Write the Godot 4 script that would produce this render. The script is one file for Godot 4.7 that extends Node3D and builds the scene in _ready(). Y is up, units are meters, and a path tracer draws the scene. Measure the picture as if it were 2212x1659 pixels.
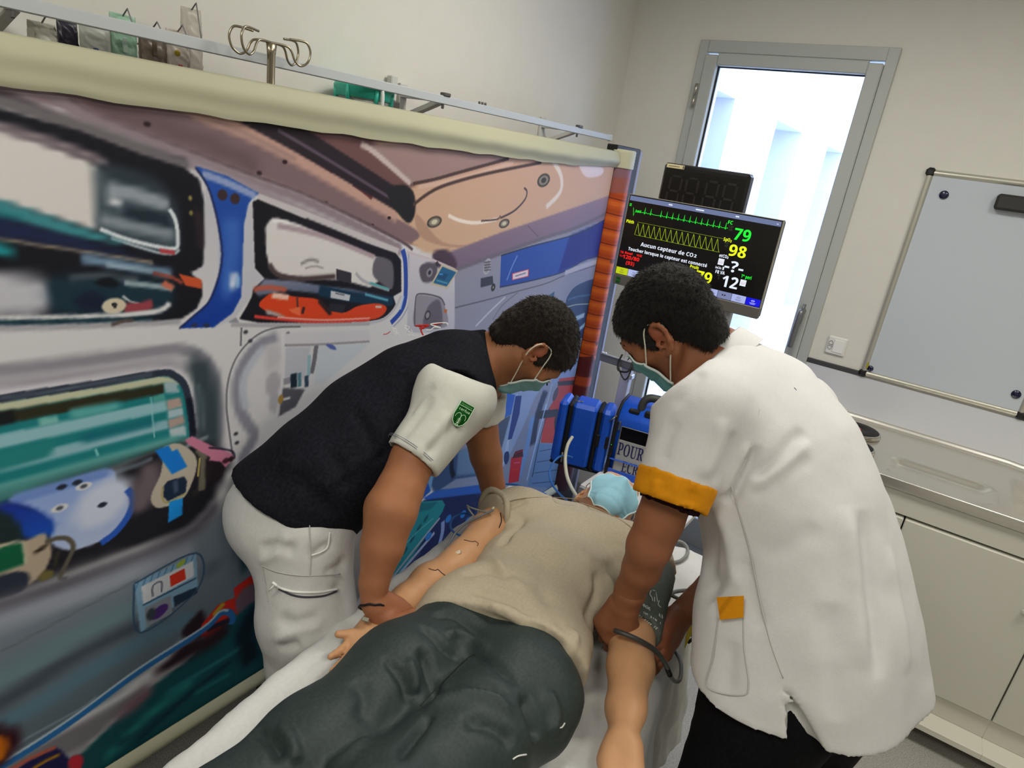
extends Node3D
# A hospital simulation room: two carers bend over a training mannequin on a bed, in front of a printed ambulance-interior screen.
const CAM := Vector3(0, 1.83, 0)
# ---------- small helpers ----------
func hexc(s: String) -> Color:
	return Color.html(s)
func mat(c: Color, rough := 0.6, metal := 0.0, spec := 0.5) -> StandardMaterial3D:
	var m := StandardMaterial3D.new()
	m.albedo_color = c
	m.roughness = rough
	m.metallic = metal
	m.metallic_specular = spec
	return m
func noise_tex(seed_: int, freq: float, lo: Color, hi: Color, size := 256, octaves := 4) -> NoiseTexture2D:
	var n := FastNoiseLite.new()
	n.seed = seed_
	n.noise_type = FastNoiseLite.TYPE_SIMPLEX
	n.frequency = freq
	n.fractal_octaves = octaves
	var t := NoiseTexture2D.new()
	t.width = size
	t.height = size
	t.seamless = true
	t.noise = n
	var g := Gradient.new()
	g.set_color(0, lo)
	g.set_color(1, hi)
	t.color_ramp = g
	return t
func bump_tex(seed_: int, freq: float, strength: float, size := 256) -> NoiseTexture2D:
	var n := FastNoiseLite.new()
	n.seed = seed_
	n.noise_type = FastNoiseLite.TYPE_SIMPLEX
	n.frequency = freq
	var t := NoiseTexture2D.new()
	t.width = size
	t.height = size
	t.seamless = true
	t.as_normal_map = true
	t.bump_strength = strength
	t.noise = n
	return t
# cloth: woven grain by a triplanar bump and a very slight mottling
func cloth(c: Color, scale := 6.0, strength := 1.5, rough := 0.9, mottled := 0.08) -> StandardMaterial3D:
	var m := mat(Color.WHITE, rough, 0.0, 0.25)
	m.albedo_texture = noise_tex(7, 0.03, c.darkened(mottled), c.lightened(mottled * 0.5))
	m.normal_enabled = true
	m.normal_texture = bump_tex(11, 0.12, strength)
	m.normal_scale = 0.5
	m.uv1_triplanar = true
	m.uv1_world_triplanar = true
	m.uv1_scale = Vector3.ONE * scale
	return m
func begin(smooth := true) -> SurfaceTool:
	var st := SurfaceTool.new()
	st.begin(Mesh.PRIMITIVE_TRIANGLES)
	st.set_smooth_group(0 if smooth else 4294967295)
	return st
func done(called: String, st: SurfaceTool, m: Material, parent: Node = null) -> MeshInstance3D:
	st.generate_normals()
	return put(called, st.commit(), m, parent)
func put(called: String, mesh: Mesh, m: Material, parent: Node = null) -> MeshInstance3D:
	var o := MeshInstance3D.new()
	o.name = called
	o.mesh = mesh
	if m: o.material_override = m
	(parent if parent else self).add_child(o, true)
	return o
var taken := {}
func numbered(called: String) -> String:
	if not taken.has(called):
		taken[called] = 0
		return called
	taken[called] += 1
	return "%s_%03d" % [called, taken[called]]
func tag(o: Node3D, label: String, category: String, group := "") -> Node3D:
	o.set_meta("label", label)
	o.set_meta("category", category)
	if group: o.set_meta("group", group)
	return o
func thing(called: String, label: String, category: String, at := Vector3.ZERO, group := "") -> Node3D:
	var o := Node3D.new()
	o.name = numbered(called)
	o.position = at
	add_child(o, true)
	return tag(o, label, category, group)
func struct(o: Node3D, label := "") -> Node3D:
	o.set_meta("kind", "structure")
	if label: o.set_meta("label", label)
	return o
func tri(st: SurfaceTool, a: Vector3, b: Vector3, c: Vector3) -> void:
	st.add_vertex(a)
	st.add_vertex(b)
	st.add_vertex(c)
func quad(st: SurfaceTool, a: Vector3, b: Vector3, c: Vector3, d: Vector3) -> void:
	tri(st, a, b, c)
	tri(st, a, c, d)
# chamfered box centred in xf
func box(st: SurfaceTool, xf: Transform3D, size: Vector3, ch := 0.003) -> void:
	var h := size * 0.5
	ch = minf(ch, minf(h.x, minf(h.y, h.z)) * 0.9)
	for ax in 3:
		var u := (ax + 1) % 3
		var v := (ax + 2) % 3
		for s in [-1.0, 1.0]:
			var p := []
			for k in [[-1, -1], [1, -1], [1, 1], [-1, 1]]:
				var q := Vector3.ZERO
				q[ax] = h[ax] * s
				q[u] = (h[u] - ch) * k[0]
				q[v] = (h[v] - ch) * k[1]
				p.append(xf * q)
			if s < 0: quad(st, p[0], p[1], p[2], p[3])
			else: quad(st, p[3], p[2], p[1], p[0])
		for su in [-1.0, 1.0]:
			for sv in [-1.0, 1.0]:
				var a := Vector3.ZERO
				var b := Vector3.ZERO
				a[u] = h[u] * su
				a[v] = (h[v] - ch) * sv
				b[u] = (h[u] - ch) * su
				b[v] = h[v] * sv
				var a2 := a
				var b2 := b
				a[ax] = -(h[ax] - ch)
				b[ax] = a[ax]
				a2[ax] = h[ax] - ch
				b2[ax] = a2[ax]
				if su * sv > 0: quad(st, xf * b, xf * b2, xf * a2, xf * a)
				else: quad(st, xf * a, xf * a2, xf * b2, xf * b)
	for sx in [-1.0, 1.0]:
		for sy in [-1.0, 1.0]:
			for sz in [-1.0, 1.0]:
				var a3 := xf * Vector3(h.x * sx, (h.y - ch) * sy, (h.z - ch) * sz)
				var b3 := xf * Vector3((h.x - ch) * sx, h.y * sy, (h.z - ch) * sz)
				var c3 := xf * Vector3((h.x - ch) * sx, (h.y - ch) * sy, h.z * sz)
				if sx * sy * sz > 0: tri(st, a3, c3, b3)
				else: tri(st, a3, b3, c3)
func at(p: Vector3) -> Transform3D:
	return Transform3D(Basis(), p)
func bar(called: String, c: Vector3, size: Vector3, m: Material, parent: Node = null, ch := 0.003) -> MeshInstance3D:
	var st := begin(false)
	box(st, at(c), size, ch)
	return done(called, st, m, parent)
# box given by its low and high corner
func slab(called: String, lo: Vector3, hi: Vector3, m: Material, parent: Node = null, ch := 0.003) -> MeshInstance3D:
	return bar(called, (lo + hi) * 0.5, (hi - lo).abs(), m, parent, ch)
func beam(st: SurfaceTool, a: Vector3, b: Vector3, w: float, d: float, up := Vector3.UP, ch := 0.002) -> void:
	var y := (b - a).normalized()
	var x := up.cross(y)
	if x.length() < 0.01: x = Vector3.RIGHT.cross(y)
	x = x.normalized()
	box(st, Transform3D(Basis(x, y, x.cross(y)), (a + b) * 0.5), Vector3(w, a.distance_to(b), d), ch)
func smooth_path(pts: Array, n := 6) -> PackedVector3Array:
	var out := PackedVector3Array()
	for i in pts.size() - 1:
		var p0: Vector3 = pts[maxi(i - 1, 0)]
		var p1: Vector3 = pts[i]
		var p2: Vector3 = pts[i + 1]
		var p3: Vector3 = pts[mini(i + 2, pts.size() - 1)]
		for k in n:
			out.append(p1.cubic_interpolate(p2, p0, p3, float(k) / n))
	out.append(pts[-1])
	return out
func tube(st: SurfaceTool, path: PackedVector3Array, r: float, sides := 8, r2 := -1.0, flat := 1.0) -> void:
	var n := path.size()
	var rings := []
	var side := Vector3.ZERO
	for i in n:
		var t := (path[mini(i + 1, n - 1)] - path[maxi(i - 1, 0)]).normalized()
		if i == 0:
			side = t.cross(Vector3.UP)
			if side.length() < 0.05: side = t.cross(Vector3.RIGHT)
		side = (side - t * side.dot(t)).normalized()
		var up := t.cross(side)
		var rr := r if r2 < 0 else lerpf(r, r2, float(i) / (n - 1))
		var ring := PackedVector3Array()
		for k in sides:
			var a := TAU * k / sides
			ring.append(path[i] + side * cos(a) * rr + up * sin(a) * rr * flat)
		rings.append(ring)
	for i in n - 1:
		for k in sides:
			var k2 := (k + 1) % sides
			quad(st, rings[i][k], rings[i][k2], rings[i + 1][k2], rings[i + 1][k])
	for k in range(1, sides - 1):
		tri(st, rings[0][0], rings[0][k + 1], rings[0][k])
		tri(st, rings[n - 1][0], rings[n - 1][k], rings[n - 1][k + 1])
# profile: Vector2(radius, height) turned about the y axis of xf
func lathe(st: SurfaceTool, xf: Transform3D, prof: Array, seg := 32) -> void:
	for i in prof.size() - 1:
		var a: Vector2 = prof[i]
		var b: Vector2 = prof[i + 1]
		for k in seg:
			var t := TAU * k / seg
			var u := TAU * (k + 1) / seg
			var p := xf * Vector3(a.x * cos(t), a.y, a.x * sin(t))
			var q := xf * Vector3(a.x * cos(u), a.y, a.x * sin(u))
			var r := xf * Vector3(b.x * cos(u), b.y, b.x * sin(u))
			var s := xf * Vector3(b.x * cos(t), b.y, b.x * sin(t))
			if a.x > 0.00001: tri(st, p, r, q)
			if b.x > 0.00001: tri(st, p, s, r)
# a grid of points -> smooth surface with uv; flip turns it over
func sheet(rows: Array, flip := false) -> ArrayMesh:
	var nv := rows.size()
	var nu: int = rows[0].size()
	var vs := PackedVector3Array()
	var uv := PackedVector2Array()
	var ix := PackedInt32Array()
	for j in nv:
		for i in nu:
			vs.append(rows[j][i])
			uv.append(Vector2(float(i) / (nu - 1), float(j) / (nv - 1)))
	for j in nv - 1:
		for i in nu - 1:
			var a := j * nu + i
			if flip: ix.append_array([a, a + nu, a + 1, a + 1, a + nu, a + nu + 1])
			else: ix.append_array([a, a + 1, a + nu, a + 1, a + nu + 1, a + nu])
	return from_arrays(vs, ix, uv)
func from_arrays(vs: PackedVector3Array, ix: PackedInt32Array, uv := PackedVector2Array(), col := PackedColorArray()) -> ArrayMesh:
	var nn := PackedVector3Array()
	nn.resize(vs.size())
	for i in range(0, ix.size(), 3):
		var n := (vs[ix[i + 2]] - vs[ix[i]]).cross(vs[ix[i + 1]] - vs[ix[i]])
		nn[ix[i]] += n
		nn[ix[i + 1]] += n
		nn[ix[i + 2]] += n
	for i in nn.size(): nn[i] = nn[i].normalized()
	var ar := []
	ar.resize(Mesh.ARRAY_MAX)
	ar[Mesh.ARRAY_VERTEX] = vs
	ar[Mesh.ARRAY_NORMAL] = nn
	ar[Mesh.ARRAY_INDEX] = ix
	if uv.size(): ar[Mesh.ARRAY_TEX_UV] = uv
	if col.size(): ar[Mesh.ARRAY_COLOR] = col
	var me := ArrayMesh.new()
	me.add_surface_from_arrays(Mesh.PRIMITIVE_TRIANGLES, ar)
	return me
# lettering: flat text mesh, its middle (or left end) at xf
func words(called: String, s: String, xf: Transform3D, h: float, m: Material, parent: Node, bold := true, left := true, stretch := 1.0, serif := false, fit := 0.0) -> MeshInstance3D:
	var t := TextMesh.new()
	var fnt := SystemFont.new()
	fnt.font_names = PackedStringArray(["Droid Serif" if serif else "Droid Sans"])
	fnt.font_weight = 700 if bold else 400
	t.font = fnt
	t.text = s
	t.font_size = 64
	t.pixel_size = h / 46.0
	t.depth = 0.0006
	t.curve_step = 2.0
	t.horizontal_alignment = HORIZONTAL_ALIGNMENT_LEFT if left else HORIZONTAL_ALIGNMENT_CENTER
	t.vertical_alignment = VERTICAL_ALIGNMENT_CENTER
	var o := put(called, t, m, parent)
	if fit > 0.0: stretch = fit / maxf(t.get_aabb().size.x, 0.001)
	o.transform = xf * Transform3D(Basis.from_scale(Vector3(stretch, 1, 1)), Vector3.ZERO)
	return o
func _ready() -> void:
	# ---- camera ----
	var cam := Camera3D.new()
	cam.name = "camera"
	cam.fov = 60.449
	cam.near = 0.05
	cam.far = 80.0
	cam.transform = Transform3D(Basis(Vector3(0.81360727, 0.14183857, -0.56384841), Vector3(-0.30014036, 0.93303895, -0.19837863), Vector3(0.49795479, 0.33063596, 0.80169875)).orthonormalized(), CAM)
	add_child(cam)
	cam.current = true
	# ---- sky, exposure ----
	var we := WorldEnvironment.new()
	we.name = "world"
	var e := Environment.new()
	e.background_mode = Environment.BG_SKY
	var sky := Sky.new()
	var pm := ProceduralSkyMaterial.new()
	pm.sky_top_color = Color(0.72, 0.82, 1.0)
	pm.sky_horizon_color = Color(0.93, 0.96, 1.0)
	pm.ground_bottom_color = Color(0.5, 0.5, 0.5)
	pm.ground_horizon_color = Color(0.7, 0.72, 0.75)
	pm.sky_energy_multiplier = 2.4
	pm.ground_energy_multiplier = 1.0
	pm.sun_angle_max = 0.0
	sky.sky_material = pm
	e.sky = sky
	e.tonemap_mode = Environment.TONE_MAPPER_LINEAR
	e.tonemap_exposure = 1.0
	e.sdfgi_enabled = true
	e.ssao_enabled = true
	e.ssil_enabled = true
	we.environment = e
	add_child(we)
	# ---- ceiling lights (they hang out of the frame, above the bed and behind the photographer) ----
	for p in [Vector3(-0.55, 2.76, -1.75), Vector3(0.75, 2.76, -1.75), Vector3(-0.55, 2.76, 0.35), Vector3(0.75, 2.76, 0.35)]:
		ceiling_light(p, 1.5)
	build_room()
	build_outside()
	build_kitchen()
	build_whiteboard()
	build_rail()
	build_mural()
	build_trolley()
	build_bed()
	build_mannequin()
	build_carer_navy()
	build_carer_white()
	build_cables()
var lights_made := 0
func ceiling_light(p: Vector3, energy: float) -> void:
	var t := thing("ceiling_light", "square flush ceiling light panel " + ["above the blue monitor case", "above the steel worktop", "above the foot of the bed", "over the middle of the room behind the white tunic"][lights_made], "ceiling light", p, "ceiling light panels")
	lights_made += 1
	var wm := mat(Color(0.9, 0.9, 0.9), 0.5)
	var st := begin(false)
	for s in [-1, 1]:
		box(st, at(Vector3(0.3 * s, 0.015, 0)), Vector3(0.02, 0.05, 0.62))
		box(st, at(Vector3(0, 0.015, 0.3 * s)), Vector3(0.58, 0.05, 0.02))
	done("frame", st, wm, t)
	var gm := mat(Color.WHITE, 0.6)
	gm.emission_enabled = true
	gm.emission = Color(1.0, 0.985, 0.945)
	gm.emission_energy_multiplier = 1.5
	bar("diffuser", Vector3(0, 0.02, 0), Vector3(0.58, 0.012, 0.58), gm, t)
	var l := AreaLight3D.new()
	l.name = "lamp"
	l.area_size = Vector2(0.56, 0.56)
	l.light_color = Color(1.0, 0.985, 0.945)
	l.light_energy = energy
	l.area_normalize_energy = true
	l.area_range = 12.0
	l.area_attenuation = 2.0
	l.shadow_enabled = true
	l.position = p + Vector3(0, -0.012, 0)
	l.rotation.x = -PI / 2
	add_child(l)
func build_room() -> void:
	var wall := mat(Color.WHITE, 0.85, 0, 0.3)
	wall.albedo_texture = noise_tex(3, 0.02, Color(0.848, 0.838, 0.805), Color(0.858, 0.848, 0.815))
	wall.normal_enabled = true
	wall.normal_texture = bump_tex(5, 0.09, 1.2)
	wall.normal_scale = 0.03
	wall.uv1_triplanar = true
	wall.uv1_world_triplanar = true
	wall.uv1_scale = Vector3.ONE * 1.4
	var flr := mat(Color.WHITE, 0.55, 0, 0.4)
	flr.albedo_texture = noise_tex(21, 0.35, Color(0.50, 0.49, 0.46), Color(0.78, 0.77, 0.74), 512, 2)
	flr.uv1_triplanar = true
	flr.uv1_world_triplanar = true
	flr.uv1_scale = Vector3.ONE * 1.1
	struct(slab("floor", Vector3(-1.9, -0.12, -3.5), Vector3(2.9, 0, 2.1), flr, null, 0.0))
	struct(slab("ceiling", Vector3(-1.9, 2.8, -3.5), Vector3(2.9, 2.95, 2.1), mat(Color(0.86, 0.86, 0.84), 0.9), null, 0.0))
	struct(slab("wall_left", Vector3(-1.9, 0, -3.2), Vector3(-1.605, 2.8, 1.8), wall, null, 0.0))
	struct(slab("wall_right", Vector3(2.6, 0, -3.2), Vector3(2.9, 2.8, 1.8), wall, null, 0.0))
	struct(slab("wall_front", Vector3(-1.9, 0, 1.8), Vector3(2.9, 2.8, 2.1), wall, null, 0.0))
	# wall with the glazed door: three solid pieces round the opening
	var st := begin(false)
	box(st, at(Vector3(-1.57, 1.4, -3.35)), Vector3(0.66, 2.8, 0.3), 0.0)
	box(st, at(Vector3(1.225, 1.4, -3.35)), Vector3(3.35, 2.8, 0.3), 0.0)
	box(st, at(Vector3(-0.845, 2.6, -3.35)), Vector3(0.79, 0.4, 0.3), 0.0)
	struct(done("wall_back", st, wall))
	# glazed door: casing, leaf, gasket, pane, hinge, handle
	var grey := mat(Color(0.70, 0.715, 0.70), 0.45, 0.0, 0.4)
	var door := Node3D.new()
	door.name = "door_1"
	add_child(door, true)
	struct(door, "grey aluminium door with a tall glass pane")
	var z := -3.2
	st = begin(false)
	box(st, at(Vector3(-1.2355, 1.21, z + 0.004)), Vector3(0.04, 2.42, 0.03), 0.002)
	box(st, at(Vector3(-0.458, 1.21, z + 0.004)), Vector3(0.044, 2.42, 0.03), 0.002)
	box(st, at(Vector3(-0.847, 2.395, z + 0.004)), Vector3(0.735, 0.05, 0.03), 0.002)
	done("casing", st, grey, door)
	st = begin(false)
	box(st, at(Vector3(-1.1875, 1.18, z + 0.004)), Vector3(0.058, 2.36, 0.05), 0.004)
	box(st, at(Vector3(-0.509, 1.18, z + 0.004)), Vector3(0.056, 2.36, 0.05), 0.004)
	box(st, at(Vector3(-0.847, 2.343, z + 0.004)), Vector3(0.622, 0.05, 0.05), 0.004)
	box(st, at(Vector3(-0.847, 0.09, z + 0.004)), Vector3(0.622, 0.16, 0.05), 0.004)
	done("leaf_frame", st, grey, door)
	var rub := mat(Color(0.03, 0.03, 0.04), 0.6)
	st = begin(false)
	box(st, at(Vector3(-1.155, 1.244, z - 0.012)), Vector3(0.007, 2.15, 0.012), 0.001)
	box(st, at(Vector3(-0.5395, 1.244, z - 0.012)), Vector3(0.005, 2.15, 0.012), 0.001)
	box(st, at(Vector3(-0.847, 2.316, z - 0.012)), Vector3(0.62, 0.005, 0.012), 0.001)
	done("gasket", st, rub, door)
	var gl := mat(Color(0.93, 0.97, 1.0, 0.06), 0.02)
	gl.transparency = BaseMaterial3D.TRANSPARENCY_ALPHA
	slab("pane", Vector3(-1.158, 0.17, z - 0.02), Vector3(-0.536, 2.318, z - 0.014), gl, door, 0.0)
	var steel := mat(Color(0.72, 0.71, 0.66), 0.3, 0.9)
	st = begin()
	for k in 2:
		tube(st, PackedVector3Array([Vector3(-1.224, 2.135 + k * 0.052, z + 0.036), Vector3(-1.224, 2.184 + k * 0.052, z + 0.036)]), 0.007, 10)
	done("hinge", st, steel, door)
	var hg := mat(Color(0.50, 0.51, 0.52), 0.35, 0.6)
	var h := put("handle", handle_mesh(z), hg, door)
	# skirting along the door wall
	struct(slab("baseboard_back", Vector3(-1.605, 0, -3.2), Vector3(-1.258, 0.08, -3.188), mat(Color(0.6, 0.6, 0.58), 0.6)))
	struct(slab("baseboard_left", Vector3(-1.605, 0, -3.18), Vector3(-1.593, 0.08, 1.8), mat(Color(0.6, 0.6, 0.58), 0.6)))
	# light switch
	var sp := Vector3(-0.3367, 1.2235, -3.2000)
	var t := thing("light_switch", "white wall switch plate between the glazed door and the whiteboard", "switch", sp)
	var wp := mat(Color(0.88, 0.88, 0.86), 0.35)
	bar("plate", Vector3(0, 0, 0.006), Vector3(0.082, 0.082, 0.013), wp, t, 0.006)
	bar("rocker", Vector3(0.010, 0, 0.013), Vector3(0.046, 0.058, 0.006), mat(Color(0.91, 0.91, 0.9), 0.3), t, 0.003)
	st = begin()
	for s in [-1.0, 1.0]:
		var ring := []
		for k in 13:
			var a := PI * k / 12.0
			ring.append(Vector3(-0.024 + 0.009 * cos(a), s * (0.003 + 0.017 * sin(a)), 0.014))
		ring.append(ring[0])
		tube(st, PackedVector3Array(ring), 0.0009, 5)
	done("button_outline", st, mat(Color(0.35, 0.35, 0.35), 0.5), t)
	# dark strip (continues on both sides of the whiteboard) and white splash panel under it
	struct(slab("trim_1", Vector3(-0.436, 1.121, -3.2), Vector3(-0.205, 1.143, -3.190), mat(Color(0.24, 0.24, 0.25), 0.5)), "dark grey wall strip between door and whiteboard")
	struct(slab("trim_2", Vector3(0.385, 1.121, -3.2), Vector3(2.6, 1.143, -3.190), mat(Color(0.24, 0.24, 0.25), 0.5)), "dark grey wall strip right of the whiteboard")
	struct(slab("wall_splashback", Vector3(-0.436, 0.0, -3.2), Vector3(2.6, 1.121, -3.194), mat(Color(0.80, 0.81, 0.83), 0.3), null, 0.0))
func handle_mesh(z: float) -> ArrayMesh:
	var st := begin()
	# back plate with rounded ends and a lever that points down
	tube(st, PackedVector3Array([Vector3(-0.508, 1.285, z + 0.031), Vector3(-0.508, 1.375, z + 0.031)]), 0.019, 16, -1, 0.35)
	tube(st, smooth_path([Vector3(-0.508, 1.345, z + 0.03), Vector3(-0.508, 1.345, z + 0.055), Vector3(-0.509, 1.335, z + 0.068), Vector3(-0.512, 1.27, z + 0.07), Vector3(-0.514, 1.18, z + 0.068)], 5), 0.013, 12)
	st.generate_normals()
	return st.commit()
func build_outside() -> void:
	var white := mat(Color(0.86, 0.87, 0.89), 0.9)
	var ext := Node3D.new()
	ext.name = "wall_courtyard"
	add_child(ext, true)
	struct(ext, "bright white courtyard wall with deep window niches")
	# long wall running away from the door, x = -1.6, with three niches 0.35 deep
	var st := begin(false)
	var zs := [[-3.95, -4.90], [-6.108, -7.076], [-8.454, -9.485]]
	var edges := [-3.52]
	for w in zs:
		edges.append(w[0])
		edges.append(w[1])
	edges.append(-14.0)
	for k in range(0, edges.size(), 2):
		box(st, at(Vector3(-1.95, 2.9, (edges[k] + edges[k + 1]) * 0.5)), Vector3(0.7, 6.2, edges[k] - edges[k + 1]), 0.0)
	for w in zs:
		var zc: float = (w[0] + w[1]) * 0.5
		var zl: float = w[0] - w[1]
		box(st, at(Vector3(-1.95, 4.19, zc)), Vector3(0.7, 3.62, zl), 0.0)
		box(st, at(Vector3(-1.95, 0.08, zc)), Vector3(0.7, 0.56, zl), 0.0)
	done("facade", st, white, ext)
	var frame := mat(Color(0.62, 0.66, 0.68), 0.5)
	var gl := mat(Color(0.55, 0.66, 0.70), 0.1)
	var sill := mat(Color(0.82, 0.82, 0.82), 0.7)
	for w in zs:
		var zc: float = (w[0] + w[1]) * 0.5
		var zl: float = w[0] - w[1]
		slab("window_frame", Vector3(-2.02, 0.36, w[1]), Vector3(-1.96, 2.38, w[1] + 0.06), frame, ext)
		slab("window_frame", Vector3(-2.02, 0.36, w[0] - 0.06), Vector3(-1.96, 2.38, w[0]), frame, ext)
		slab("window_frame", Vector3(-2.02, 2.32, w[1] + 0.06), Vector3(-1.96, 2.38, w[0] - 0.06), frame, ext)
		slab("window_pane", Vector3(-2.0, 0.36, w[1] + 0.06), Vector3(-1.98, 2.32, w[0] - 0.06), gl, ext, 0.0)
		slab("window_sill", Vector3(-1.98, 0.36, w[1] - 0.05), Vector3(-1.48, 0.42, w[0] + 0.05), sill, ext)
	var far := slab("wall_courtyard_far", Vector3(-2.3, -0.2, -14.4), Vector3(9.0, 6.0, -14.0), white, null, 0.0)
	struct(far)
	struct(slab("ground_courtyard", Vector3(-2.3, -0.3, -14.4), Vector3(9.0, -0.12, -3.5), mat(Color(0.84, 0.85, 0.88), 0.5), null, 0.0))
func build_kitchen() -> void:
	var white := mat(Color(0.80, 0.79, 0.74), 0.42, 0, 0.4)
	var dark := mat(Color(0.12, 0.12, 0.16), 0.7)
	var zf := -2.589
	for k in 2:
		var x0: float = [-0.349, 0.577][k]
		var x1: float = [0.577, 1.503][k]
		var t := thing("base_cabinet", ["cream base cabinet under the hotplates and sink, nearest the glazed door", "cream base cabinet at the far right below the ribbed drainer"][k], "cabinet", Vector3(x0, 0, -3.19))
		slab("body", Vector3(0.0, 0.098, 0.0), Vector3(x1 - x0, 0.86, 0.565), dark, t, 0.0)
		slab("fascia", Vector3(0.0, 0.806, 0.565), Vector3(x1 - x0, 0.894, 0.592), white, t, 0.002)
		slab("plinth_panel", Vector3(0.0, 0.098, 0.565), Vector3(x1 - x0, 0.180, 0.588), white, t, 0.002)
		var w := (x1 - x0) * 0.5
		for d in 2:
			var dr := slab("door", Vector3(d * w + 0.0025, 0.184, 0.567), Vector3((d + 1) * w - 0.0025, 0.797, 0.600), white, t, 0.003)
			var kx := (d * w + w - 0.05) if d == 1 else (w - 0.05)
			var st := begin()
			lathe(st, Transform3D(Basis(Vector3.RIGHT, PI / 2), Vector3(kx, 0.637, 0.599)), [Vector2(0.006, 0), Vector2(0.006, 0.012), Vector2(0.012, 0.016), Vector2(0.0125, 0.021), Vector2(0.009, 0.025), Vector2(0.0, 0.026)], 20)
			done("knob", st, mat(Color(0.85, 0.84, 0.8), 0.3, 0.3), dr)
		slab("base_shelf", Vector3(0.0, 0.073, 0.5), Vector3(x1 - x0, 0.098, 0.682), mat(Color(0.86, 0.85, 0.79), 0.5), t, 0.002)
		for s in 2:
			slab("foot", Vector3(0.06 + s * (x1 - x0 - 0.16), 0.0, 0.42), Vector3(0.10 + s * (x1 - x0 - 0.16), 0.073, 0.46), dark, t)
	# stainless worktop: a formed sheet with basin, ribbed drainer and front lip
	var steel := mat(Color(0.86, 0.845, 0.81), 0.27, 0.85)
	var t := thing("worktop", "long stainless steel worktop with basin and ribbed drainer", "worktop", Vector3(0, 0.934, 0))
	var rows := []
	for j in 150:
		var z := lerpf(-3.198, zf + 0.002, j / 149.0)
		var row := []
		for i in 130:
			var x := lerpf(-0.36, 1.505, i / 129.0)
			var y := 0.0
			var q := Vector2(maxf(absf(x - 0.175) - 0.115, 0), maxf(absf(z + 2.735) - 0.05, 0)).length()
			y -= 0.022 * (1.0 - smoothstep(0.02, 0.062, q))
			if x > 0.39 and x < 1.2:
				y += 0.0016 * sin((z + 3.0) * TAU / 0.016) * smoothstep(0.39, 0.42, x) * smoothstep(-2.62, -2.64, z) * smoothstep(-3.05, -3.03, z) - 0.004 * smoothstep(0.39, 0.45, x) * smoothstep(-2.62, -2.66, z)
			y += 0.02 * smoothstep(-3.175, -3.198, z)
			row.append(Vector3(x, y, z))
		rows.append(row)
	for e in [[0.0, 0.004], [-0.003, 0.005], [-0.020, 0.005], [-0.037, 0.005], [-0.040, 0.0], [-0.040, -0.03]]:
		var row := []
		for i in 130: row.append(Vector3(lerpf(-0.36, 1.505, i / 129.0), e[0], zf + e[1]))
		rows.append(row)
	put("steel_top", sheet(rows), steel, t)
	var plate := mat(Color(0.035, 0.032, 0.03), 0.6)
	var chrome := mat(Color(0.8, 0.78, 0.74), 0.12, 1.0)
	for h in [[Vector3(-0.143, 0, -2.975), 0.09], [Vector3(-0.122, 0, -2.755), 0.072]]:
		var r: float = h[1]
		var st := begin()
		lathe(st, at(h[0]), [Vector2(r - 0.002, 0.0), Vector2(r + 0.004, 0.002), Vector2(r + 0.005, 0.008), Vector2(r + 0.0, 0.010), Vector2(r - 0.001, 0.013), Vector2(r + 0.001, 0.017), Vector2(r - 0.003, 0.020), Vector2(r - 0.008, 0.019)], 48)
		var ring := done("hotplate", st, chrome, t)
		st = begin()
		lathe(st, at(h[0]), [Vector2(r - 0.003, 0.0195), Vector2(r - 0.008, 0.0225), Vector2(r * 0.42, 0.0225), Vector2(r * 0.36, 0.020), Vector2(0, 0.020)], 48)
		done("cooking_disc", st, plate, ring)
		if r > 0.08:
			st = begin()
			lathe(st, at(h[0] + Vector3(0, 0.0012, 0)), [Vector2(0.018, 0.019), Vector2(0.017, 0.0205), Vector2(0, 0.0205)], 24)
			done("red_dot", st, mat(Color(0.6, 0.08, 0.06), 0.5), ring)
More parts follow.
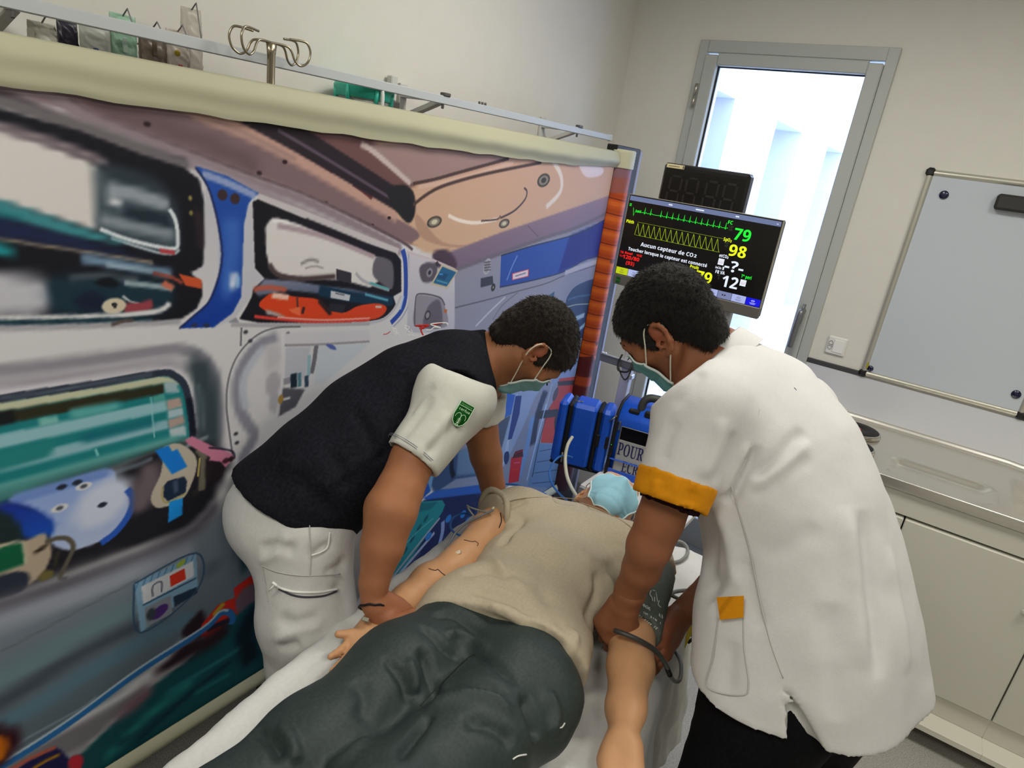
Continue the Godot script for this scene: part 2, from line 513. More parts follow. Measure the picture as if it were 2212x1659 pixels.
func build_whiteboard() -> void:
	var x0 := -0.212
	var x1 := 0.384
	var y0 := 1.130
	var y1 := 1.995
	var z := -3.2
	var t := thing("whiteboard", "large whiteboard in an aluminium frame with dark corner caps", "whiteboard", Vector3(0, 0, z))
	var surf := mat(Color(0.75, 0.78, 0.81), 0.22, 0, 0.5)
	slab("writing_surface", Vector3(x0 + 0.012, y0 + 0.012, 0.004), Vector3(x1 - 0.012, y1 - 0.012, 0.012), surf, t, 0.0)
	var alu := mat(Color(0.74, 0.73, 0.68), 0.35, 0.55)
	for s in [[Vector3(x0 + 0.011, (y0 + y1) / 2, 0), y1 - y0 - 0.03, true], [Vector3(x1 - 0.011, (y0 + y1) / 2, 0), y1 - y0 - 0.03, true], [Vector3((x0 + x1) / 2, y0 + 0.011, 0), x1 - x0 - 0.03, false], [Vector3((x0 + x1) / 2, y1 - 0.011, 0), x1 - x0 - 0.03, false]]:
		var st := begin()
		var d: Vector3 = (Vector3.UP if s[2] else Vector3.RIGHT) * (s[1] * 0.5)
		var prof := PackedVector2Array([Vector2(-0.0115, 0.002), Vector2(-0.0115, 0.012), Vector2(-0.008, 0.017), Vector2(0.0, 0.019), Vector2(0.008, 0.017), Vector2(0.0115, 0.012), Vector2(0.0115, 0.002)])
		for k in prof.size() - 1:
			var w := Vector3.RIGHT if s[2] else Vector3.UP
			var a: Vector3 = s[0] + w * prof[k].x + Vector3(0, 0, prof[k].y)
			var b: Vector3 = s[0] + w * prof[k + 1].x + Vector3(0, 0, prof[k + 1].y)
			if s[2]: quad(st, a + d, b + d, b - d, a - d)
			else: quad(st, a - d, b - d, b + d, a + d)
		done("frame_side", st, alu, t)
	var cap := mat(Color(0.07, 0.055, 0.075), 0.5)
	for cx in [x0 + 0.010, x1 - 0.010]:
		for cy in [y0 + 0.010, y1 - 0.010]:
			bar("corner_cap", Vector3(cx, cy, 0.0115), Vector3(0.034, 0.034, 0.023), cap, t, 0.009)
	bar("sticker", Vector3(-0.1935, 1.1789, -3.1800) - Vector3(0, 0, z) + Vector3(0, 0, -0.0005), Vector3(0.008, 0.024, 0.002), mat(Color(0.6, 0.58, 0.08), 0.5), t, 0.0005)
	var blue := mat(Color(0.015, 0.015, 0.20), 0.18, 0, 0.6)
	var k := 0
	for p in [Vector3(-0.1320, 1.9078, -3.1850), Vector3(-0.1795, 1.1672, -3.1850), Vector3(0.3343, 1.2165, -3.1850)]:
		var m := thing("magnet", ["dark blue round magnet near the top left corner of the whiteboard", "dark blue round magnet at the bottom left corner of the whiteboard", "dark blue round magnet near the lower right corner of the whiteboard"][k], "magnet", Vector3(p.x, p.y, z + 0.012), "whiteboard magnets")
		var r: float = [0.0165, 0.0125, 0.0165][k]
		var st := begin()
		lathe(st, Transform3D(Basis(Vector3.RIGHT, PI / 2), Vector3.ZERO), [Vector2(r, 0), Vector2(r, 0.004), Vector2(r * 0.85, 0.0075), Vector2(r * 0.5, 0.0088), Vector2(0, 0.009)], 28)
		done("cap", st, blue, m)
		k += 1
	# eraser: felt pad under a grey grip, one end seen
	var e := thing("board_eraser", "dark grey whiteboard eraser stuck to the upper right of the board", "eraser", Vector3(0.0394, 1.9084, -3.1880))
	var ex := Transform3D(Basis(Vector3(0, 0, 1), 0.0), Vector3(0.072, 0.002, 0.0))
	var st := begin(false)
	box(st, ex * at(Vector3(0, 0, 0.026)), Vector3(0.145, 0.058, 0.022), 0.009)
	done("grip", st, mat(Color(0.17, 0.165, 0.155), 0.6), e)
	st = begin(false)
	box(st, ex * at(Vector3(0, 0, 0.008)), Vector3(0.140, 0.054, 0.016), 0.003)
	done("felt_pad", st, mat(Color(0.11, 0.11, 0.11), 0.95), e)
func build_rail() -> void:
	var alu := mat(Color(0.74, 0.76, 0.77), 0.45, 0.15)
	var grey := mat(Color(0.36, 0.35, 0.34), 0.45, 0.4)
	var pale := mat(Color(0.78, 0.78, 0.76), 0.5)
	var t := thing("wall_rail", "long pale aluminium equipment rail standing off the left wall above the printed screen", "rail", Vector3(-1.42, 1.943, 0))
	var st := begin(false)
	box(st, at(Vector3(0, 0, -1.24)), Vector3(0.012, 0.024, 3.08), 0.002)
	done("rail_bar", st, alu, t)
	slab("end_cap", Vector3(-0.008, -0.014, -2.796), Vector3(0.008, 0.014, -2.776), pale, t)
	# gusset brackets from the wall to the rail
	for zc in [-2.50, -1.66, -0.545]:
		st = begin(false)
		box(st, at(Vector3(-0.178, -0.02, zc)), Vector3(0.012, 0.11, 0.034), 0.002)
		box(st, at(Vector3(-0.09, 0.0, zc)), Vector3(0.176, 0.012, 0.03), 0.002)
		beam(st, Vector3(-0.176, -0.068, zc), Vector3(-0.02, -0.006, zc), 0.016, 0.024, Vector3.BACK)
		done("bracket", st, pale, t)
		bar("clamp", Vector3(0.0, 0.016, zc), Vector3(0.02, 0.010, 0.03), grey, t, 0.002)
		bar("clamp_bolt", Vector3(0.0, -0.018, zc + 0.008), Vector3(0.008, 0.014, 0.008), grey, t, 0.002)
	for k in 3:
		st = begin()
		tube(st, PackedVector3Array([Vector3(0.0, 0.011, -1.83 - k * 0.016), Vector3(0.0, 0.020, -1.83 - k * 0.016)]), 0.004, 8)
		done("screw", st, grey, t)
	# grey upright profile on the wall that carries the suction jar
	var u := thing("wall_upright", "grey vertical metal profile on the wall beside the suction jar", "bracket", Vector3(-1.578, 1.62, -1.60))
	slab("profile", Vector3(-0.026, -0.3, -0.022), Vector3(0.012, 0.30, 0.022), grey, u)
	slab("top_plate", Vector3(-0.02, 0.30, -0.014), Vector3(0.004, 0.372, 0.014), pale, u)
	# suction jar with teal lid
	var j := thing("suction_jar", "clear suction jar with a teal lid hanging behind the printed screen", "jar", Vector3(-1.505, 1.73, -1.412))
	var clear := mat(Color(0.85, 0.85, 0.82, 0.22), 0.08)
	clear.transparency = BaseMaterial3D.TRANSPARENCY_ALPHA
	st = begin()
	lathe(st, at(Vector3.ZERO), [Vector2(0, 0), Vector2(0.062, 0), Vector2(0.066, 0.01), Vector2(0.072, 0.185), Vector2(0.070, 0.185), Vector2(0.063, 0.012), Vector2(0, 0.006)], 40)
	done("body", st, clear, j)
	var teal := mat(Color(0.25, 0.78, 0.68), 0.35)
	st = begin()
	lathe(st, at(Vector3(0, 0.175, 0)), [Vector2(0.071, 0), Vector2(0.076, 0.002), Vector2(0.077, 0.022), Vector2(0.082, 0.026), Vector2(0.082, 0.034), Vector2(0.074, 0.037), Vector2(0.030, 0.037), Vector2(0.028, 0.044), Vector2(0, 0.044)], 40)
	for k in 6:
		var a := TAU * k / 6.0 + 0.3
		tube(st, PackedVector3Array([Vector3(cos(a) * 0.076, 0.165, sin(a) * 0.076), Vector3(cos(a) * 0.078, 0.205, sin(a) * 0.078)]), 0.006, 8)
	done("lid", st, teal, j)
	st = begin()
	tube(st, smooth_path([Vector3(0.02, 0.217, 0.01), Vector3(0.055, 0.222, 0.012), Vector3(0.085, 0.20, 0.014), Vector3(0.090, 0.12, 0.018), Vector3(0.088, 0.0, 0.02), Vector3(0.085, -0.15, 0.02)], 6), 0.0055, 10)
	done("suction_tube", st, mat(Color(0.80, 0.82, 0.80), 0.3), j)
	slab("holder", Vector3(-0.085, 0.06, -0.20), Vector3(-0.06, 0.14, 0.05), grey, j)
	# drip hook pole between rail and screen
	var h := thing("drip_hook_pole", "steel drip pole with four looped hooks in front of the rail", "drip pole", Vector3(-1.36, 0.0, -1.0))
	var steel := mat(Color(0.62, 0.58, 0.50), 0.25, 0.9)
	st = begin()
	tube(st, PackedVector3Array([Vector3(0, 0, 0), Vector3(0, 1.955, 0)]), 0.0088, 16)
	tube(st, PackedVector3Array([Vector3(0, 1.94, 0), Vector3(0, 1.972, 0)]), 0.009, 12, 0.013, 0.6)
	done("pole", st, steel, h)
	st = begin()
	lathe(st, at(Vector3.ZERO), [Vector2(0, 0.002), Vector2(0.12, 0.002), Vector2(0.12, 0.014), Vector2(0.03, 0.03), Vector2(0.012, 0.05), Vector2(0, 0.05)], 32)
	done("foot_plate", st, steel, h)
	for k in 4:
		var a: float = [-0.45, 0.45, PI - 0.45, PI + 0.45][k]
		var d := Vector3(sin(a) * 0.5, 0, cos(a)).normalized()
		st = begin()
		var y := 1.974
		tube(st, smooth_path([Vector3(0, y, 0) - d * 0.01, d * 0.032 + Vector3(0, y, 0), d * 0.045 + Vector3(0, y - 0.008, 0), d * 0.054 + Vector3(0, y - 0.026, 0), d * 0.068 + Vector3(0, y - 0.034, 0), d * 0.084 + Vector3(0, y - 0.024, 0), d * 0.090 + Vector3(0, y - 0.004, 0), d * 0.083 + Vector3(0, y + 0.013, 0), d * 0.070 + Vector3(0, y + 0.017, 0), d * 0.040 + Vector3(0, y + 0.015, 0)], 6), 0.0026, 8)
		done("hook", st, steel, h)
	st = begin()
	lathe(st, at(Vector3(0, 1.862, 0)), [Vector2(0.0089, 0), Vector2(0.0094, 0), Vector2(0.0094, 0.024), Vector2(0.0089, 0.024)], 20)
	done("label_sleeve", st, mat(Color(0.86, 0.86, 0.84), 0.5), h)
	words("lettering", "SA", Transform3D(Basis(Vector3.UP, 0.94), Vector3(0.0082, 1.880, 0.006)), 0.0075, mat(Color(0.12, 0.12, 0.18), 0.5), h, true, false)
	build_pouches()
# sealed medical pouches that hang from the rail at the left end
func pouch(w: float, hgt: float, d: float, seed_: int) -> ArrayMesh:
	var n := FastNoiseLite.new()
	n.seed = seed_
	n.frequency = 14.0
	var rows := []
	for j in 25:
		var v := j / 24.0
		var row := []
		for i in 33:
			var a := TAU * i / 32.0
			var edge := pow(sin(PI * clampf(v, 0.001, 0.999)), 0.45)
			var cx := signf(cos(a)) * pow(absf(cos(a)), 0.6)
			var p := Vector3(sin(a) * d * 0.5 * edge * (0.7 + 0.6 * n.get_noise_2d(cos(a) * 2.0, v * 3.0)), (v - 0.5) * hgt, cx * w * 0.5)
			row.append(p)
		rows.append(row)
	return sheet(rows, true)
func build_pouches() -> void:
	var specs := [
		["white plastic holder box at the far left end of the rail", "holder", Vector3(-1.47, 1.875, -0.600), 0.045, 0.10, 0.06, Color(0.76, 0.75, 0.70), 1.0],
		["dark grey tool handle package beside the white holder", "package", Vector3(-1.50, 1.885, -0.655), 0.035, 0.11, 0.03, Color(0.13, 0.12, 0.18), 1.0],
		["small clear pouch with a blue stripe at the rail's left end", "pouch", Vector3(-1.47, 1.880, -0.690), 0.055, 0.12, 0.03, Color(0.72, 0.73, 0.70), 0.8],
		["pale green sealed pouch hanging behind the rail", "pouch", Vector3(-1.475, 1.895, -0.745), 0.050, 0.15, 0.035, Color(0.58, 0.74, 0.64), 0.85],
		["brown-grey crumpled pouch beside the pale green pouch", "pouch", Vector3(-1.48, 1.890, -0.805), 0.055, 0.14, 0.04, Color(0.47, 0.41, 0.35), 0.85],
		["clear pouch with a red clip hanging near the rail", "pouch", Vector3(-1.475, 1.890, -0.855), 0.050, 0.15, 0.04, Color(0.74, 0.70, 0.66), 0.75],
		["clear crumpled wrapper at the right end of the hanging pouches", "pouch", Vector3(-1.49, 1.920, -0.895), 0.045, 0.19, 0.04, Color(0.74, 0.71, 0.66), 0.55]]
	var k := 0
	for s in specs:
		var p: Vector3 = s[2]
		var t := thing("sealed_pouch" if s[1] == "pouch" else "hanging_" + s[1], s[0], s[1], p, "supplies hanging behind the rail")
		var m := mat(Color(s[6].r, s[6].g, s[6].b, s[7]), 0.3)
		if s[7] < 1.0: m.transparency = BaseMaterial3D.TRANSPARENCY_ALPHA
		m.roughness = 0.35
		put("film", pouch(s[3], s[4], s[5], k + 4), m, t)
		var st := begin()
		tube(st, PackedVector3Array([Vector3(0.0, s[4] * 0.47, 0), Vector3(0.02, s[4] * 0.5 + 0.01, 0), Vector3(0.04, 1.95 - p.y, 0)]), 0.0016, 6)
		done("hanging_loop", st, mat(Color(0.5, 0.5, 0.5), 0.5), t)
		var inc: Color = [Color(0.2, 0.19, 0.25), Color(0.3, 0.3, 0.35), Color(0.08, 0.22, 0.42), Color(0.7, 0.8, 0.75), Color(0.36, 0.30, 0.22), Color(0.6, 0.05, 0.12), Color(0.1, 0.22, 0.5)][k]
		var yy: float = [0.0, -0.02, 0.005, 0.02, 0.03, -0.005, -0.065][k]
		bar("insert", Vector3(s[5] * 0.5, yy, s[3] * 0.12), Vector3(0.004, 0.028, 0.009), inc_mat(inc), t, 0.001)
		if k == 5: bar("yellow_cap", Vector3(0.02, 0.03, 0.012), Vector3(0.01, 0.012, 0.012), inc_mat(Color(0.75, 0.65, 0.15)), t, 0.004)
		k += 1
	var st := begin()
	tube(st, smooth_path([Vector3(-1.5200, 1.9271, -0.7725), Vector3(-1.5200, 1.9261, -0.7984), Vector3(-1.5200, 1.9162, -0.8249), Vector3(-1.5200, 1.9004, -0.8410), Vector3(-1.5200, 1.8731, -0.8522), Vector3(-1.5200, 1.8318, -0.8560)], 6), 0.0022, 8)
	var o := done("thin_tube", st, mat(Color(0.68, 0.65, 0.6), 0.35))
	tag(o, "thin clear tube curling down from the hanging pouches", "tube")
func inc_mat(c: Color) -> StandardMaterial3D:
	return mat(c, 0.5)
func build_trolley() -> void:
	var pale := mat(Color(0.72, 0.72, 0.74), 0.4, 0.2)
	var alu := mat(Color(0.78, 0.79, 0.82), 0.3, 0.7)
	var black := mat(Color(0.02, 0.02, 0.022), 0.5)
	var t := thing("equipment_trolley", "pale grey equipment trolley with two uprights behind the head of the bed", "trolley", Vector3(-0.80, 0, -2.30))
	slab("shelf", Vector3(-0.10, 0.690, -0.09), Vector3(0.30, 0.712, 0.27), mat(Color(0.86, 0.86, 0.86), 0.35), t)
	slab("shelf_edge", Vector3(-0.10, 0.676, 0.27), Vector3(0.30, 0.706, 0.278), alu, t)
	slab("upright", Vector3(-0.166, 0.10, -0.085), Vector3(-0.126, 1.50, -0.050), pale, t)
	slab("upright", Vector3(0.165, 0.10, -0.085), Vector3(0.195, 1.50, -0.050), pale, t)
	slab("base_shelf", Vector3(-0.18, 0.12, -0.12), Vector3(0.30, 0.15, 0.27), pale, t)
	slab("monitor_mount", Vector3(-0.16, 1.50, -0.075), Vector3(0.2, 1.60, -0.045), pale, t)
	for sx in [-0.15, 0.26]:
		for sz in [-0.08, 0.22]:
			var st := begin()
			lathe(st, Transform3D(Basis(Vector3.FORWARD, PI / 2), Vector3(sx - 0.012, 0.045, sz)), [Vector2(0, 0), Vector2(0.04, 0), Vector2(0.045, 0.006), Vector2(0.045, 0.018), Vector2(0.04, 0.024), Vector2(0, 0.024)], 24)
			tube(st, PackedVector3Array([Vector3(sx, 0.05, sz + 0.03), Vector3(sx, 0.12, sz)]), 0.012, 10)
			done("caster", st, black, t)
	# flat clamp bar with eyelets across the left upright
	var b := slab("clamp_bar", Vector3(-0.262, 1.092, -0.048), Vector3(-0.08, 1.122, -0.040), mat(Color(0.55, 0.55, 0.56), 0.3, 0.8), t, 0.003)
	slab("bar_edge", Vector3(-0.255, 1.122, -0.050), Vector3(-0.085, 1.127, -0.036), alu, b, 0.001)
	slab("clamp_jaw", Vector3(-0.128, 1.062, -0.048), Vector3(-0.104, 1.082, -0.02), alu, b)
	var st := begin()
	lathe(st, at(Vector3(-0.250, 1.127, -0.043)), [Vector2(0.004, 0), Vector2(0.012, 0), Vector2(0.012, 0.004), Vector2(0.004, 0.004), Vector2(0.004, 0)], 20)
	done("eyelet", st, alu, b)
	st = begin()
	lathe(st, at(Vector3(-0.092, 1.127, -0.043)), [Vector2(0.003, 0), Vector2(0.010, 0), Vector2(0.010, 0.004), Vector2(0.003, 0.004), Vector2(0.003, 0)], 20)
	done("eyelet", st, alu, b)
	st = begin()
	tube(st, smooth_path([Vector3(-0.17, 1.145, -0.04), Vector3(-0.176, 1.11, -0.03), Vector3(-0.165, 1.085, -0.02), Vector3(-0.13, 1.088, -0.016), Vector3(-0.118, 1.105, -0.025), Vector3(-0.122, 1.13, -0.04)], 5), 0.0035, 8)
	tube(st, smooth_path([Vector3(-0.172, 1.10, -0.028), Vector3(-0.15, 1.075, -0.016), Vector3(-0.128, 1.058, -0.014), Vector3(-0.118, 1.075, -0.02), Vector3(-0.116, 1.11, -0.03)], 5), 0.003, 8)
	done("cable_tie", st, black, b)
	build_monitor()
	build_timer()
	build_monitor_bag()
func glow(c: Color, k := 1.0) -> StandardMaterial3D:
	var m := mat(Color(0.01, 0.01, 0.01), 0.4)
	m.emission_enabled = true
	m.emission = c
	m.emission_energy_multiplier = k
	return m
# screen coordinates: px of the photograph along the screen are turned into metres on its face by these two helpers
func on_screen(x: float, y: float, lift := 0.0) -> Transform3D:
	return at(Vector3(x, y, 0.0012 + lift))
func build_monitor() -> void:
	# face: x -0.272..0.272, y -0.148..0.148 about its middle
	var c := Vector3(-0.7770, 1.5985, -2.30)
	var t := thing("patient_monitor", "flat patient monitor showing green and yellow vital sign traces", "monitor", c)
	var bez := mat(Color(0.40, 0.385, 0.36), 0.4, 0.3)
	var blk := mat(Color(0.012, 0.012, 0.014), 0.25)
	slab("casing", Vector3(-0.2735, -0.182, -0.045), Vector3(0.2735, 0.1435, -0.001), mat(Color(0.05, 0.05, 0.055), 0.5), t, 0.004)
	slab("lower_bezel", Vector3(-0.2755, -0.184, -0.02), Vector3(0.2755, -0.146, 0.003), bez, t, 0.002)
	var st := begin(false)
	box(st, at(Vector3(-0.2745, -0.003, -0.008)), Vector3(0.0025, 0.290, 0.022), 0.0008)
	box(st, at(Vector3(0.2745, -0.003, -0.008)), Vector3(0.0025, 0.290, 0.022), 0.0008)
	box(st, at(Vector3(0, 0.1445, -0.008)), Vector3(0.550, 0.0025, 0.022), 0.0008)
	done("edge_trim", st, mat(Color(0.62, 0.60, 0.55), 0.35, 0.5), t)
	var panel := slab("screen", Vector3(-0.2725, -0.1455, -0.002), Vector3(0.2725, 0.1425, 0.001), blk, t, 0.0)
	var g := Color(0.1, 1.0, 0.22)
	var y := Color(0.95, 1.0, 0.10)
	var w := Color(0.92, 0.95, 1.0)
	var r := Color(1.0, 0.10, 0.08)
	var gg := glow(g)
	var gy := glow(y)
	var gw := glow(w)
	var gr := glow(r)
	var dim := glow(Color(0.30, 0.34, 0.22), 0.35)
	var lt := glow(Color(0.45, 0.50, 0.66), 0.85)
	slab("title_bar", Vector3(-0.270, 0.124, 0.0005), Vector3(0.270, 0.140, 0.0012), lt, panel, 0.0)
	slab("close_mark", Vector3(0.256, 0.130, 0.001), Vector3(0.262, 0.132, 0.0016), gw, panel, 0.0)
	for p in [[-0.12, 0.014], [-0.02, 0.03], [0.12, 0.012]]: slab("title_word", Vector3(p[0], 0.130, 0.001), Vector3(p[0] + p[1], 0.134, 0.0015), gw, panel, 0.0)
	# electrocardiogram: thirteen beats
	st = begin()
	var path := []
	var y0 := 0.0883
	path.append(Vector3(-0.2497, 0.1005, 0.0016))
	path.append(Vector3(-0.2443, 0.0727, 0.0016))
	path.append(Vector3(-0.2400, 0.0878, 0.0016))
	path.append(Vector3(-0.2099, y0, 0.0016))
	for x in [-0.2028, -0.1799, -0.1403, -0.1180, -0.0963, -0.0749, -0.0532, -0.0318, -0.0106, 0.0105, 0.0314, 0.0531, 0.0739, 0.0959]:
		for q in [[-0.008, 0.0], [-0.005, 0.002], [-0.003, 0.0], [-0.001, -0.003], [0.0, 0.019], [0.001, -0.004], [0.003, 0.001], [0.006, 0.003], [0.0085, 0.0]]: path.append(Vector3(x + q[0], y0 + q[1], 0.0016))
	tube(st, PackedVector3Array(path), 0.0007, 4)
	done("heart_trace", st, gg, panel)
	# plethysmogram: fifteen humps between limit lines
	st = begin()
	path = []
	for k in 15:
		var x := -0.2249 + k * 0.02138
		for q in 10:
			var a := q / 10.0
			var v := (a / 0.22 if a < 0.22 else pow(1.0 - (a - 0.22) / 0.78, 1.6)) if a < 0.9 else 0.02
			path.append(Vector3(x + a * 0.02138, 0.0070 + 0.0464 * clampf(v, 0, 1), 0.0016))
	tube(st, PackedVector3Array(path), 0.0007, 4)
	for q in [[0.0534, 0.00035], [0.0070, 0.0004]]: tube(st, PackedVector3Array([Vector3(-0.2222, q[0], 0.0014), Vector3(0.0963, q[0], 0.0014)]), q[1], 4)
	done("pulse_trace", st, glow(Color(0.72, 0.85, 0.06), 0.8), panel)
	var grd := glow(r, 0.5)
	var W := func(s: String, x: float, yy: float, h: float, m: Material, fit: float): words("lettering", s, on_screen(x, yy), h, m, panel, true, true, 1.0, false, fit)
	W.call("II", -0.2677, 0.1083, 0.0090, gg, 0.0081)
	W.call("1mV", -0.2406, 0.0902, 0.0090, gg, 0.0229)
	W.call("FC", 0.0986, 0.1093, 0.0120, gg, 0.0163)
	W.call("130", 0.1048, 0.0960, 0.0075, dim, 0.0149)
	W.call("60", 0.1091, 0.0861, 0.0075, dim, 0.0104)
	W.call("79", 0.1272, 0.0760, 0.0380, gg, 0.0562)
	W.call("Pl\u00e9th", -0.2681, 0.0494, 0.0110, gy, 0.0298)
	W.call("SpO", 0.0984, 0.0527, 0.0110, gy, 0.0225)
	W.call("100", 0.1036, 0.0418, 0.0075, dim, 0.0154)
	W.call("92", 0.1080, 0.0318, 0.0075, dim, 0.0101)
	W.call("98", 0.1240, 0.0210, 0.0380, gy, 0.0588)
	W.call("Aucun capteur de CO", -0.1932, -0.0215, 0.0135, gw, 0.2013)
	W.call("Toucher lorsque le capteur est connect\u00e9", -0.2386, -0.0463, 0.0115, gw, 0.3030)
	W.call("TA", -0.2680, -0.0640, 0.0085, gr, 0.0145)
	W.call("Manuel", -0.2494, -0.0629, 0.0085, gr, 0.0308)
	W.call("14:42", -0.2013, -0.0629, 0.0085, gr, 0.0214)
	W.call("120/80", -0.2544, -0.0782, 0.0135, gr, 0.0663)
	W.call("Sys", -0.2682, -0.0765, 0.0070, grd, 0.0158)
	W.call("(93)", -0.2375, -0.0980, 0.0130, gr, 0.0337)
	W.call("Pouls", 0.0052, -0.0600, 0.0110, gy, 0.0317)
	W.call("130", 0.0106, -0.0713, 0.0075, dim, 0.0152)
	W.call("60", 0.0148, -0.0808, 0.0075, dim, 0.0111)
	W.call("79", 0.0321, -0.0878, 0.0380, gy, 0.0582)
	W.call("etCO", 0.0974, -0.0029, 0.0105, gw, 0.0268)
	W.call("-?-", 0.1224, -0.0316, 0.0360, gw, 0.0651)
	W.call("imCO", 0.0943, -0.0445, 0.0075, gw, 0.0170)
	W.call("FR VA", 0.0972, -0.0586, 0.0110, gw, 0.0326)
	W.call("30", 0.1069, -0.0688, 0.0075, dim, 0.0099)
	W.call("8", 0.1120, -0.0789, 0.0075, dim, 0.0046)
	W.call("12", 0.1259, -0.0846, 0.0380, gw, 0.0552)
	W.call("T\u00b0 peri", 0.1876, -0.0548, 0.0110, gg, 0.0346)
	W.call("2", 0.1219, 0.0497, 0.0075, gy, 0.0052)
	W.call("2", 0.0109, -0.0223, 0.0105, gw, 0.0089)
	W.call("2", 0.1248, -0.0052, 0.0075, gw, 0.0052)
	W.call("2", 0.1116, -0.0450, 0.0050, gw, 0.0037)
	for q in [[0.0991, -0.0337], [0.1891, -0.0870]]:
		slab("sensor_icon", Vector3(q[0], q[1], 0.0008), Vector3(q[0] + 0.020, q[1] + 0.021, 0.0014), gw, panel, 0.0)
		st = begin(false)
		for k in 6: beam(st, Vector3(q[0] + 0.003 + (k % 3) * 0.005, q[1] + 0.004, 0.0016), Vector3(q[0] + 0.007 + (k % 3) * 0.005, q[1] + (0.017 if k < 3 else 0.011), 0.0016), 0.0008, 0.0006)
		done("icon_mark", st, glow(Color(0.8, 0.35, 0.35), 0.8), panel)
	slab("icon_bar", Vector3(0.1196, -0.0485, 0.0008), Vector3(0.1246, -0.0380, 0.0014), gw, panel, 0.0)
	# softkeys along the bottom
	var keys := [[glow(Color(0.80, 0.86, 0.08), 0.85)], [glow(Color(0.72, 0.76, 0.95), 0.9)], [lt], [lt], [lt], [lt], [glow(Color(0.66, 0.70, 0.90), 0.9)], [glow(Color(0.70, 0.74, 0.95), 0.9)], [glow(Color(0.52, 0.55, 0.72), 0.85)], [glow(Color(0.70, 0.74, 0.95), 0.9)], [glow(Color(0.01, 0.03, 0.9), 0.9)]]
	var ink := mat(Color(0.05, 0.05, 0.1), 0.5)
	for k in keys.size():
		var x := -0.271 + k * 0.04935
		var kk := slab("softkey", Vector3(x + 0.0007, -0.144, 0.0006), Vector3(x + 0.0486, -0.119, 0.0014), keys[k][0], panel, 0.0)
		st = begin()
		if k == 8:
			for s in 2: lathe(st, Transform3D(Basis(Vector3.RIGHT, PI / 2) * Basis(Vector3.UP, 0), Vector3(x + 0.018 + s * 0.008, -0.131, 0.0014)), [Vector2(0.0042, 0), Vector2(0.0042, 0.0005), Vector2(0, 0.0005)], 3)
		else:
			tube(st, smooth_path([Vector3(x + 0.018, -0.128, 0.0016), Vector3(x + 0.024, -0.1255, 0.0016), Vector3(x + 0.030, -0.128, 0.0016), Vector3(x + 0.024, -0.1305, 0.0016), Vector3(x + 0.018, -0.128, 0.0016)], 4), 0.0005, 4)
			tube(st, PackedVector3Array([Vector3(x + 0.014, -0.135, 0.0016), Vector3(x + 0.035, -0.135, 0.0016)]), 0.0005, 4)
			tube(st, PackedVector3Array([Vector3(x + 0.017, -0.1385, 0.0016), Vector3(x + 0.032, -0.1385, 0.0016)]), 0.0005, 4)
		done("key_mark", st, gw if k == 10 else ink, panel)
	slab("power_badge", Vector3(-0.262, -0.178, 0.002), Vector3(-0.245, -0.156, 0.0042), mat(Color(0.03, 0.30, 0.07), 0.4), t, 0.0005)
	slab("badge_line", Vector3(-0.261, -0.168, 0.004), Vector3(-0.246, -0.1665, 0.0046), mat(Color(0.35, 0.6, 0.35), 0.4), t, 0.0)
func build_timer() -> void:
	var t := thing("timer_display", "black four-digit clock display standing above the monitor, switched off", "timer", Vector3(-0.804, 1.779, -2.33))
	var blk := mat(Color(0.018, 0.017, 0.019), 0.35)
	bar("housing", Vector3(0, 0.0, -0.03), Vector3(0.308, 0.180, 0.055), blk, t, 0.010)
	bar("face", Vector3(0, -0.006, -0.001), Vector3(0.290, 0.150, 0.003), mat(Color(0.012, 0.011, 0.013), 0.22), t, 0.001)
	bar("top_edge", Vector3(0.0, 0.0865, -0.03), Vector3(0.296, 0.006, 0.045), mat(Color(0.16, 0.15, 0.16), 0.4), t, 0.002)
	bar("paper_label", Vector3(-0.1105, 0.080, -0.0015), Vector3(0.064, 0.013, 0.003), mat(Color(0.78, 0.74, 0.58), 0.6), t, 0.0005)
	bar("label_mark", Vector3(-0.081, 0.080, 0.0002), Vector3(0.003, 0.009, 0.0012), blk, t, 0.0002)
	bar("label_mark", Vector3(-0.115, 0.080, 0.0002), Vector3(0.04, 0.003, 0.0006), mat(Color(0.5, 0.47, 0.38), 0.6), t, 0.0)
	var seg := mat(Color(0.075, 0.055, 0.055), 0.4)
	for k in 4:
		var x: float = [-0.098, -0.037, 0.035, 0.098][k]
		var st := begin(false)
		for yy in [-0.052, -0.002, 0.048]: box(st, at(Vector3(x + yy * 0.05, yy, 0.001)), Vector3(0.030, 0.0075, 0.002), 0.0008)
		for sx in [-1, 1]:
			for yy in [-0.027, 0.023]: box(st, at(Vector3(x + sx * 0.0205 + yy * 0.05, yy, 0.001)), Vector3(0.0075, 0.040, 0.002), 0.0008)
		done("digit", st, seg, t)
	var st := begin()
	lathe(st, Transform3D(Basis(Vector3.FORWARD, PI / 2), Vector3(0.152, -0.072, -0.03)), [Vector2(0, 0.0), Vector2(0.016, 0.0), Vector2(0.018, 0.008), Vector2(0.014, 0.014), Vector2(0, 0.014)], 20)
	done("side_knob", st, blk, t)
	slab("support_arm", Vector3(-0.02, -0.18, -0.052), Vector3(0.02, -0.06, -0.040), blk, t)
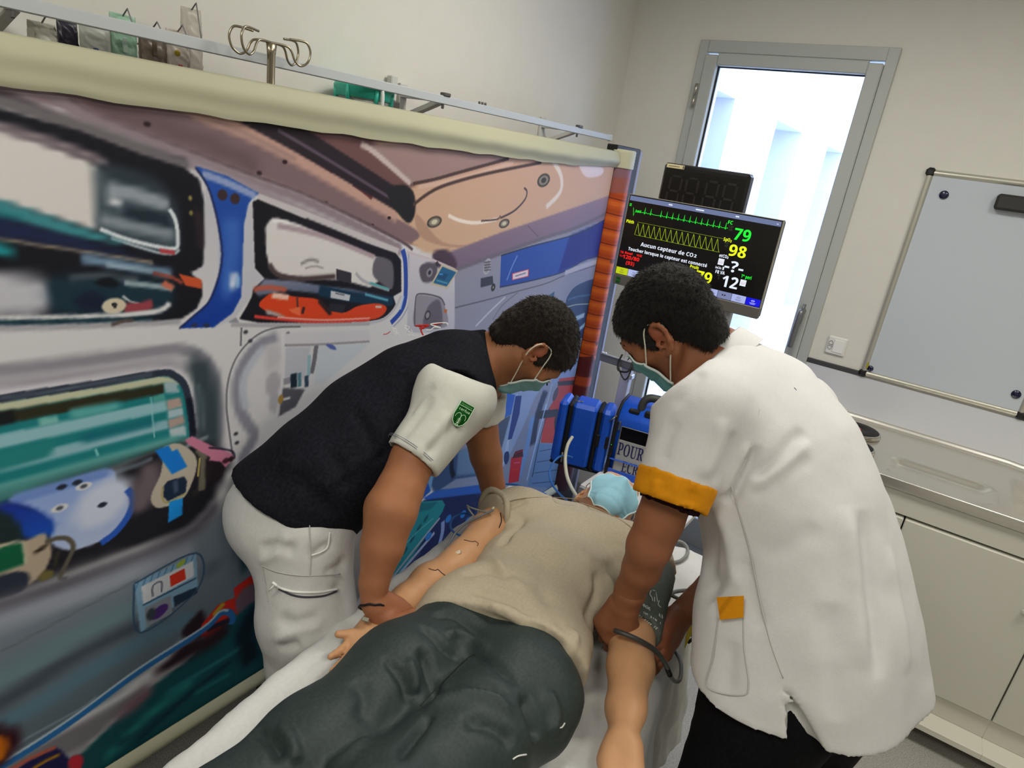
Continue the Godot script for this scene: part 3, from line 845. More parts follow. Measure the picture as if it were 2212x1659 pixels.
func build_monitor_bag() -> void:
	var blue := cloth(Color(0.05, 0.33, 0.84), 14.0, 1.0, 0.42, 0.12)
	blue.metallic_specular = 0.5
	var black := mat(Color(0.008, 0.008, 0.010), 0.75)
	var base := Transform3D(Basis(Vector3.UP, 0.20), Vector3(-0.885, 0.712, -2.185))
	var t := thing("defibrillator_case", "blue padded monitor case with a grey carrying handle and a paper notice", "equipment case", base.origin)
	t.transform = base
	# main body: front face z=0, runs to +x
	var st := begin()
	var prof := [Vector2(0.0, 0.0), Vector2(0.004, 0.235), Vector2(-0.006, 0.258), Vector2(-0.05, 0.285), Vector2(-0.15, 0.285), Vector2(-0.165, 0.27), Vector2(-0.17, 0.0)]
	for k in prof.size():
		var a: Vector2 = prof[k]
		var b: Vector2 = prof[(k + 1) % prof.size()]
		quad(st, Vector3(0.012, a.y, a.x), Vector3(0.012, b.y, b.x), Vector3(0.348, b.y, b.x), Vector3(0.348, a.y, a.x))
	for k in range(1, prof.size() - 1):
		tri(st, Vector3(0.012, prof[0].y, prof[0].x), Vector3(0.012, prof[k + 1].y, prof[k + 1].x), Vector3(0.012, prof[k].y, prof[k].x))
		tri(st, Vector3(0.348, prof[0].y, prof[0].x), Vector3(0.348, prof[k].y, prof[k].x), Vector3(0.348, prof[k + 1].y, prof[k + 1].x))
	st.generate_normals()
	var body := done("case_body", st, blue, t)
	# piping along the rim
	for x in [0.010, 0.350]:
		st = begin()
		var path := []
		for p in prof: path.append(Vector3(x, p.y, p.x))
		tube(st, PackedVector3Array(path), 0.006, 8)
		done("piping", st, black, t)
	slab("strap", Vector3(0.004, 0.0, 0.001), Vector3(0.020, 0.225, 0.008), black, t, 0.002)
	# carrying handle
	st = begin()
	tube(st, smooth_path([Vector3(0.085, 0.255, -0.045), Vector3(0.085, 0.300, -0.050), Vector3(0.100, 0.322, -0.055), Vector3(0.135, 0.328, -0.058), Vector3(0.24, 0.328, -0.058), Vector3(0.275, 0.322, -0.055), Vector3(0.290, 0.300, -0.05), Vector3(0.290, 0.255, -0.045)], 6), 0.0155, 14)
	done("carrying_handle", st, mat(Color(0.20, 0.21, 0.20), 0.45), t)
	slab("handle_slot", Vector3(0.105, 0.262, -0.034), Vector3(0.20, 0.285, -0.008), black, t, 0.004)
	slab("slot_mark", Vector3(0.148, 0.2715, -0.0075), Vector3(0.163, 0.2755, -0.0068), mat(Color(0.7, 0.65, 0.4), 0.4), t, 0.0)
	slab("handle_slot", Vector3(0.045, 0.262, -0.034), Vector3(0.085, 0.278, -0.010), black, t, 0.004)
	slab("grip_tab", Vector3(0.022, 0.19, 0.002), Vector3(0.030, 0.228, 0.008), mat(Color(0.3, 0.31, 0.3), 0.5), t, 0.002)
	# window sleeve with dark screen and the notice
	slab("window", Vector3(0.036, 0.153, 0.002), Vector3(0.33, 0.210, 0.0065), mat(Color(0.035, 0.028, 0.026), 0.15), t, 0.0005)
	var pap := slab("paper_notice", Vector3(0.033, 0.012, 0.004), Vector3(0.33, 0.157, 0.0075), mat(Color(0.66, 0.66, 0.65), 0.5), t, 0.0005)
	var ink := mat(Color(0.10, 0.12, 0.34), 0.6)
	words("lettering", "POUR PARAMET", Transform3D(Basis(), Vector3(0.037, 0.120, 0.0078)), 0.050, ink, pap, true, true, 0.50, true)
	words("lettering", "ECRAN DU H", Transform3D(Basis(), Vector3(0.066, 0.052, 0.0078)), 0.044, ink, pap, true, true, 0.52, true)
	st = begin(false)
	for q in [[Vector3(0.035, 0.210, 0.007), Vector3(0.33, 0.210, 0.007)], [Vector3(0.035, 0.015, 0.007), Vector3(0.035, 0.210, 0.007)]]: beam(st, q[0], q[1], 0.0025, 0.003)
	done("sleeve_edge", st, mat(Color(0.45, 0.44, 0.40), 0.3), t)
	st = begin(false)
	beam(st, Vector3(0.015, 0.072, 0.009), Vector3(0.175, 0.072, 0.009), 0.012, 0.003)
	beam(st, Vector3(0.168, 0.074, 0.009), Vector3(0.168, -0.0, 0.009), 0.012, 0.003)
	done("blue_band", st, blue, t)
	slab("lower_panel", Vector3(0.014, -0.004, 0.002), Vector3(0.345, 0.032, 0.0085), blue, t, 0.003)
	# side pouch: three blue lobes split by black zip bands
	var pt := Transform3D(Basis(Vector3.UP, 0.12), Vector3(0.0, 0.0, 0.0))
	var pb := done("side_pouch", lobes(pt, [[-0.215, -0.176], [-0.163, -0.064], [-0.050, -0.004]]), blue, t)
	st = begin(false)
	for q in [[-0.180, -0.158], [-0.066, -0.046]]:
		box(st, pt * at(Vector3((q[0] + q[1]) * 0.5, 0.118, -0.055)), Vector3(q[1] - q[0], 0.262, 0.119), 0.008)
	box(st, pt * at(Vector3(-0.028, 0.125, 0.0)), Vector3(0.05, 0.05, 0.012), 0.002)
	box(st, pt * at(Vector3(-0.11, -0.008, -0.05)), Vector3(0.21, 0.012, 0.10), 0.004)
	done("zip_band", st, black, pb)
	st = begin()
	tube(st, PackedVector3Array([pt * Vector3(-0.167, 0.005, 0.012), pt * Vector3(-0.168, 0.045, 0.010)]), 0.004, 8, -1, 0.5)
	tube(st, PackedVector3Array([pt * Vector3(-0.16, 0.253, -0.03), pt * Vector3(-0.13, 0.255, -0.03)]), 0.004, 8, -1, 0.5)
	tube(st, PackedVector3Array([Vector3(-0.015, 0.215, 0.006), Vector3(0.008, 0.245, 0.004)]), 0.005, 8, -1, 0.6)
	done("zip_pull", st, mat(Color(0.55, 0.53, 0.46), 0.3, 0.8), pb)
	slab("led", Vector3(0.010, 0.126, 0.0075), Vector3(0.012, 0.128, 0.009), glow(Color(0.1, 1.0, 0.4), 1.5), t, 0.0)
func lobes(xf: Transform3D, spans: Array) -> SurfaceTool:
	var st := begin(false)
	for s in spans:
		box(st, xf * at(Vector3((s[0] + s[1]) * 0.5, 0.122, -0.055)), Vector3(s[1] - s[0], 0.262, 0.125), 0.014)
	return st
const BED := Transform3D(Basis(Vector3(0.9912, 0, -0.1325), Vector3.UP, Vector3(0.1325, 0, 0.9912)), Vector3(-0.585, 0.8, -1.15))
# height of the sheet over the mattress at bed coordinates (x across, z along, head at -z)
func build_bed() -> void:
	var t := thing("hospital_bed", "narrow hospital bed under the training mannequin", "bed", Vector3(BED.origin.x, 0, BED.origin.z))
	t.transform = Transform3D(BED.basis, Vector3(BED.origin.x, 0, BED.origin.z))
	var frame := mat(Color(0.62, 0.63, 0.65), 0.4, 0.3)
	slab("mattress", Vector3(-0.325, 0.68, -0.58), Vector3(0.325, 0.785, 1.42), mat(Color(0.35, 0.42, 0.5), 0.7), t, 0.03)
	slab("platform", Vector3(-0.30, 0.64, -0.56), Vector3(0.30, 0.68, 1.40), frame, t, 0.004)
	for sx in [-0.26, 0.26]:
		slab("side_beam", Vector3(sx - 0.02, 0.55, -0.54), Vector3(sx + 0.02, 0.64, 1.35), frame, t, 0.004)
		for sz in [-0.48, 1.25]:
			slab("leg", Vector3(sx - 0.02, 0.10, sz - 0.02), Vector3(sx + 0.02, 0.55, sz + 0.02), frame, t, 0.004)
			var st := begin()
			lathe(st, Transform3D(Basis(Vector3.FORWARD, PI / 2), Vector3(sx - 0.015, 0.05, sz)), [Vector2(0, 0), Vector2(0.045, 0), Vector2(0.05, 0.008), Vector2(0.05, 0.022), Vector2(0.045, 0.03), Vector2(0, 0.03)], 24)
			tube(st, PackedVector3Array([Vector3(sx, 0.05, sz + 0.03), Vector3(sx, 0.11, sz)]), 0.013, 10)
			done("caster", st, mat(Color(0.03, 0.03, 0.03), 0.5), t)
	# white sheet: one draped surface with folds
	var n := FastNoiseLite.new()
	n.seed = 5
	n.frequency = 3.2
	var n2 := FastNoiseLite.new()
	n2.seed = 9
	n2.frequency = 9.0
	var rows := []
	var folds := [[Vector2(-0.33, -0.05), Vector2(-0.12, 0.22), 0.02, 0.010], [Vector2(-0.34, 0.25), Vector2(-0.16, 0.42), 0.022, 0.011], [Vector2(-0.33, 0.05), Vector2(-0.22, 0.30), 0.016, 0.009], [Vector2(-0.30, 0.40), Vector2(-0.05, 0.62), 0.02, 0.010], [Vector2(-0.34, -0.25), Vector2(-0.20, -0.10), 0.018, 0.010], [Vector2(-0.33, -0.42), Vector2(-0.18, -0.36), 0.018, 0.012], [Vector2(0.10, 0.25), Vector2(0.33, 0.02), 0.02, 0.010], [Vector2(0.08, 0.40), Vector2(0.31, 0.20), 0.018, 0.009], [Vector2(0.12, 0.05), Vector2(0.30, -0.10), 0.02, 0.010], [Vector2(0.15, 0.55), Vector2(0.33, 0.42), 0.022, 0.011], [Vector2(0.20, -0.5), Vector2(0.34, -0.62), 0.02, 0.010], [Vector2(-0.15, 0.1), Vector2(0.0, 0.3), 0.02, 0.006]]
	for j in 200:
		var z := lerpf(1.45, -0.60, j / 199.0)
		var row := []
		for i in 120:
			var s := lerpf(-0.72, 0.74, i / 119.0)
			var p := Vector3(s, 0.0, z)
			var nrm := Vector3.UP
			var c := 0.305
			var r := 0.035
			if absf(s) > c:
				var q := absf(s) - c
				var arc := r * PI * 0.5
				var sg := signf(s)
				if q < arc:
					var a := q / r
					p = Vector3(sg * (c + r * sin(a)), -r * (1 - cos(a)), z)
					nrm = Vector3(sg * sin(a), cos(a), 0)
				else:
					var d := q - arc
					p = Vector3(sg * (c + r), -r - d, z)
					nrm = Vector3(sg, 0, 0)
					var hang := smoothstep(0.0, 0.3, d)
					p.x += sg * hang * (0.018 + 0.030 * sin(z * 17.0 + 2.0 * n.get_noise_1d(z)) + 0.02 * n.get_noise_2d(z * 2.0, d))
			var h := 0.007 * n.get_noise_2d(p.x * 1.5 + s * 0.5, z) + 0.0035 * n2.get_noise_2d(s * 1.4 + z, z - s)
			var uv := Vector2(clampf(s, -0.4, 0.4), z)
			for f in folds:
				var ab: Vector2 = f[1] - f[0]
				var tt := clampf((uv - f[0]).dot(ab) / ab.length_squared(), 0, 1)
				var dd: float = (uv - f[0] - ab * tt).length() / f[2]
				if dd < 3.0: h += f[3] * exp(-dd * dd) * sin(PI * clampf(tt * 0.8 + 0.1, 0, 1))
			p += nrm * (h + 0.006)
			var tip := maxf(0.0, -0.545 - z)
			p.y -= tip * tip * 9.0
			row.append(BED * p)
		rows.append(row)
	var sh := put("bed_sheet", sheet(rows), cloth(Color(0.83, 0.83, 0.82), 9.0, 1.0, 0.9, 0.03))
	tag(sh, "white rumpled bed sheet draped over the bed and hanging down its sides", "sheet")
	# padded headrest that carries the mannequin's head beyond the mattress
	slab("headrest", Vector3(-0.06, 0.715, -0.80), Vector3(0.16, 0.765, -0.585), mat(Color(0.08, 0.09, 0.12), 0.6), t, 0.02)
	slab("headrest_arm", Vector3(0.02, 0.66, -0.75), Vector3(0.08, 0.715, -0.50), frame, t, 0.004)
# ---------- a small painter for the printed screen ----------
class Painter:
	var im: Image
	func _init(w: int, h: int, c: Color) -> void:
		im = Image.create_empty(w, h, false, Image.FORMAT_RGBA8)
		im.fill(c)
	# filled outline; soft = blur radius in texture pixels; to = colour at its lower edge
	func g(pts: Array, hex: String, soft := 0.0, to := "") -> void:
		var c := Color.html(hex)
		var c2 := Color.html(to) if to else c
		var lo: Vector2 = pts[0]
		var hi: Vector2 = pts[0]
		for p in pts:
			lo = lo.min(p)
			hi = hi.max(p)
		var y0 := lo.y
		var y1 := hi.y
		soft = (soft + 0.4) * lerpf(2.3, 1.0, smoothstep(250.0, 1000.0, (lo.x + hi.x) * 0.5)) if im.get_width() > 1000 else soft
		var pad := 2.0 + soft * 2.0
		lo = (lo - Vector2.ONE * pad).floor().max(Vector2(-40, -40))
		hi = (hi + Vector2.ONE * pad).ceil().min(Vector2(im.get_width() + 40, im.get_height() + 40))
		if hi.x <= lo.x or hi.y <= lo.y: return
		var n := 0
		while pow(2.0, n + 1) <= soft * 1.3 and n < 4: n += 1
		var ss := 2.0 if n == 0 else 1.0
		var unit := 1 << n
		var w := ceili((hi.x - lo.x) / unit) * unit
		var h := ceili((hi.y - lo.y) / unit) * unit
		var size := Vector2i(w, h)
		w = int(w * ss)
		h = int(h * ss)
		var la := Image.create_empty(w, h, false, Image.FORMAT_RGBA8)
		for y in h:
			var yy := lo.y + (y + 0.5) / ss
			var col := c.lerp(c2, clampf((yy - y0) / maxf(y1 - y0, 1.0), 0, 1))
			la.fill_rect(Rect2i(0, y, w, 1), Color(col.r, col.g, col.b, 0))
			var xs := []
			for i in pts.size():
				var a: Vector2 = pts[i]
				var b: Vector2 = pts[(i + 1) % pts.size()]
				if (a.y <= yy) != (b.y <= yy): xs.append(a.x + (b.x - a.x) * (yy - a.y) / (b.y - a.y))
			xs.sort()
			for i in range(0, xs.size() - 1, 2):
				var x0 := clampi(roundi((xs[i] - lo.x) * ss), 0, w)
				var x1 := clampi(roundi((xs[i + 1] - lo.x) * ss), 0, w)
				if x1 > x0: la.fill_rect(Rect2i(x0, y, x1 - x0, 1), col)
		if n == 0: la.shrink_x2()
		else:
			for i in n: la.shrink_x2()
			la.resize(size.x, size.y, Image.INTERPOLATE_CUBIC)
		im.blend_rect(la, Rect2i(0, 0, la.get_width(), la.get_height()), Vector2i(lo))
	static func curve(pts: Array, closed: bool) -> Array:
		var out := []
		var n := pts.size()
		for i in (n if closed else n - 1):
			for k in 6:
				var p0: Vector2 = pts[(i - 1 + n) % n] if closed else pts[maxi(i - 1, 0)]
				var p3: Vector2 = pts[(i + 2) % n] if closed else pts[mini(i + 2, n - 1)]
				out.append(pts[i].cubic_interpolate(pts[(i + 1) % n], p0, p3, k / 6.0))
		if not closed: out.append(pts[-1])
		return out
	# rounded outline
	func b(pts: Array, hex: String, soft := 0.0, to := "") -> void:
		g(curve(pts, true), hex, soft, to)
	# brush stroke along a curve
	func s(pts: Array, wid: float, hex: String, soft := 0.0) -> void:
		var c := curve(pts, false)
		var l := []
		var r := []
		for i in c.size():
			var d: Vector2 = (c[mini(i + 1, c.size() - 1)] - c[maxi(i - 1, 0)]).normalized().orthogonal() * wid * 0.5
			l.append(c[i] + d)
			r.push_front(c[i] - d)
		g(l + r, hex, soft)
	func e(c: Array, rx: float, ry: float, hex: String, soft := 0.0, tilt := 0.0) -> void:
		var o := []
		for k in 24: o.append(c[0] + Vector2(cos(TAU * k / 24) * rx, sin(TAU * k / 24) * ry).rotated(tilt))
		g(o, hex, soft)
func ambulance_print() -> Image:
	var p := Painter.new(2048, 1134, Color.html("cfced2"))
	# roof: mauve and peach
	p.g([Vector2(197, 27), Vector2(329, 39), Vector2(412, 39), Vector2(641, 17), Vector2(1195, 18), Vector2(1927, 11), Vector2(2005, 188), Vector2(1389, 229), Vector2(1184, 270), Vector2(1038, 242), Vector2(787, 154), Vector2(565, 97), Vector2(467, 70), Vector2(196, 31)], "8a7274", 0, "a08478")
	p.b([Vector2(833, 137), Vector2(891, 79), Vector2(1054, 41), Vector2(1370, 31), Vector2(1929, 17), Vector2(1980, 131), Vector2(1586, 199), Vector2(1389, 229), Vector2(1240, 261), Vector2(1130, 268), Vector2(1054, 238), Vector2(947, 196)], "c29c8a", 8, "cba88c")
	p.g([Vector2(703, 54), Vector2(769, 9), Vector2(933, 52), Vector2(1066, 128), Vector2(1016, 147)], "6b4c4c", 8)
	p.g([Vector2(934, 64), Vector2(1166, 30), Vector2(1392, 45), Vector2(1359, 63), Vector2(1193, 95), Vector2(1055, 124)], "9a7f7e", 3)
	p.s([Vector2(912, 64), Vector2(935, 70), Vector2(984, 93), Vector2(1050, 126)], 11, "c3b2b0", 3)
	p.b([Vector2(397, 47), Vector2(523, 37), Vector2(641, 56), Vector2(755, 94), Vector2(897, 151), Vector2(1049, 205), Vector2(1091, 226), Vector2(1075, 240), Vector2(1037, 237), Vector2(787, 150), Vector2(565, 94), Vector2(467, 68)], "7c666c", 3, "80666a")
	p.s([Vector2(466, 59), Vector2(585, 79), Vector2(704, 115)], 26, "6a565c", 9)
	p.s([Vector2(599, 47), Vector2(703, 74), Vector2(832, 120), Vector2(1021, 192)], 20, "bd978a", 6)
	p.s([Vector2(572, 46), Vector2(671, 67), Vector2(773, 100)], 8, "a58680", 3)
	p.s([Vector2(786, 84), Vector2(820, 96), Vector2(853, 110)], 16, "5c2b30", 2)
	p.s([Vector2(901, 130), Vector2(930, 143), Vector2(950, 154)], 14, "5f3034", 2)
	p.s([Vector2(634, 21), Vector2(772, 67), Vector2(894, 112), Vector2(1045, 169)], 40, "281f27", 4)
	p.s([Vector2(736, 58), Vector2(830, 92), Vector2(1004, 158)], 6, "574858", 2)
	p.b([Vector2(987, 138), Vector2(1027, 129), Vector2(1057, 139), Vector2(1070, 164), Vector2(1069, 190), Vector2(1052, 203), Vector2(1014, 178), Vector2(994, 157)], "201f20", 4)
	p.s([Vector2(1057, 126), Vector2(1121, 114), Vector2(1186, 99), Vector2(1376, 55)], 7, "4a3836", 2)
	p.s([Vector2(1074, 132), Vector2(1196, 110), Vector2(1397, 63)], 8, "cfae9e", 2)
	p.s([Vector2(1062, 168), Vector2(1104, 144), Vector2(1159, 124), Vector2(1293, 94), Vector2(1519, 54)], 7, "4c3a37", 2)
	p.s([Vector2(1374, 192), Vector2(1429, 174), Vector2(1468, 147), Vector2(1473, 127), Vector2(1458, 118)], 5, "4b3f42", 1)
	p.s([Vector2(1178, 187), Vector2(1220, 198), Vector2(1281, 203), Vector2(1361, 195)], 8, "e9dcd2", 2)
	p.s([Vector2(1298, 199), Vector2(1361, 195), Vector2(1373, 186)], 4, "584848", 1)
	p.b([Vector2(1081, 187), Vector2(1078, 210), Vector2(1111, 239), Vector2(1206, 257), Vector2(1309, 255), Vector2(1172, 246)], "b08c78", 5)
	p.s([Vector2(1568, 43), Vector2(1625, 80), Vector2(1634, 122), Vector2(1575, 163)], 14, "dccfca", 3)
	p.b([Vector2(1720, 38), Vector2(1849, 45), Vector2(1852, 66), Vector2(1776, 77), Vector2(1729, 62)], "d8c6cc", 3)
	for q in [[[Vector2(1134, 201)], 24.0, 12.0], [[Vector2(1393, 205)], 22.0, 11.0], [[Vector2(1543, 96)], 30.0, 17.0]]:
		p.e(q[0], q[1], q[2], "4b443e", 1, -0.15)
		p.e(q[0], q[1] * 0.72, q[2] * 0.68, "8a8072", 1, -0.15)
		p.e(q[0], q[1] * 0.40, q[2] * 0.42, "3d3832" if q[1] > 25 else "cdc4a8", 1, -0.15)
	for q in [[Vector2(532, 72)], [Vector2(751, 105)], [Vector2(704, 125)], [Vector2(839, 168)], [Vector2(998, 193)], [Vector2(954, 207)]]: p.e(q, 5, 3, "2a1c24", 1)
	# cantrail strips
	p.s([Vector2(258, 31), Vector2(412, 45), Vector2(467, 69), Vector2(565, 95), Vector2(688, 128), Vector2(787, 153), Vector2(912, 194), Vector2(1038, 240), Vector2(1074, 258)], 6, "5d4c54", 1)
	p.s([Vector2(257, 34), Vector2(406, 49), Vector2(462, 74), Vector2(561, 102), Vector2(688, 138), Vector2(788, 163), Vector2(913, 207), Vector2(1039, 255)], 18, "8d7d86", 4)
	p.s([Vector2(256, 41), Vector2(369, 54), Vector2(431, 76), Vector2(503, 96), Vector2(594, 119), Vector2(702, 151), Vector2(880, 212), Vector2(1041, 264)], 14, "9c8f98", 5)
	p.s([Vector2(255, 48), Vector2(369, 59), Vector2(430, 82), Vector2(502, 103), Vector2(584, 117)], 9, "3f2f38", 4)
	p.s([Vector2(254, 56), Vector2(368, 67), Vector2(448, 84), Vector2(522, 104), Vector2(590, 123)], 16, "6c676c", 5)
	# large locker on the left
	p.g([Vector2(168, 37), Vector2(367, 74), Vector2(447, 89), Vector2(522, 111), Vector2(580, 124), Vector2(604, 139), Vector2(612, 173), Vector2(610, 255), Vector2(608, 267), Vector2(588, 275), Vector2(606, 291), Vector2(607, 312), Vector2(597, 332), Vector2(571, 345), Vector2(529, 345), Vector2(343, 324), Vector2(124, 299)], "12131c", 2)
	p.g([Vector2(164, 60), Vector2(365, 96), Vector2(411, 108), Vector2(463, 126), Vector2(474, 141), Vector2(464, 212), Vector2(357, 177), Vector2(151, 138)], "d6d1d0", 5)
	p.s([Vector2(252, 71), Vector2(366, 93), Vector2(426, 107), Vector2(478, 125)], 10, "8a7c84", 5)
	p.g([Vector2(465, 128), Vector2(518, 142), Vector2(546, 151), Vector2(563, 169), Vector2(572, 213), Vector2(570, 240), Vector2(543, 239), Vector2(502, 226), Vector2(459, 213)], "46555f", 7)
	p.s([Vector2(475, 136), Vector2(512, 142), Vector2(549, 156)], 16, "2a3742", 6)
	p.s([Vector2(476, 157), Vector2(517, 165), Vector2(557, 177)], 18, "929ba6", 4)
	p.s([Vector2(477, 171), Vector2(494, 176)], 10, "c9ccd3", 4)
	p.g([Vector2(497, 179), Vector2(556, 188), Vector2(562, 209), Vector2(496, 199)], "1f2c38", 4)
	p.s([Vector2(465, 196), Vector2(509, 206), Vector2(562, 218)], 14, "828d98", 4)
	p.s([Vector2(465, 209), Vector2(496, 222), Vector2(534, 233), Vector2(561, 238), Vector2(570, 232), Vector2(568, 200), Vector2(559, 182)], 6, "d2dae0", 1)
	p.s([Vector2(478, 221), Vector2(514, 234), Vector2(546, 244), Vector2(565, 245), Vector2(572, 239)], 4, "aab6c0", 1)
	p.s([Vector2(543, 240), Vector2(565, 244)], 6, "b04048", 1)
	p.g([Vector2(151, 138), Vector2(358, 174), Vector2(458, 212), Vector2(502, 231), Vector2(428, 218), Vector2(356, 194), Vector2(148, 154)], "3d8791", 5)
	p.g([Vector2(148, 158), Vector2(356, 188), Vector2(384, 194), Vector2(355, 200), Vector2(146, 166)], "1d6d78", 4)
	p.s([Vector2(202, 195), Vector2(353, 219), Vector2(386, 226), Vector2(443, 237), Vector2(533, 257)], 5, "8d7d6c", 1)
	p.s([Vector2(234, 204), Vector2(352, 232), Vector2(361, 235)], 14, "1b8a92", 4)
	p.g([Vector2(205, 173), Vector2(356, 194), Vector2(455, 227), Vector2(533, 252), Vector2(354, 217), Vector2(202, 190)], "1b2448", 5)
	p.s([Vector2(440, 246), Vector2(488, 257), Vector2(560, 275)], 13, "6e8aa6", 3)
	p.s([Vector2(470, 256), Vector2(532, 270)], 6, "93a8bb", 2)
	p.g([Vector2(570, 275), Vector2(606, 286), Vector2(606, 301), Vector2(580, 294)], "c4522e", 1)
	p.s([Vector2(532, 272), Vector2(559, 280), Vector2(576, 290)], 5, "a04838", 2)
	p.g([Vector2(134, 240), Vector2(349, 259), Vector2(395, 269), Vector2(411, 294), Vector2(389, 317), Vector2(344, 316), Vector2(126, 290)], "bcbcc6", 9)
	p.b([Vector2(403, 269), Vector2(481, 273), Vector2(538, 281), Vector2(561, 296), Vector2(558, 318), Vector2(530, 330), Vector2(449, 325), Vector2(405, 316)], "16303e", 6)
	p.s([Vector2(424, 272), Vector2(464, 271), Vector2(512, 281)], 8, "48525e", 3)
	p.b([Vector2(454, 280), Vector2(472, 274), Vector2(485, 283), Vector2(475, 288)], "0c1018", 2)
	p.b([Vector2(427, 302), Vector2(445, 292), Vector2(465, 299), Vector2(468, 316), Vector2(443, 317)], "121c34", 3)
	p.s([Vector2(492, 283), Vector2(531, 290), Vector2(561, 297)], 8, "8ea0a8", 2)
	p.s([Vector2(546, 287), Vector2(561, 296)], 9, "c46a52", 2)
	p.s([Vector2(489, 301), Vector2(499, 310), Vector2(511, 314)], 3, "b8bcc0", 1)
	p.s([Vector2(491, 318), Vector2(510, 320), Vector2(530, 316)], 14, "93404a", 2)
	p.e([Vector2(477, 314)], 16, 11, "cbbfa8", 1)
	p.s([Vector2(474, 312), Vector2(479, 312), Vector2(477, 317)], 4, "23232a", 0)
	p.s([Vector2(187, 294), Vector2(344, 316), Vector2(478, 328), Vector2(537, 328), Vector2(556, 318)], 8, "d3d3d6", 1)
	p.s([Vector2(186, 302), Vector2(343, 322), Vector2(460, 334), Vector2(529, 340)], 9, "13303c", 2)
	p.s([Vector2(185, 308), Vector2(343, 328), Vector2(466, 340), Vector2(571, 349)], 8, "a3a2aa", 1)
	p.s([Vector2(472, 341), Vector2(489, 337), Vector2(502, 338)], 5, "5a4c48", 1)
	for q in [[Vector2(590, 166)], [Vector2(591, 187)]]: p.e(q, 3, 4, "8f8448", 1)
	p.s([Vector2(600, 183), Vector2(605, 207), Vector2(607, 241)], 12, "2b2026", 5)
	# white post and blue pillar
	p.g([Vector2(613, 143), Vector2(633, 200), Vector2(640, 246), Vector2(635, 286), Vector2(618, 321), Vector2(590, 344), Vector2(576, 347), Vector2(600, 331), Vector2(609, 313), Vector2(609, 289), Vector2(592, 275), Vector2(611, 265)], "b9b8c2", 3, "cfcdd2")
	p.g([Vector2(599, 121), Vector2(648, 132), Vector2(705, 156), Vector2(695, 160), Vector2(686, 172), Vector2(678, 207), Vector2(677, 258), Vector2(676, 281), Vector2(675, 320), Vector2(659, 346), Vector2(626, 365), Vector2(569, 359), Vector2(590, 344), Vector2(618, 322), Vector2(635, 282), Vector2(640, 246), Vector2(632, 195), Vector2(618, 150)], "2550a6", 1, "123a98")
	p.s([Vector2(656, 193), Vector2(656, 257), Vector2(648, 316)], 22, "3f6cc0", 8)
	p.s([Vector2(662, 280), Vector2(659, 306)], 11, "dfe6f4", 4)
	p.s([Vector2(669, 286), Vector2(668, 304)], 5, "8fc0e8", 3)
	p.s([Vector2(609, 131), Vector2(648, 142), Vector2(698, 160)], 11, "8c9bc6", 2)
	p.s([Vector2(599, 123), Vector2(618, 150), Vector2(632, 195), Vector2(640, 246), Vector2(635, 282), Vector2(618, 322), Vector2(590, 344), Vector2(569, 359)], 3, "1c2450", 1)
	for q in [[Vector2(641, 160)], [Vector2(662, 165)]]: p.e(q, 8, 8, "3c2a2e", 1)
	for q in [[Vector2(593, 357)], [Vector2(613, 360)]]: p.e(q, 6, 3, "30344c", 1)
	p.g([Vector2(692, 171), Vector2(698, 276), Vector2(717, 292), Vector2(696, 309), Vector2(690, 326), Vector2(660, 356), Vector2(624, 366), Vector2(659, 346), Vector2(675, 320), Vector2(677, 258), Vector2(678, 207), Vector2(686, 172)], "bfbec8", 2)
	p.s([Vector2(702, 162), Vector2(789, 186), Vector2(926, 228), Vector2(1032, 260)], 12, "c3bdc0", 2)
	# second locker
	p.g([Vector2(693, 169), Vector2(702, 165), Vector2(789, 193), Vector2(927, 237), Vector2(1024, 263), Vector2(1042, 278), Vector2(1051, 345), Vector2(1028, 353), Vector2(1037, 370), Vector2(1025, 391), Vector2(986, 403), Vector2(848, 387), Vector2(708, 368), Vector2(671, 357), Vector2(686, 335), Vector2(694, 321), Vector2(696, 309), Vector2(718, 293), Vector2(699, 275)], "15141c", 2)
	p.g([Vector2(717, 208), Vector2(725, 197), Vector2(740, 194), Vector2(777, 202), Vector2(859, 229), Vector2(953, 261), Vector2(999, 278), Vector2(996, 311), Vector2(960, 329), Vector2(887, 308), Vector2(821, 302), Vector2(743, 288), Vector2(727, 276), Vector2(719, 249)], "d6d2d2", 3)
	p.s([Vector2(729, 197), Vector2(763, 202)], 6, "e8e6e6", 2)
	p.s([Vector2(740, 206), Vector2(838, 226), Vector2(966, 268)], 9, "ab97a0", 4)
	p.s([Vector2(796, 200), Vector2(881, 227), Vector2(1018, 273)], 12, "1a1620", 4)
	p.b([Vector2(972, 269), Vector2(1012, 278), Vector2(1024, 303), Vector2(1022, 337), Vector2(984, 319), Vector2(964, 299)], "625e68", 4)
	p.s([Vector2(790, 273), Vector2(811, 266), Vector2(830, 271)], 5, "8d8788", 3)
	p.s([Vector2(800, 281), Vector2(820, 278), Vector2(841, 283)], 3, "9f9694", 1)
	p.s([Vector2(726, 270), Vector2(743, 288), Vector2(781, 298), Vector2(842, 300), Vector2(870, 299)], 9, "4d3f40", 3)
	p.s([Vector2(920, 297), Vector2(946, 316), Vector2(1015, 339)], 6, "a9a8b0", 2)
	p.s([Vector2(959, 319), Vector2(1014, 337)], 5, "5aa3a8", 1)
	p.g([Vector2(871, 286), Vector2(909, 296), Vector2(910, 316), Vector2(873, 307)], "34313a", 1)
	p.g([Vector2(718, 294), Vector2(781, 302), Vector2(843, 316), Vector2(911, 327), Vector2(1027, 357), Vector2(1029, 372), Vector2(913, 350), Vector2(833, 329), Vector2(762, 317), Vector2(707, 322), Vector2(697, 313)], "7f849c", 3, "24354c")
	p.s([Vector2(833, 323), Vector2(912, 343), Vector2(1028, 364)], 20, "0e3048", 3)
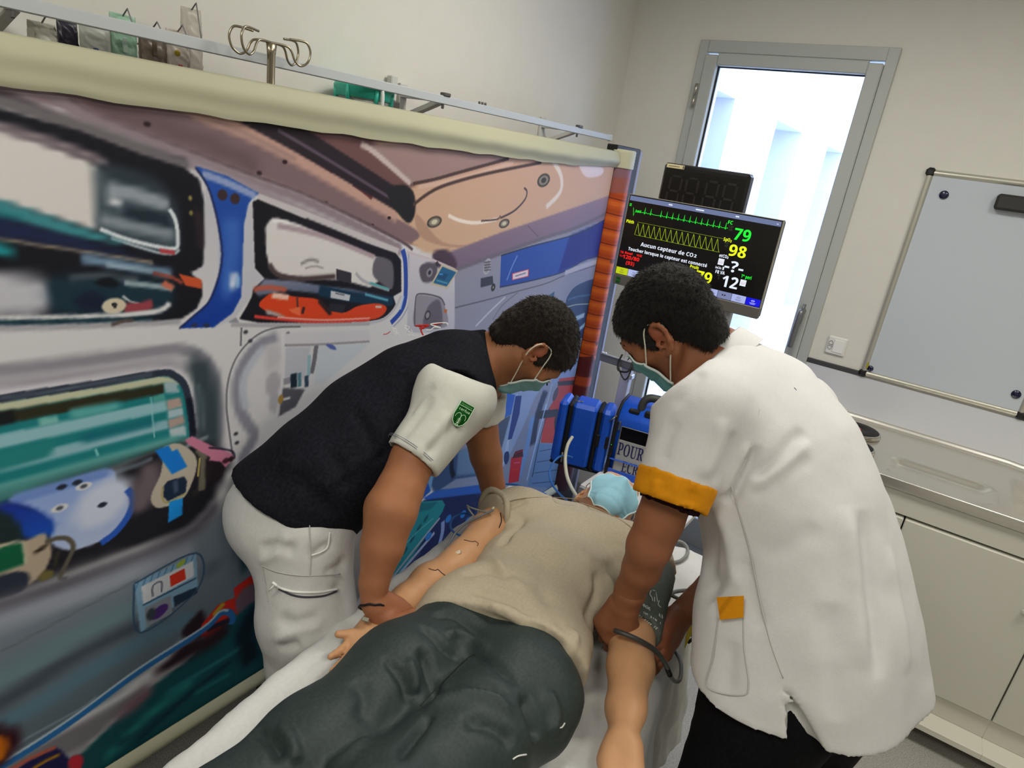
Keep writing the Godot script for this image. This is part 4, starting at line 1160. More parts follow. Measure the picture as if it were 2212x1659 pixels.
	p.s([Vector2(948, 341), Vector2(1014, 360)], 5, "5aa0b8", 2)
	p.s([Vector2(697, 310), Vector2(725, 309), Vector2(762, 316)], 8, "b85a48", 2)
	p.b([Vector2(708, 339), Vector2(722, 323), Vector2(736, 320), Vector2(782, 330), Vector2(832, 340), Vector2(859, 361), Vector2(897, 372), Vector2(932, 363), Vector2(982, 363), Vector2(1011, 374), Vector2(1002, 390), Vector2(966, 396), Vector2(870, 385), Vector2(784, 371), Vector2(745, 361)], "d2421c", 1)
	p.s([Vector2(733, 323), Vector2(767, 330)], 10, "e8c0b0", 2)
	p.s([Vector2(785, 331), Vector2(787, 350)], 4, "57362c", 0)
	p.s([Vector2(801, 351), Vector2(798, 363)], 6, "3c2426", 0)
	p.g([Vector2(768, 351), Vector2(793, 350), Vector2(794, 367), Vector2(774, 358)], "e06a44", 1)
	p.s([Vector2(834, 342), Vector2(852, 360), Vector2(864, 372)], 8, "2a1a1c", 3)
	p.s([Vector2(979, 370), Vector2(997, 372)], 5, "c8b0a8", 1)
	p.g([Vector2(721, 346), Vector2(749, 357), Vector2(764, 367), Vector2(722, 355)], "a8a0a0", 2)
	p.s([Vector2(699, 356), Vector2(745, 366), Vector2(847, 385), Vector2(966, 396)], 6, "cf3e34", 1)
	p.s([Vector2(745, 363), Vector2(847, 381), Vector2(966, 392)], 3, "e6a8a0", 1)
	p.g([Vector2(861, 326), Vector2(910, 339), Vector2(908, 351), Vector2(861, 340)], "bcc0c8", 1)
	p.s([Vector2(872, 332), Vector2(895, 338)], 2, "4a4c58", 0)
	p.g([Vector2(861, 350), Vector2(900, 358), Vector2(894, 373), Vector2(856, 364)], "25262f", 1)
	p.s([Vector2(917, 397), Vector2(954, 401), Vector2(1005, 399), Vector2(1037, 378), Vector2(1052, 354)], 7, "b6b6c0", 1)
	p.s([Vector2(1044, 257), Vector2(1056, 286), Vector2(1065, 355), Vector2(1056, 387), Vector2(1028, 410)], 12, "2b4aa2", 1)
	p.s([Vector2(1062, 262), Vector2(1078, 357), Vector2(1066, 396), Vector2(1037, 419)], 4, "9aa2b8", 1)
	p.s([Vector2(1060, 355), Vector2(1053, 384)], 4, "9fbce8", 1)
	# screws and seams of the white door panel
	p.g([Vector2(650, 360), Vector2(665, 353), Vector2(671, 364)], "8f8d98", 1)
	p.s([Vector2(656, 365), Vector2(785, 383), Vector2(967, 404)], 7, "a8a6ae", 2)
	p.s([Vector2(675, 372), Vector2(674, 404)], 3, "62626c", 0)
	p.s([Vector2(795, 387), Vector2(745, 382), Vector2(709, 388), Vector2(680, 407), Vector2(661, 432), Vector2(650, 467), Vector2(648, 508), Vector2(653, 553), Vector2(660, 604)], 3, "6c6a72", 0)
	p.s([Vector2(746, 399), Vector2(709, 408), Vector2(681, 436), Vector2(668, 472), Vector2(672, 514), Vector2(688, 549), Vector2(701, 571), Vector2(698, 588), Vector2(682, 611), Vector2(675, 640)], 20, "8a8a98", 8)
	p.s([Vector2(718, 413), Vector2(687, 449), Vector2(678, 481), Vector2(685, 522)], 14, "b6bcca", 7)
	for q in [[Vector2(683, 381)], [Vector2(768, 396)], [Vector2(692, 398)], [Vector2(666, 563)], [Vector2(668, 581)]]: p.e(q, 4, 3.5, "3a3a44", 1)
	p.e([Vector2(740, 486)], 16, 24, "aaa7ae", 7)
	p.e([Vector2(745, 523)], 14, 20, "a9a6ae", 7)
	p.e([Vector2(737, 433)], 18, 26, "bdbac0", 9)
	p.s([Vector2(757, 392), Vector2(761, 463), Vector2(754, 516), Vector2(750, 552)], 3, "d5d4d8", 2)
	p.g([Vector2(761, 394), Vector2(968, 416), Vector2(970, 442), Vector2(762, 416)], "c9c7cf", 3)
	p.s([Vector2(762, 417), Vector2(850, 429), Vector2(970, 442)], 4, "8f8a92", 2)
	p.g([Vector2(764, 422), Vector2(820, 429), Vector2(810, 492), Vector2(764, 478)], "b7b9c4", 3)
	p.g([Vector2(837, 430), Vector2(971, 446), Vector2(923, 475), Vector2(855, 510), Vector2(832, 506)], "c0c8d2", 3)
	p.s([Vector2(833, 429), Vector2(830, 458), Vector2(825, 483)], 10, "6c6a72", 1)
	p.s([Vector2(818, 445), Vector2(818, 486)], 8, "8fb2bc", 1)
	p.s([Vector2(762, 487), Vector2(789, 487)], 13, "8e8e98", 2)
	p.s([Vector2(784, 475), Vector2(785, 503)], 14, "1c2a36", 2)
	p.s([Vector2(797, 476), Vector2(798, 504)], 8, "4f7a88", 1)
	p.s([Vector2(813, 485), Vector2(815, 508)], 9, "33465a", 1)
	p.g([Vector2(761, 498), Vector2(811, 512), Vector2(791, 543), Vector2(754, 553)], "55545e", 4)
	p.e([Vector2(757, 520)], 6, 9, "9a7c40", 1)
	p.s([Vector2(763, 521), Vector2(778, 522)], 5, "c8c8cc", 1)
	p.b([Vector2(856, 430), Vector2(873, 434), Vector2(883, 445), Vector2(868, 441)], "5060a8", 1)
	# white panel and the recessed window with striped blind
	p.s([Vector2(176, 368), Vector2(337, 383), Vector2(445, 387), Vector2(541, 390), Vector2(577, 395), Vector2(608, 414), Vector2(625, 447), Vector2(633, 496), Vector2(634, 547), Vector2(630, 594)], 18, "8b8994", 5)
	p.b([Vector2(591, 406), Vector2(617, 424), Vector2(631, 463), Vector2(634, 522), Vector2(632, 573), Vector2(613, 589), Vector2(593, 561), Vector2(587, 509), Vector2(588, 461), Vector2(577, 420)], "39464f", 10)
	p.s([Vector2(174, 384), Vector2(336, 403), Vector2(443, 410), Vector2(541, 413), Vector2(571, 424)], 26, "a39eaa", 8)
	p.s([Vector2(172, 398), Vector2(334, 413), Vector2(443, 419), Vector2(533, 422), Vector2(562, 431), Vector2(578, 451), Vector2(585, 485), Vector2(587, 534)], 14, "d0ced6", 4)
	p.s([Vector2(599, 456), Vector2(603, 497), Vector2(604, 539)], 6, "5f7078", 4)
	p.g([Vector2(168, 425), Vector2(334, 422), Vector2(442, 425), Vector2(540, 427), Vector2(565, 437), Vector2(576, 457), Vector2(581, 492), Vector2(583, 545), Vector2(521, 551), Vector2(320, 563), Vector2(146, 574)], "1a7a80", 1)
	p.g([Vector2(167, 427), Vector2(334, 423), Vector2(442, 427), Vector2(540, 430), Vector2(561, 439), Vector2(569, 451), Vector2(543, 443), Vector2(332, 437), Vector2(166, 439)], "bfc2a6", 2)
	p.g([Vector2(166, 439), Vector2(332, 437), Vector2(543, 443), Vector2(543, 459), Vector2(331, 454), Vector2(163, 459)], "2d2b1d", 1)
	p.g([Vector2(285, 435), Vector2(347, 437), Vector2(348, 455), Vector2(283, 455)], "15181c", 2)
	p.g([Vector2(542, 442), Vector2(561, 442), Vector2(567, 463), Vector2(545, 460)], "9cb4be", 2)
	p.g([Vector2(373, 457), Vector2(396, 458), Vector2(397, 468), Vector2(374, 468)], "78b8b4", 2)
	p.g([Vector2(411, 453), Vector2(477, 457), Vector2(478, 469), Vector2(413, 468)], "58a8a8", 3)
	p.g([Vector2(525, 460), Vector2(543, 459), Vector2(544, 470), Vector2(525, 470)], "4a9a94", 1)
	p.g([Vector2(160, 475), Vector2(329, 467), Vector2(546, 471), Vector2(547, 489), Vector2(327, 487), Vector2(157, 496)], "8ebcc6", 1)
	p.g([Vector2(154, 518), Vector2(326, 504), Vector2(546, 504), Vector2(548, 520), Vector2(324, 521), Vector2(152, 535)], "8ab6c2", 1)
	p.g([Vector2(420, 494), Vector2(523, 497), Vector2(527, 508), Vector2(425, 508)], "116a78", 3)
	p.g([Vector2(156, 505), Vector2(327, 491), Vector2(391, 493), Vector2(383, 515), Vector2(324, 519), Vector2(155, 513)], "237f80", 4)
	p.g([Vector2(546, 471), Vector2(568, 471), Vector2(571, 488), Vector2(547, 489)], "b29c94", 2)
	p.g([Vector2(547, 489), Vector2(571, 489), Vector2(573, 504), Vector2(547, 504)], "a8c0ca", 2)
	p.g([Vector2(547, 505), Vector2(573, 504), Vector2(575, 519), Vector2(548, 520)], "b09a94", 2)
	p.g([Vector2(548, 521), Vector2(575, 521), Vector2(577, 541), Vector2(551, 538)], "b4c4cc", 2)
	p.g([Vector2(149, 554), Vector2(323, 536), Vector2(553, 534), Vector2(578, 544), Vector2(570, 552), Vector2(521, 552), Vector2(473, 557), Vector2(374, 566), Vector2(320, 568), Vector2(143, 591)], "62aaa8", 4, "103c3c")
	p.s([Vector2(440, 522), Vector2(443, 534)], 3, "8fd0d0", 1)
	p.s([Vector2(522, 460), Vector2(525, 529)], 2, "8fc4cc", 0)
	p.s([Vector2(169, 414), Vector2(334, 419), Vector2(442, 423), Vector2(537, 425), Vector2(560, 434), Vector2(576, 455), Vector2(584, 497), Vector2(588, 547)], 11, "2c3444", 1)
	p.s([Vector2(334, 419), Vector2(385, 421), Vector2(442, 423), Vector2(526, 424)], 4, "55606e", 2)
	p.s([Vector2(582, 476), Vector2(586, 509), Vector2(588, 543)], 10, "161a2a", 2)
	# braces hung below the window
	p.g([Vector2(144, 586), Vector2(320, 568), Vector2(391, 561), Vector2(472, 559), Vector2(521, 551), Vector2(582, 549), Vector2(630, 576), Vector2(657, 616), Vector2(614, 692), Vector2(570, 719), Vector2(458, 708), Vector2(306, 706), Vector2(130, 680)], "1d1c24", 6)
	p.s([Vector2(465, 568), Vector2(499, 567), Vector2(521, 563)], 7, "5a6470", 2)
	p.s([Vector2(574, 560), Vector2(614, 553)], 7, "7a8890", 2)
	p.b([Vector2(330, 562), Vector2(386, 559), Vector2(458, 561), Vector2(467, 588), Vector2(485, 607), Vector2(485, 632), Vector2(460, 671), Vector2(404, 676), Vector2(374, 652), Vector2(374, 618), Vector2(355, 588)], "86a0dc", 2, "b4c2e4")
	p.e([Vector2(446, 612)], 46, 34, "ccd4ea", 12, -0.6)
	p.s([Vector2(335, 565), Vector2(391, 565), Vector2(456, 565)], 14, "6f8ed0", 5)
	p.s([Vector2(481, 603), Vector2(489, 625), Vector2(480, 650), Vector2(460, 671), Vector2(438, 681)], 11, "2a58bc", 1)
	p.b([Vector2(325, 565), Vector2(355, 586), Vector2(377, 613), Vector2(379, 628), Vector2(370, 640), Vector2(351, 634), Vector2(326, 612), Vector2(308, 583)], "1a2f96", 3, "1850b8")
	p.b([Vector2(290, 561), Vector2(328, 584), Vector2(341, 619), Vector2(334, 638), Vector2(293, 626)], "1c2c2e", 5)
	for q in [[Vector2(413, 567)], [Vector2(393, 567)], [Vector2(444, 616)]]: p.e(q, 7, 4, "242a3a", 1)
	for q in [[Vector2(421, 576)], [Vector2(388, 599)]]:
		p.e(q, 11, 6, "d4d6dc", 1)
		p.e(q, 5, 3, "4a505c", 1)
	p.b([Vector2(499, 580), Vector2(528, 573), Vector2(530, 624), Vector2(496, 653), Vector2(486, 632)], "6a5e66", 7)
	p.b([Vector2(537, 551), Vector2(562, 550), Vector2(585, 571), Vector2(594, 595), Vector2(586, 627), Vector2(567, 654), Vector2(529, 656), Vector2(516, 639), Vector2(519, 621), Vector2(531, 599), Vector2(536, 576)], "bab0a2", 1)
	p.s([Vector2(596, 570), Vector2(605, 586), Vector2(605, 616), Vector2(601, 651)], 14, "6f6a5c", 2)
	p.s([Vector2(599, 588), Vector2(595, 622)], 3, "c0b060", 0)
	p.g([Vector2(537, 618), Vector2(544, 612), Vector2(571, 613), Vector2(576, 624), Vector2(573, 644), Vector2(543, 649), Vector2(536, 638)], "1a2940", 1)
	p.s([Vector2(535, 619), Vector2(534, 638), Vector2(542, 651), Vector2(573, 646)], 2, "a89850", 0)
	p.g([Vector2(552, 615), Vector2(560, 615), Vector2(561, 637), Vector2(553, 639)], "40506a", 2)
	p.g([Vector2(525, 551), Vector2(547, 549), Vector2(552, 561), Vector2(561, 560), Vector2(577, 597), Vector2(551, 602)], "1478d6", 1)
	p.g([Vector2(545, 651), Vector2(568, 652), Vector2(567, 684), Vector2(542, 689)], "1a8ee4", 1)
	p.s([Vector2(588, 646), Vector2(591, 657)], 12, "2c2a28", 1)
	p.g([Vector2(609, 592), Vector2(649, 614), Vector2(639, 637), Vector2(613, 646), Vector2(608, 626)], "221a20", 3)
	p.g([Vector2(574, 548), Vector2(586, 544), Vector2(624, 575), Vector2(655, 596), Vector2(664, 607), Vector2(646, 622), Vector2(637, 608), Vector2(615, 598), Vector2(618, 593), Vector2(581, 559)], "c87c98", 1)
	p.e([Vector2(647, 609)], 7, 5, "4a2430", 1)
	p.e([Vector2(657, 609)], 5, 5, "30202c", 1)
	p.s([Vector2(615, 574), Vector2(657, 593), Vector2(664, 611)], 3, "2a2436", 1)
	p.b([Vector2(335, 632), Vector2(364, 630), Vector2(370, 643), Vector2(373, 665), Vector2(362, 691), Vector2(345, 703), Vector2(317, 706), Vector2(275, 704), Vector2(275, 617)], "b2a28e", 1)
	p.g([Vector2(293, 627), Vector2(339, 633), Vector2(340, 668), Vector2(299, 668)], "0c5c3c", 1)
	p.s([Vector2(303, 630), Vector2(339, 632), Vector2(340, 669)], 3, "c8c0a8", 1)
	p.b([Vector2(288, 676), Vector2(320, 674), Vector2(340, 683), Vector2(341, 700), Vector2(328, 711), Vector2(285, 703)], "2a3040", 2)
	p.e([Vector2(360, 654)], 10, 3, "33281e", 1, -0.3)
	p.s([Vector2(366, 646), Vector2(382, 646), Vector2(396, 655), Vector2(400, 672), Vector2(387, 698), Vector2(380, 713), Vector2(389, 719)], 7, "5c564c", 1)
	p.s([Vector2(381, 667), Vector2(374, 691)], 5, "3c3830", 1)
	p.e([Vector2(363, 700)], 10, 8, "6f6438", 2)
	# lower grey panel; its gradient is darkened further to stand for weaker lamp light
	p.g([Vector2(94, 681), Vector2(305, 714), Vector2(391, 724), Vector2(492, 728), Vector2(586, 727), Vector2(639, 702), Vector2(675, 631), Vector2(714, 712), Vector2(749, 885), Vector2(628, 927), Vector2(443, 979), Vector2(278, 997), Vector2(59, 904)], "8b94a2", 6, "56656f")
	p.s([Vector2(164, 716), Vector2(305, 721), Vector2(423, 731), Vector2(570, 728), Vector2(630, 689)], 26, "67646f", 9)
	p.s([Vector2(160, 748), Vector2(302, 747), Vector2(421, 757), Vector2(586, 759)], 30, "9aa0ae", 12)
	p.s([Vector2(197, 797), Vector2(298, 795), Vector2(387, 785), Vector2(490, 774)], 3, "666c76", 1)
	p.s([Vector2(190, 854), Vector2(293, 843), Vector2(416, 829), Vector2(526, 829)], 40, "6f8791", 16)
	p.s([Vector2(185, 898), Vector2(289, 882), Vector2(414, 864), Vector2(541, 866)], 26, "48525f", 12)
	p.s([Vector2(285, 923), Vector2(377, 912), Vector2(485, 900), Vector2(583, 900)], 30, "5c7c8c", 13)
	p.b([Vector2(657, 738), Vector2(685, 740), Vector2(701, 808), Vector2(686, 864), Vector2(671, 814)], "2c4a50", 8)
	p.s([Vector2(602, 820), Vector2(638, 814)], 22, "5a6674", 9)
	# pinned sheet with a small drawing
	p.g([Vector2(483, 779), Vector2(590, 771), Vector2(592, 847), Vector2(489, 881)], "86aecb", 1)
	for k in 9: p.s([[Vector2(483, 779)][0].lerp([Vector2(590, 771)][0], (k + 0.6) / 9.0), [Vector2(483, 795)][0].lerp([Vector2(590, 790)][0], k / 9.0)], 2.0, "4a7aa6", 0)
	p.g([Vector2(494, 790), Vector2(584, 784), Vector2(585, 817), Vector2(496, 827)], "dde0e8", 1)
	p.g([Vector2(542, 794), Vector2(568, 792), Vector2(570, 815), Vector2(543, 817)], "e23a26", 0)
	p.s([Vector2(512, 820), Vector2(513, 799), Vector2(527, 798), Vector2(527, 819)], 2, "3c4458", 0)
	p.g([Vector2(498, 835), Vector2(543, 834), Vector2(544, 873), Vector2(499, 876)], "8d94a0", 1)
	p.e([Vector2(522, 857)], 16, 11, "51307c", 1, -0.4)
	p.e([Vector2(508, 854)], 8, 12, "3c4450", 2)
	p.g([Vector2(547, 840), Vector2(590, 842), Vector2(591, 856), Vector2(548, 862)], "27394f", 1)
	p.e([Vector2(562, 779)], 9, 5, "a4bc3c", 1, -0.4)
	p.s([Vector2(483, 779), Vector2(590, 771), Vector2(592, 847), Vector2(489, 881), Vector2(483, 779)], 3, "33506e", 0)
	p.s([Vector2(495, 828), Vector2(589, 823)], 3, "33506e", 0)
	# red bag, rail and teal floor
	p.b([Vector2(561, 923), Vector2(583, 905), Vector2(601, 901), Vector2(605, 955), Vector2(573, 951)], "2a1b24", 6)
	p.g([Vector2(597, 931), Vector2(630, 905), Vector2(665, 907), Vector2(663, 885), Vector2(709, 873), Vector2(717, 890), Vector2(714, 932), Vector2(679, 948), Vector2(657, 960), Vector2(609, 971), Vector2(596, 956)], "c9281c", 1)
	p.b([Vector2(667, 917), Vector2(687, 896), Vector2(717, 903), Vector2(739, 941), Vector2(718, 957), Vector2(677, 956)], "6d5a66", 4)
	p.s([Vector2(621, 923), Vector2(643, 908)], 10, "b89c2c", 2)
	p.s([Vector2(608, 949), Vector2(628, 950), Vector2(655, 954)], 12, "1e2034", 2)
	p.g([Vector2(124, 1015), Vector2(387, 1061), Vector2(504, 1006), Vector2(564, 995), Vector2(657, 955), Vector2(729, 935), Vector2(792, 1159), Vector2(408, 1132), Vector2(108, 1131)], "0f4b52", 3)
	p.s([Vector2(718, 957), Vector2(688, 1007), Vector2(704, 1088)], 40, "0a2230", 10)
	p.s([Vector2(421, 1106), Vector2(502, 1065), Vector2(580, 1048)], 18, "1f7a76", 7)
	p.s([Vector2(475, 1109), Vector2(562, 1078), Vector2(657, 1056)], 10, "08303c", 5)
	p.s([Vector2(528, 1042), Vector2(599, 1039), Vector2(677, 1035)], 9, "256f72", 5)
	p.s([Vector2(437, 1088), Vector2(476, 1099), Vector2(526, 1085)], 12, "0a3a48", 6)
	p.s([Vector2(580, 1081), Vector2(657, 1085)], 10, "1a6a6a", 5)
	p.b([Vector2(505, 985), Vector2(564, 953), Vector2(609, 960), Vector2(657, 960), Vector2(637, 992), Vector2(581, 994), Vector2(529, 992)], "2b1a22", 7)
	p.g([Vector2(177, 958), Vector2(314, 997), Vector2(434, 1001), Vector2(504, 993), Vector2(504, 1006), Vector2(388, 1056), Vector2(334, 1049), Vector2(169, 1020)], "78757c", 8)
	p.b([Vector2(433, 1032), Vector2(480, 1007), Vector2(512, 1009), Vector2(478, 1037)], "7a5c68", 9)
	p.s([Vector2(172, 997), Vector2(278, 997), Vector2(372, 987), Vector2(482, 960), Vector2(600, 945), Vector2(636, 928), Vector2(655, 937), Vector2(662, 956), Vector2(657, 966)], 13, "2768a6", 1)
	p.s([Vector2(173, 990), Vector2(279, 990), Vector2(373, 979), Vector2(482, 953), Vector2(599, 938), Vector2(634, 922), Vector2(652, 930)], 5, "b4c6d2", 1)
	p.s([Vector2(279, 981), Vector2(316, 971), Vector2(387, 971), Vector2(415, 963)], 4, "8494a4", 1)
	p.b([Vector2(224, 898), Vector2(285, 921), Vector2(306, 949), Vector2(307, 968), Vector2(284, 995), Vector2(245, 987)], "33121c", 5)
	p.b([Vector2(231, 922), Vector2(283, 939), Vector2(292, 967), Vector2(279, 986), Vector2(247, 971)], "c66a12", 4)
	p.g([Vector2(275, 1024), Vector2(312, 1015), Vector2(349, 1017), Vector2(357, 1030), Vector2(367, 1058), Vector2(360, 1103)], "1d1b4c", 2)
	p.s([Vector2(288, 1012), Vector2(318, 1013), Vector2(351, 1019)], 7, "b85a48", 2)
	p.s([Vector2(317, 1035), Vector2(336, 1035), Vector2(355, 1038)], 6, "b07a20", 2)
	p.b([Vector2(365, 1065), Vector2(374, 1058), Vector2(386, 1068), Vector2(385, 1090), Vector2(371, 1098)], "c0283a", 1)
	# rear wall of the cabin
	p.g([Vector2(1065, 262), Vector2(1216, 310), Vector2(1252, 464), Vector2(1080, 439)], "c6c2cc", 2, "b0b2c2")
	p.g([Vector2(1220, 307), Vector2(1391, 282), Vector2(1599, 241), Vector2(1995, 166), Vector2(2795, 1973), Vector2(1207, 1145), Vector2(1263, 789), Vector2(1244, 440)], "8e8c9c", 2, "6d8ab4")
	p.g([Vector2(1184, 270), Vector2(1388, 226), Vector2(1972, 114), Vector2(2004, 185), Vector2(1599, 241), Vector2(1381, 280), Vector2(1224, 307)], "92798a", 4, "76667a")
	p.b([Vector2(1138, 270), Vector2(1178, 261), Vector2(1219, 284), Vector2(1224, 311), Vector2(1166, 302)], "4b3a48", 6)
	p.s([Vector2(1057, 262), Vector2(1139, 282), Vector2(1224, 309)], 5, "c8b8c0", 1)
	p.s([Vector2(1498, 210), Vector2(1558, 240)], 2, "5c4c5c", 0)
	p.s([Vector2(1224, 309), Vector2(1381, 281), Vector2(1599, 242), Vector2(1771, 215), Vector2(1992, 159)], 10, "6c6470", 3)
	p.g([Vector2(1398, 284), Vector2(1535, 264), Vector2(1778, 234), Vector2(1947, 191), Vector2(1957, 307), Vector2(1843, 316), Vector2(1721, 345), Vector2(1562, 358), Vector2(1411, 365)], "2950a8", 1, "24489c")
	p.g([Vector2(1726, 241), Vector2(1948, 194), Vector2(1955, 304), Vector2(1843, 316), Vector2(1694, 346)], "10207e", 7)
	p.s([Vector2(1471, 286), Vector2(1451, 319), Vector2(1438, 349)], 4, "7a94d4", 2)
	p.s([Vector2(1398, 284), Vector2(1535, 264), Vector2(1778, 234), Vector2(1941, 191)], 3, "232a44", 0)
	p.s([Vector2(1411, 365), Vector2(1562, 358), Vector2(1721, 345), Vector2(1843, 316), Vector2(1956, 305)], 3, "1d2444", 0)
	p.g([Vector2(1457, 332), Vector2(1536, 325), Vector2(1540, 346), Vector2(1462, 351)], "c23c50", 0)
	p.g([Vector2(1462, 334), Vector2(1532, 327), Vector2(1535, 344), Vector2(1465, 349)], "d9ccd6", 0)
	p.s([Vector2(1474, 341), Vector2(1523, 335)], 3, "6a6a88", 0)
	p.e([Vector2(1345, 308)], 15, 20, "aaa8b0", 1, 0.15)
	p.e([Vector2(1345, 308)], 11, 15, "8a8890", 1, 0.15)
	for k in 4: p.s([[Vector2(1330, 298)][0].lerp([Vector2(1334, 317)][0], k / 3.0), [Vector2(1358, 297)][0].lerp([Vector2(1362, 317)][0], k / 3.0)], 2.4, "4a4650", 0)
	p.g([Vector2(1325, 336), Vector2(1373, 333), Vector2(1381, 355), Vector2(1329, 359)], "3a3c48", 1)
	p.e([Vector2(1382, 363)], 9, 10, "2f2e36", 1)
	p.e([Vector2(1382, 363)], 3, 3, "a0945c", 0)
	p.b([Vector2(1101, 298), Vector2(1125, 287), Vector2(1157, 296), Vector2(1154, 327), Vector2(1116, 329)], "574f5c", 5)
	p.e([Vector2(1135, 310)], 10, 10, "8a8694", 2)
	p.e([Vector2(1135, 310)], 5, 5, "2f2c36", 1)
	p.s([Vector2(1155, 296), Vector2(1161, 289)], 12, "3a343c", 1)
	p.g([Vector2(1143, 337), Vector2(1172, 294), Vector2(1234, 311), Vector2(1203, 352)], "bdb29c", 0)
	p.g([Vector2(1151, 334), Vector2(1176, 299), Vector2(1228, 315), Vector2(1199, 346)], "235f8a", 0)
	p.g([Vector2(1170, 311), Vector2(1200, 318), Vector2(1190, 331), Vector2(1160, 323)], "1a4a72", 1)
	p.s([Vector2(1168, 315), Vector2(1181, 317)], 4, "3b8ad0", 0)
	p.s([Vector2(1161, 329), Vector2(1201, 339)], 2, "6fb0c0", 0)
	p.b([Vector2(1105, 427), Vector2(1100, 369), Vector2(1110, 358), Vector2(1177, 371), Vector2(1195, 384), Vector2(1215, 442)], "8d8996", 1)
	p.b([Vector2(1133, 431), Vector2(1140, 389), Vector2(1169, 374), Vector2(1186, 388), Vector2(1195, 439)], "615d6a", 3)
	p.s([Vector2(1103, 427), Vector2(1098, 369), Vector2(1110, 355), Vector2(1177, 369), Vector2(1200, 390)], 3, "4c4854", 0)
	p.e([Vector2(1143, 407)], 10, 11, "3b3840", 1)
	p.e([Vector2(1143, 407)], 6, 7, "8e8a92", 1)
	p.g([Vector2(1199, 399), Vector2(1210, 401), Vector2(1210, 410), Vector2(1199, 407)], "b06a3a", 0)
	p.s([Vector2(1238, 400), Vector2(1377, 392), Vector2(1489, 383), Vector2(1638, 372), Vector2(1738, 356), Vector2(1936, 335)], 3, "575560", 1)
	p.s([Vector2(1329, 457), Vector2(1384, 424), Vector2(1442, 393)], 5, "b6b8c8", 1)
	p.s([Vector2(1399, 448), Vector2(1433, 415), Vector2(1497, 386)], 3, "686672", 1)
	p.s([Vector2(1735, 349), Vector2(1844, 334), Vector2(1932, 325)], 16, "b4b0be", 5)
	p.g([Vector2(1662, 409), Vector2(1691, 400), Vector2(1695, 421)], "31506a", 1)
	p.b([Vector2(1776, 454), Vector2(1789, 409), Vector2(1849, 388), Vector2(1957, 387), Vector2(1957, 470), Vector2(1944, 569), Vector2(1876, 556)], "1f3c64", 1, "16325e")
	p.s([Vector2(1781, 434), Vector2(1849, 429), Vector2(1976, 435)], 6, "416488", 2)
	p.s([Vector2(1783, 457), Vector2(1843, 455), Vector2(1955, 464)], 3, "b8c0a0", 0)
	p.s([Vector2(1846, 503), Vector2(1910, 496)], 16, "9fb8c8", 4)
	p.s([Vector2(1890, 543), Vector2(1929, 529)], 14, "8fb4c4", 4)
	p.b([Vector2(1513, 609), Vector2(1658, 608), Vector2(1960, 646), Vector2(1979, 699), Vector2(1790, 686), Vector2(1690, 719), Vector2(1638, 813), Vector2(1564, 915), Vector2(1512, 898)], "8aa2c8", 8)
	p.s([Vector2(1719, 637), Vector2(1866, 649), Vector2(2002, 670)], 5, "56607c", 2)
	p.s([Vector2(1768, 705), Vector2(1850, 690), Vector2(1979, 699)], 26, "7f90b4", 8)
	# seats, extinguisher, stretcher on the right
	p.g([Vector2(1412, 642), Vector2(1562, 694), Vector2(1556, 754), Vector2(1448, 761)], "1c56ba", 1, "2a62c0")
	p.s([Vector2(1572, 695), Vector2(1575, 737), Vector2(1565, 763)], 6, "a8c8ec", 2)
	p.g([Vector2(1448, 761), Vector2(1554, 756), Vector2(1530, 873), Vector2(1472, 870)], "47566f", 4)
	p.s([Vector2(1565, 763), Vector2(1561, 852), Vector2(1555, 927)], 8, "9fbce0", 4)
	p.g([Vector2(1566, 698), Vector2(1599, 705), Vector2(1603, 766), Vector2(1582, 840), Vector2(1560, 837), Vector2(1564, 748)], "203a80", 1)
	p.s([Vector2(1565, 838), Vector2(1570, 878)], 2, "d0dcec", 0)
	p.b([Vector2(1555, 878), Vector2(1575, 881), Vector2(1584, 906), Vector2(1573, 923), Vector2(1556, 903)], "1c3468", 1)
	p.s([Vector2(1740, 722), Vector2(1714, 802), Vector2(1714, 899)], 34, "1f2846", 9)
	p.s([Vector2(1685, 795), Vector2(1680, 920), Vector2(1659, 1012)], 26, "6a94cc", 9)
	p.g([Vector2(1817, 696), Vector2(1995, 722), Vector2(2057, 1002), Vector2(1767, 908), Vector2(1765, 807), Vector2(1805, 769)], "b42c1a", 1)
	p.e([Vector2(1810, 749)], 15, 24, "4a3640", 2, 0.3)
	p.s([Vector2(1774, 706), Vector2(1764, 767), Vector2(1755, 829)], 3, "b8c8e0", 1)
	p.g([Vector2(1714, 783), Vector2(1848, 810), Vector2(1857, 839), Vector2(1716, 811)], "141420", 1)
	p.g([Vector2(1808, 704), Vector2(1993, 736), Vector2(2000, 754), Vector2(1816, 721)], "2a141a", 1)
	p.b([Vector2(1834, 842), Vector2(1864, 841), Vector2(1889, 916), Vector2(1855, 896)], "151018", 1)
	p.g([Vector2(1743, 904), Vector2(2058, 1006), Vector2(2095, 1208), Vector2(1730, 1055)], "5f80aa", 3)
	for k in 4: p.s([[Vector2(1768, 940)][0].lerp([Vector2(1759, 1056)][0], k / 3.0), [Vector2(1930, 974)][0].lerp([Vector2(1925, 1107)][0], k / 3.0)], 2.4, "2c3c5c", 0)
	p.s([Vector2(1759, 769), Vector2(1739, 890), Vector2(1718, 1030)], 6, "9cc0e8", 1)
	p.s([Vector2(1785, 788), Vector2(1758, 895), Vector2(1751, 1028)], 5, "1c2848", 1)
	p.g([Vector2(1596, 907), Vector2(1662, 925), Vector2(1665, 1014), Vector2(1604, 999)], "c22030", 0)
	p.s([Vector2(1618, 933), Vector2(1651, 942)], 3, "e06a90", 1)
	p.s([Vector2(1614, 955), Vector2(1652, 965)], 3, "d83c20", 1)
	p.g([Vector2(1603, 912), Vector2(1613, 893), Vector2(1655, 897), Vector2(1668, 927)], "4a1820", 1)
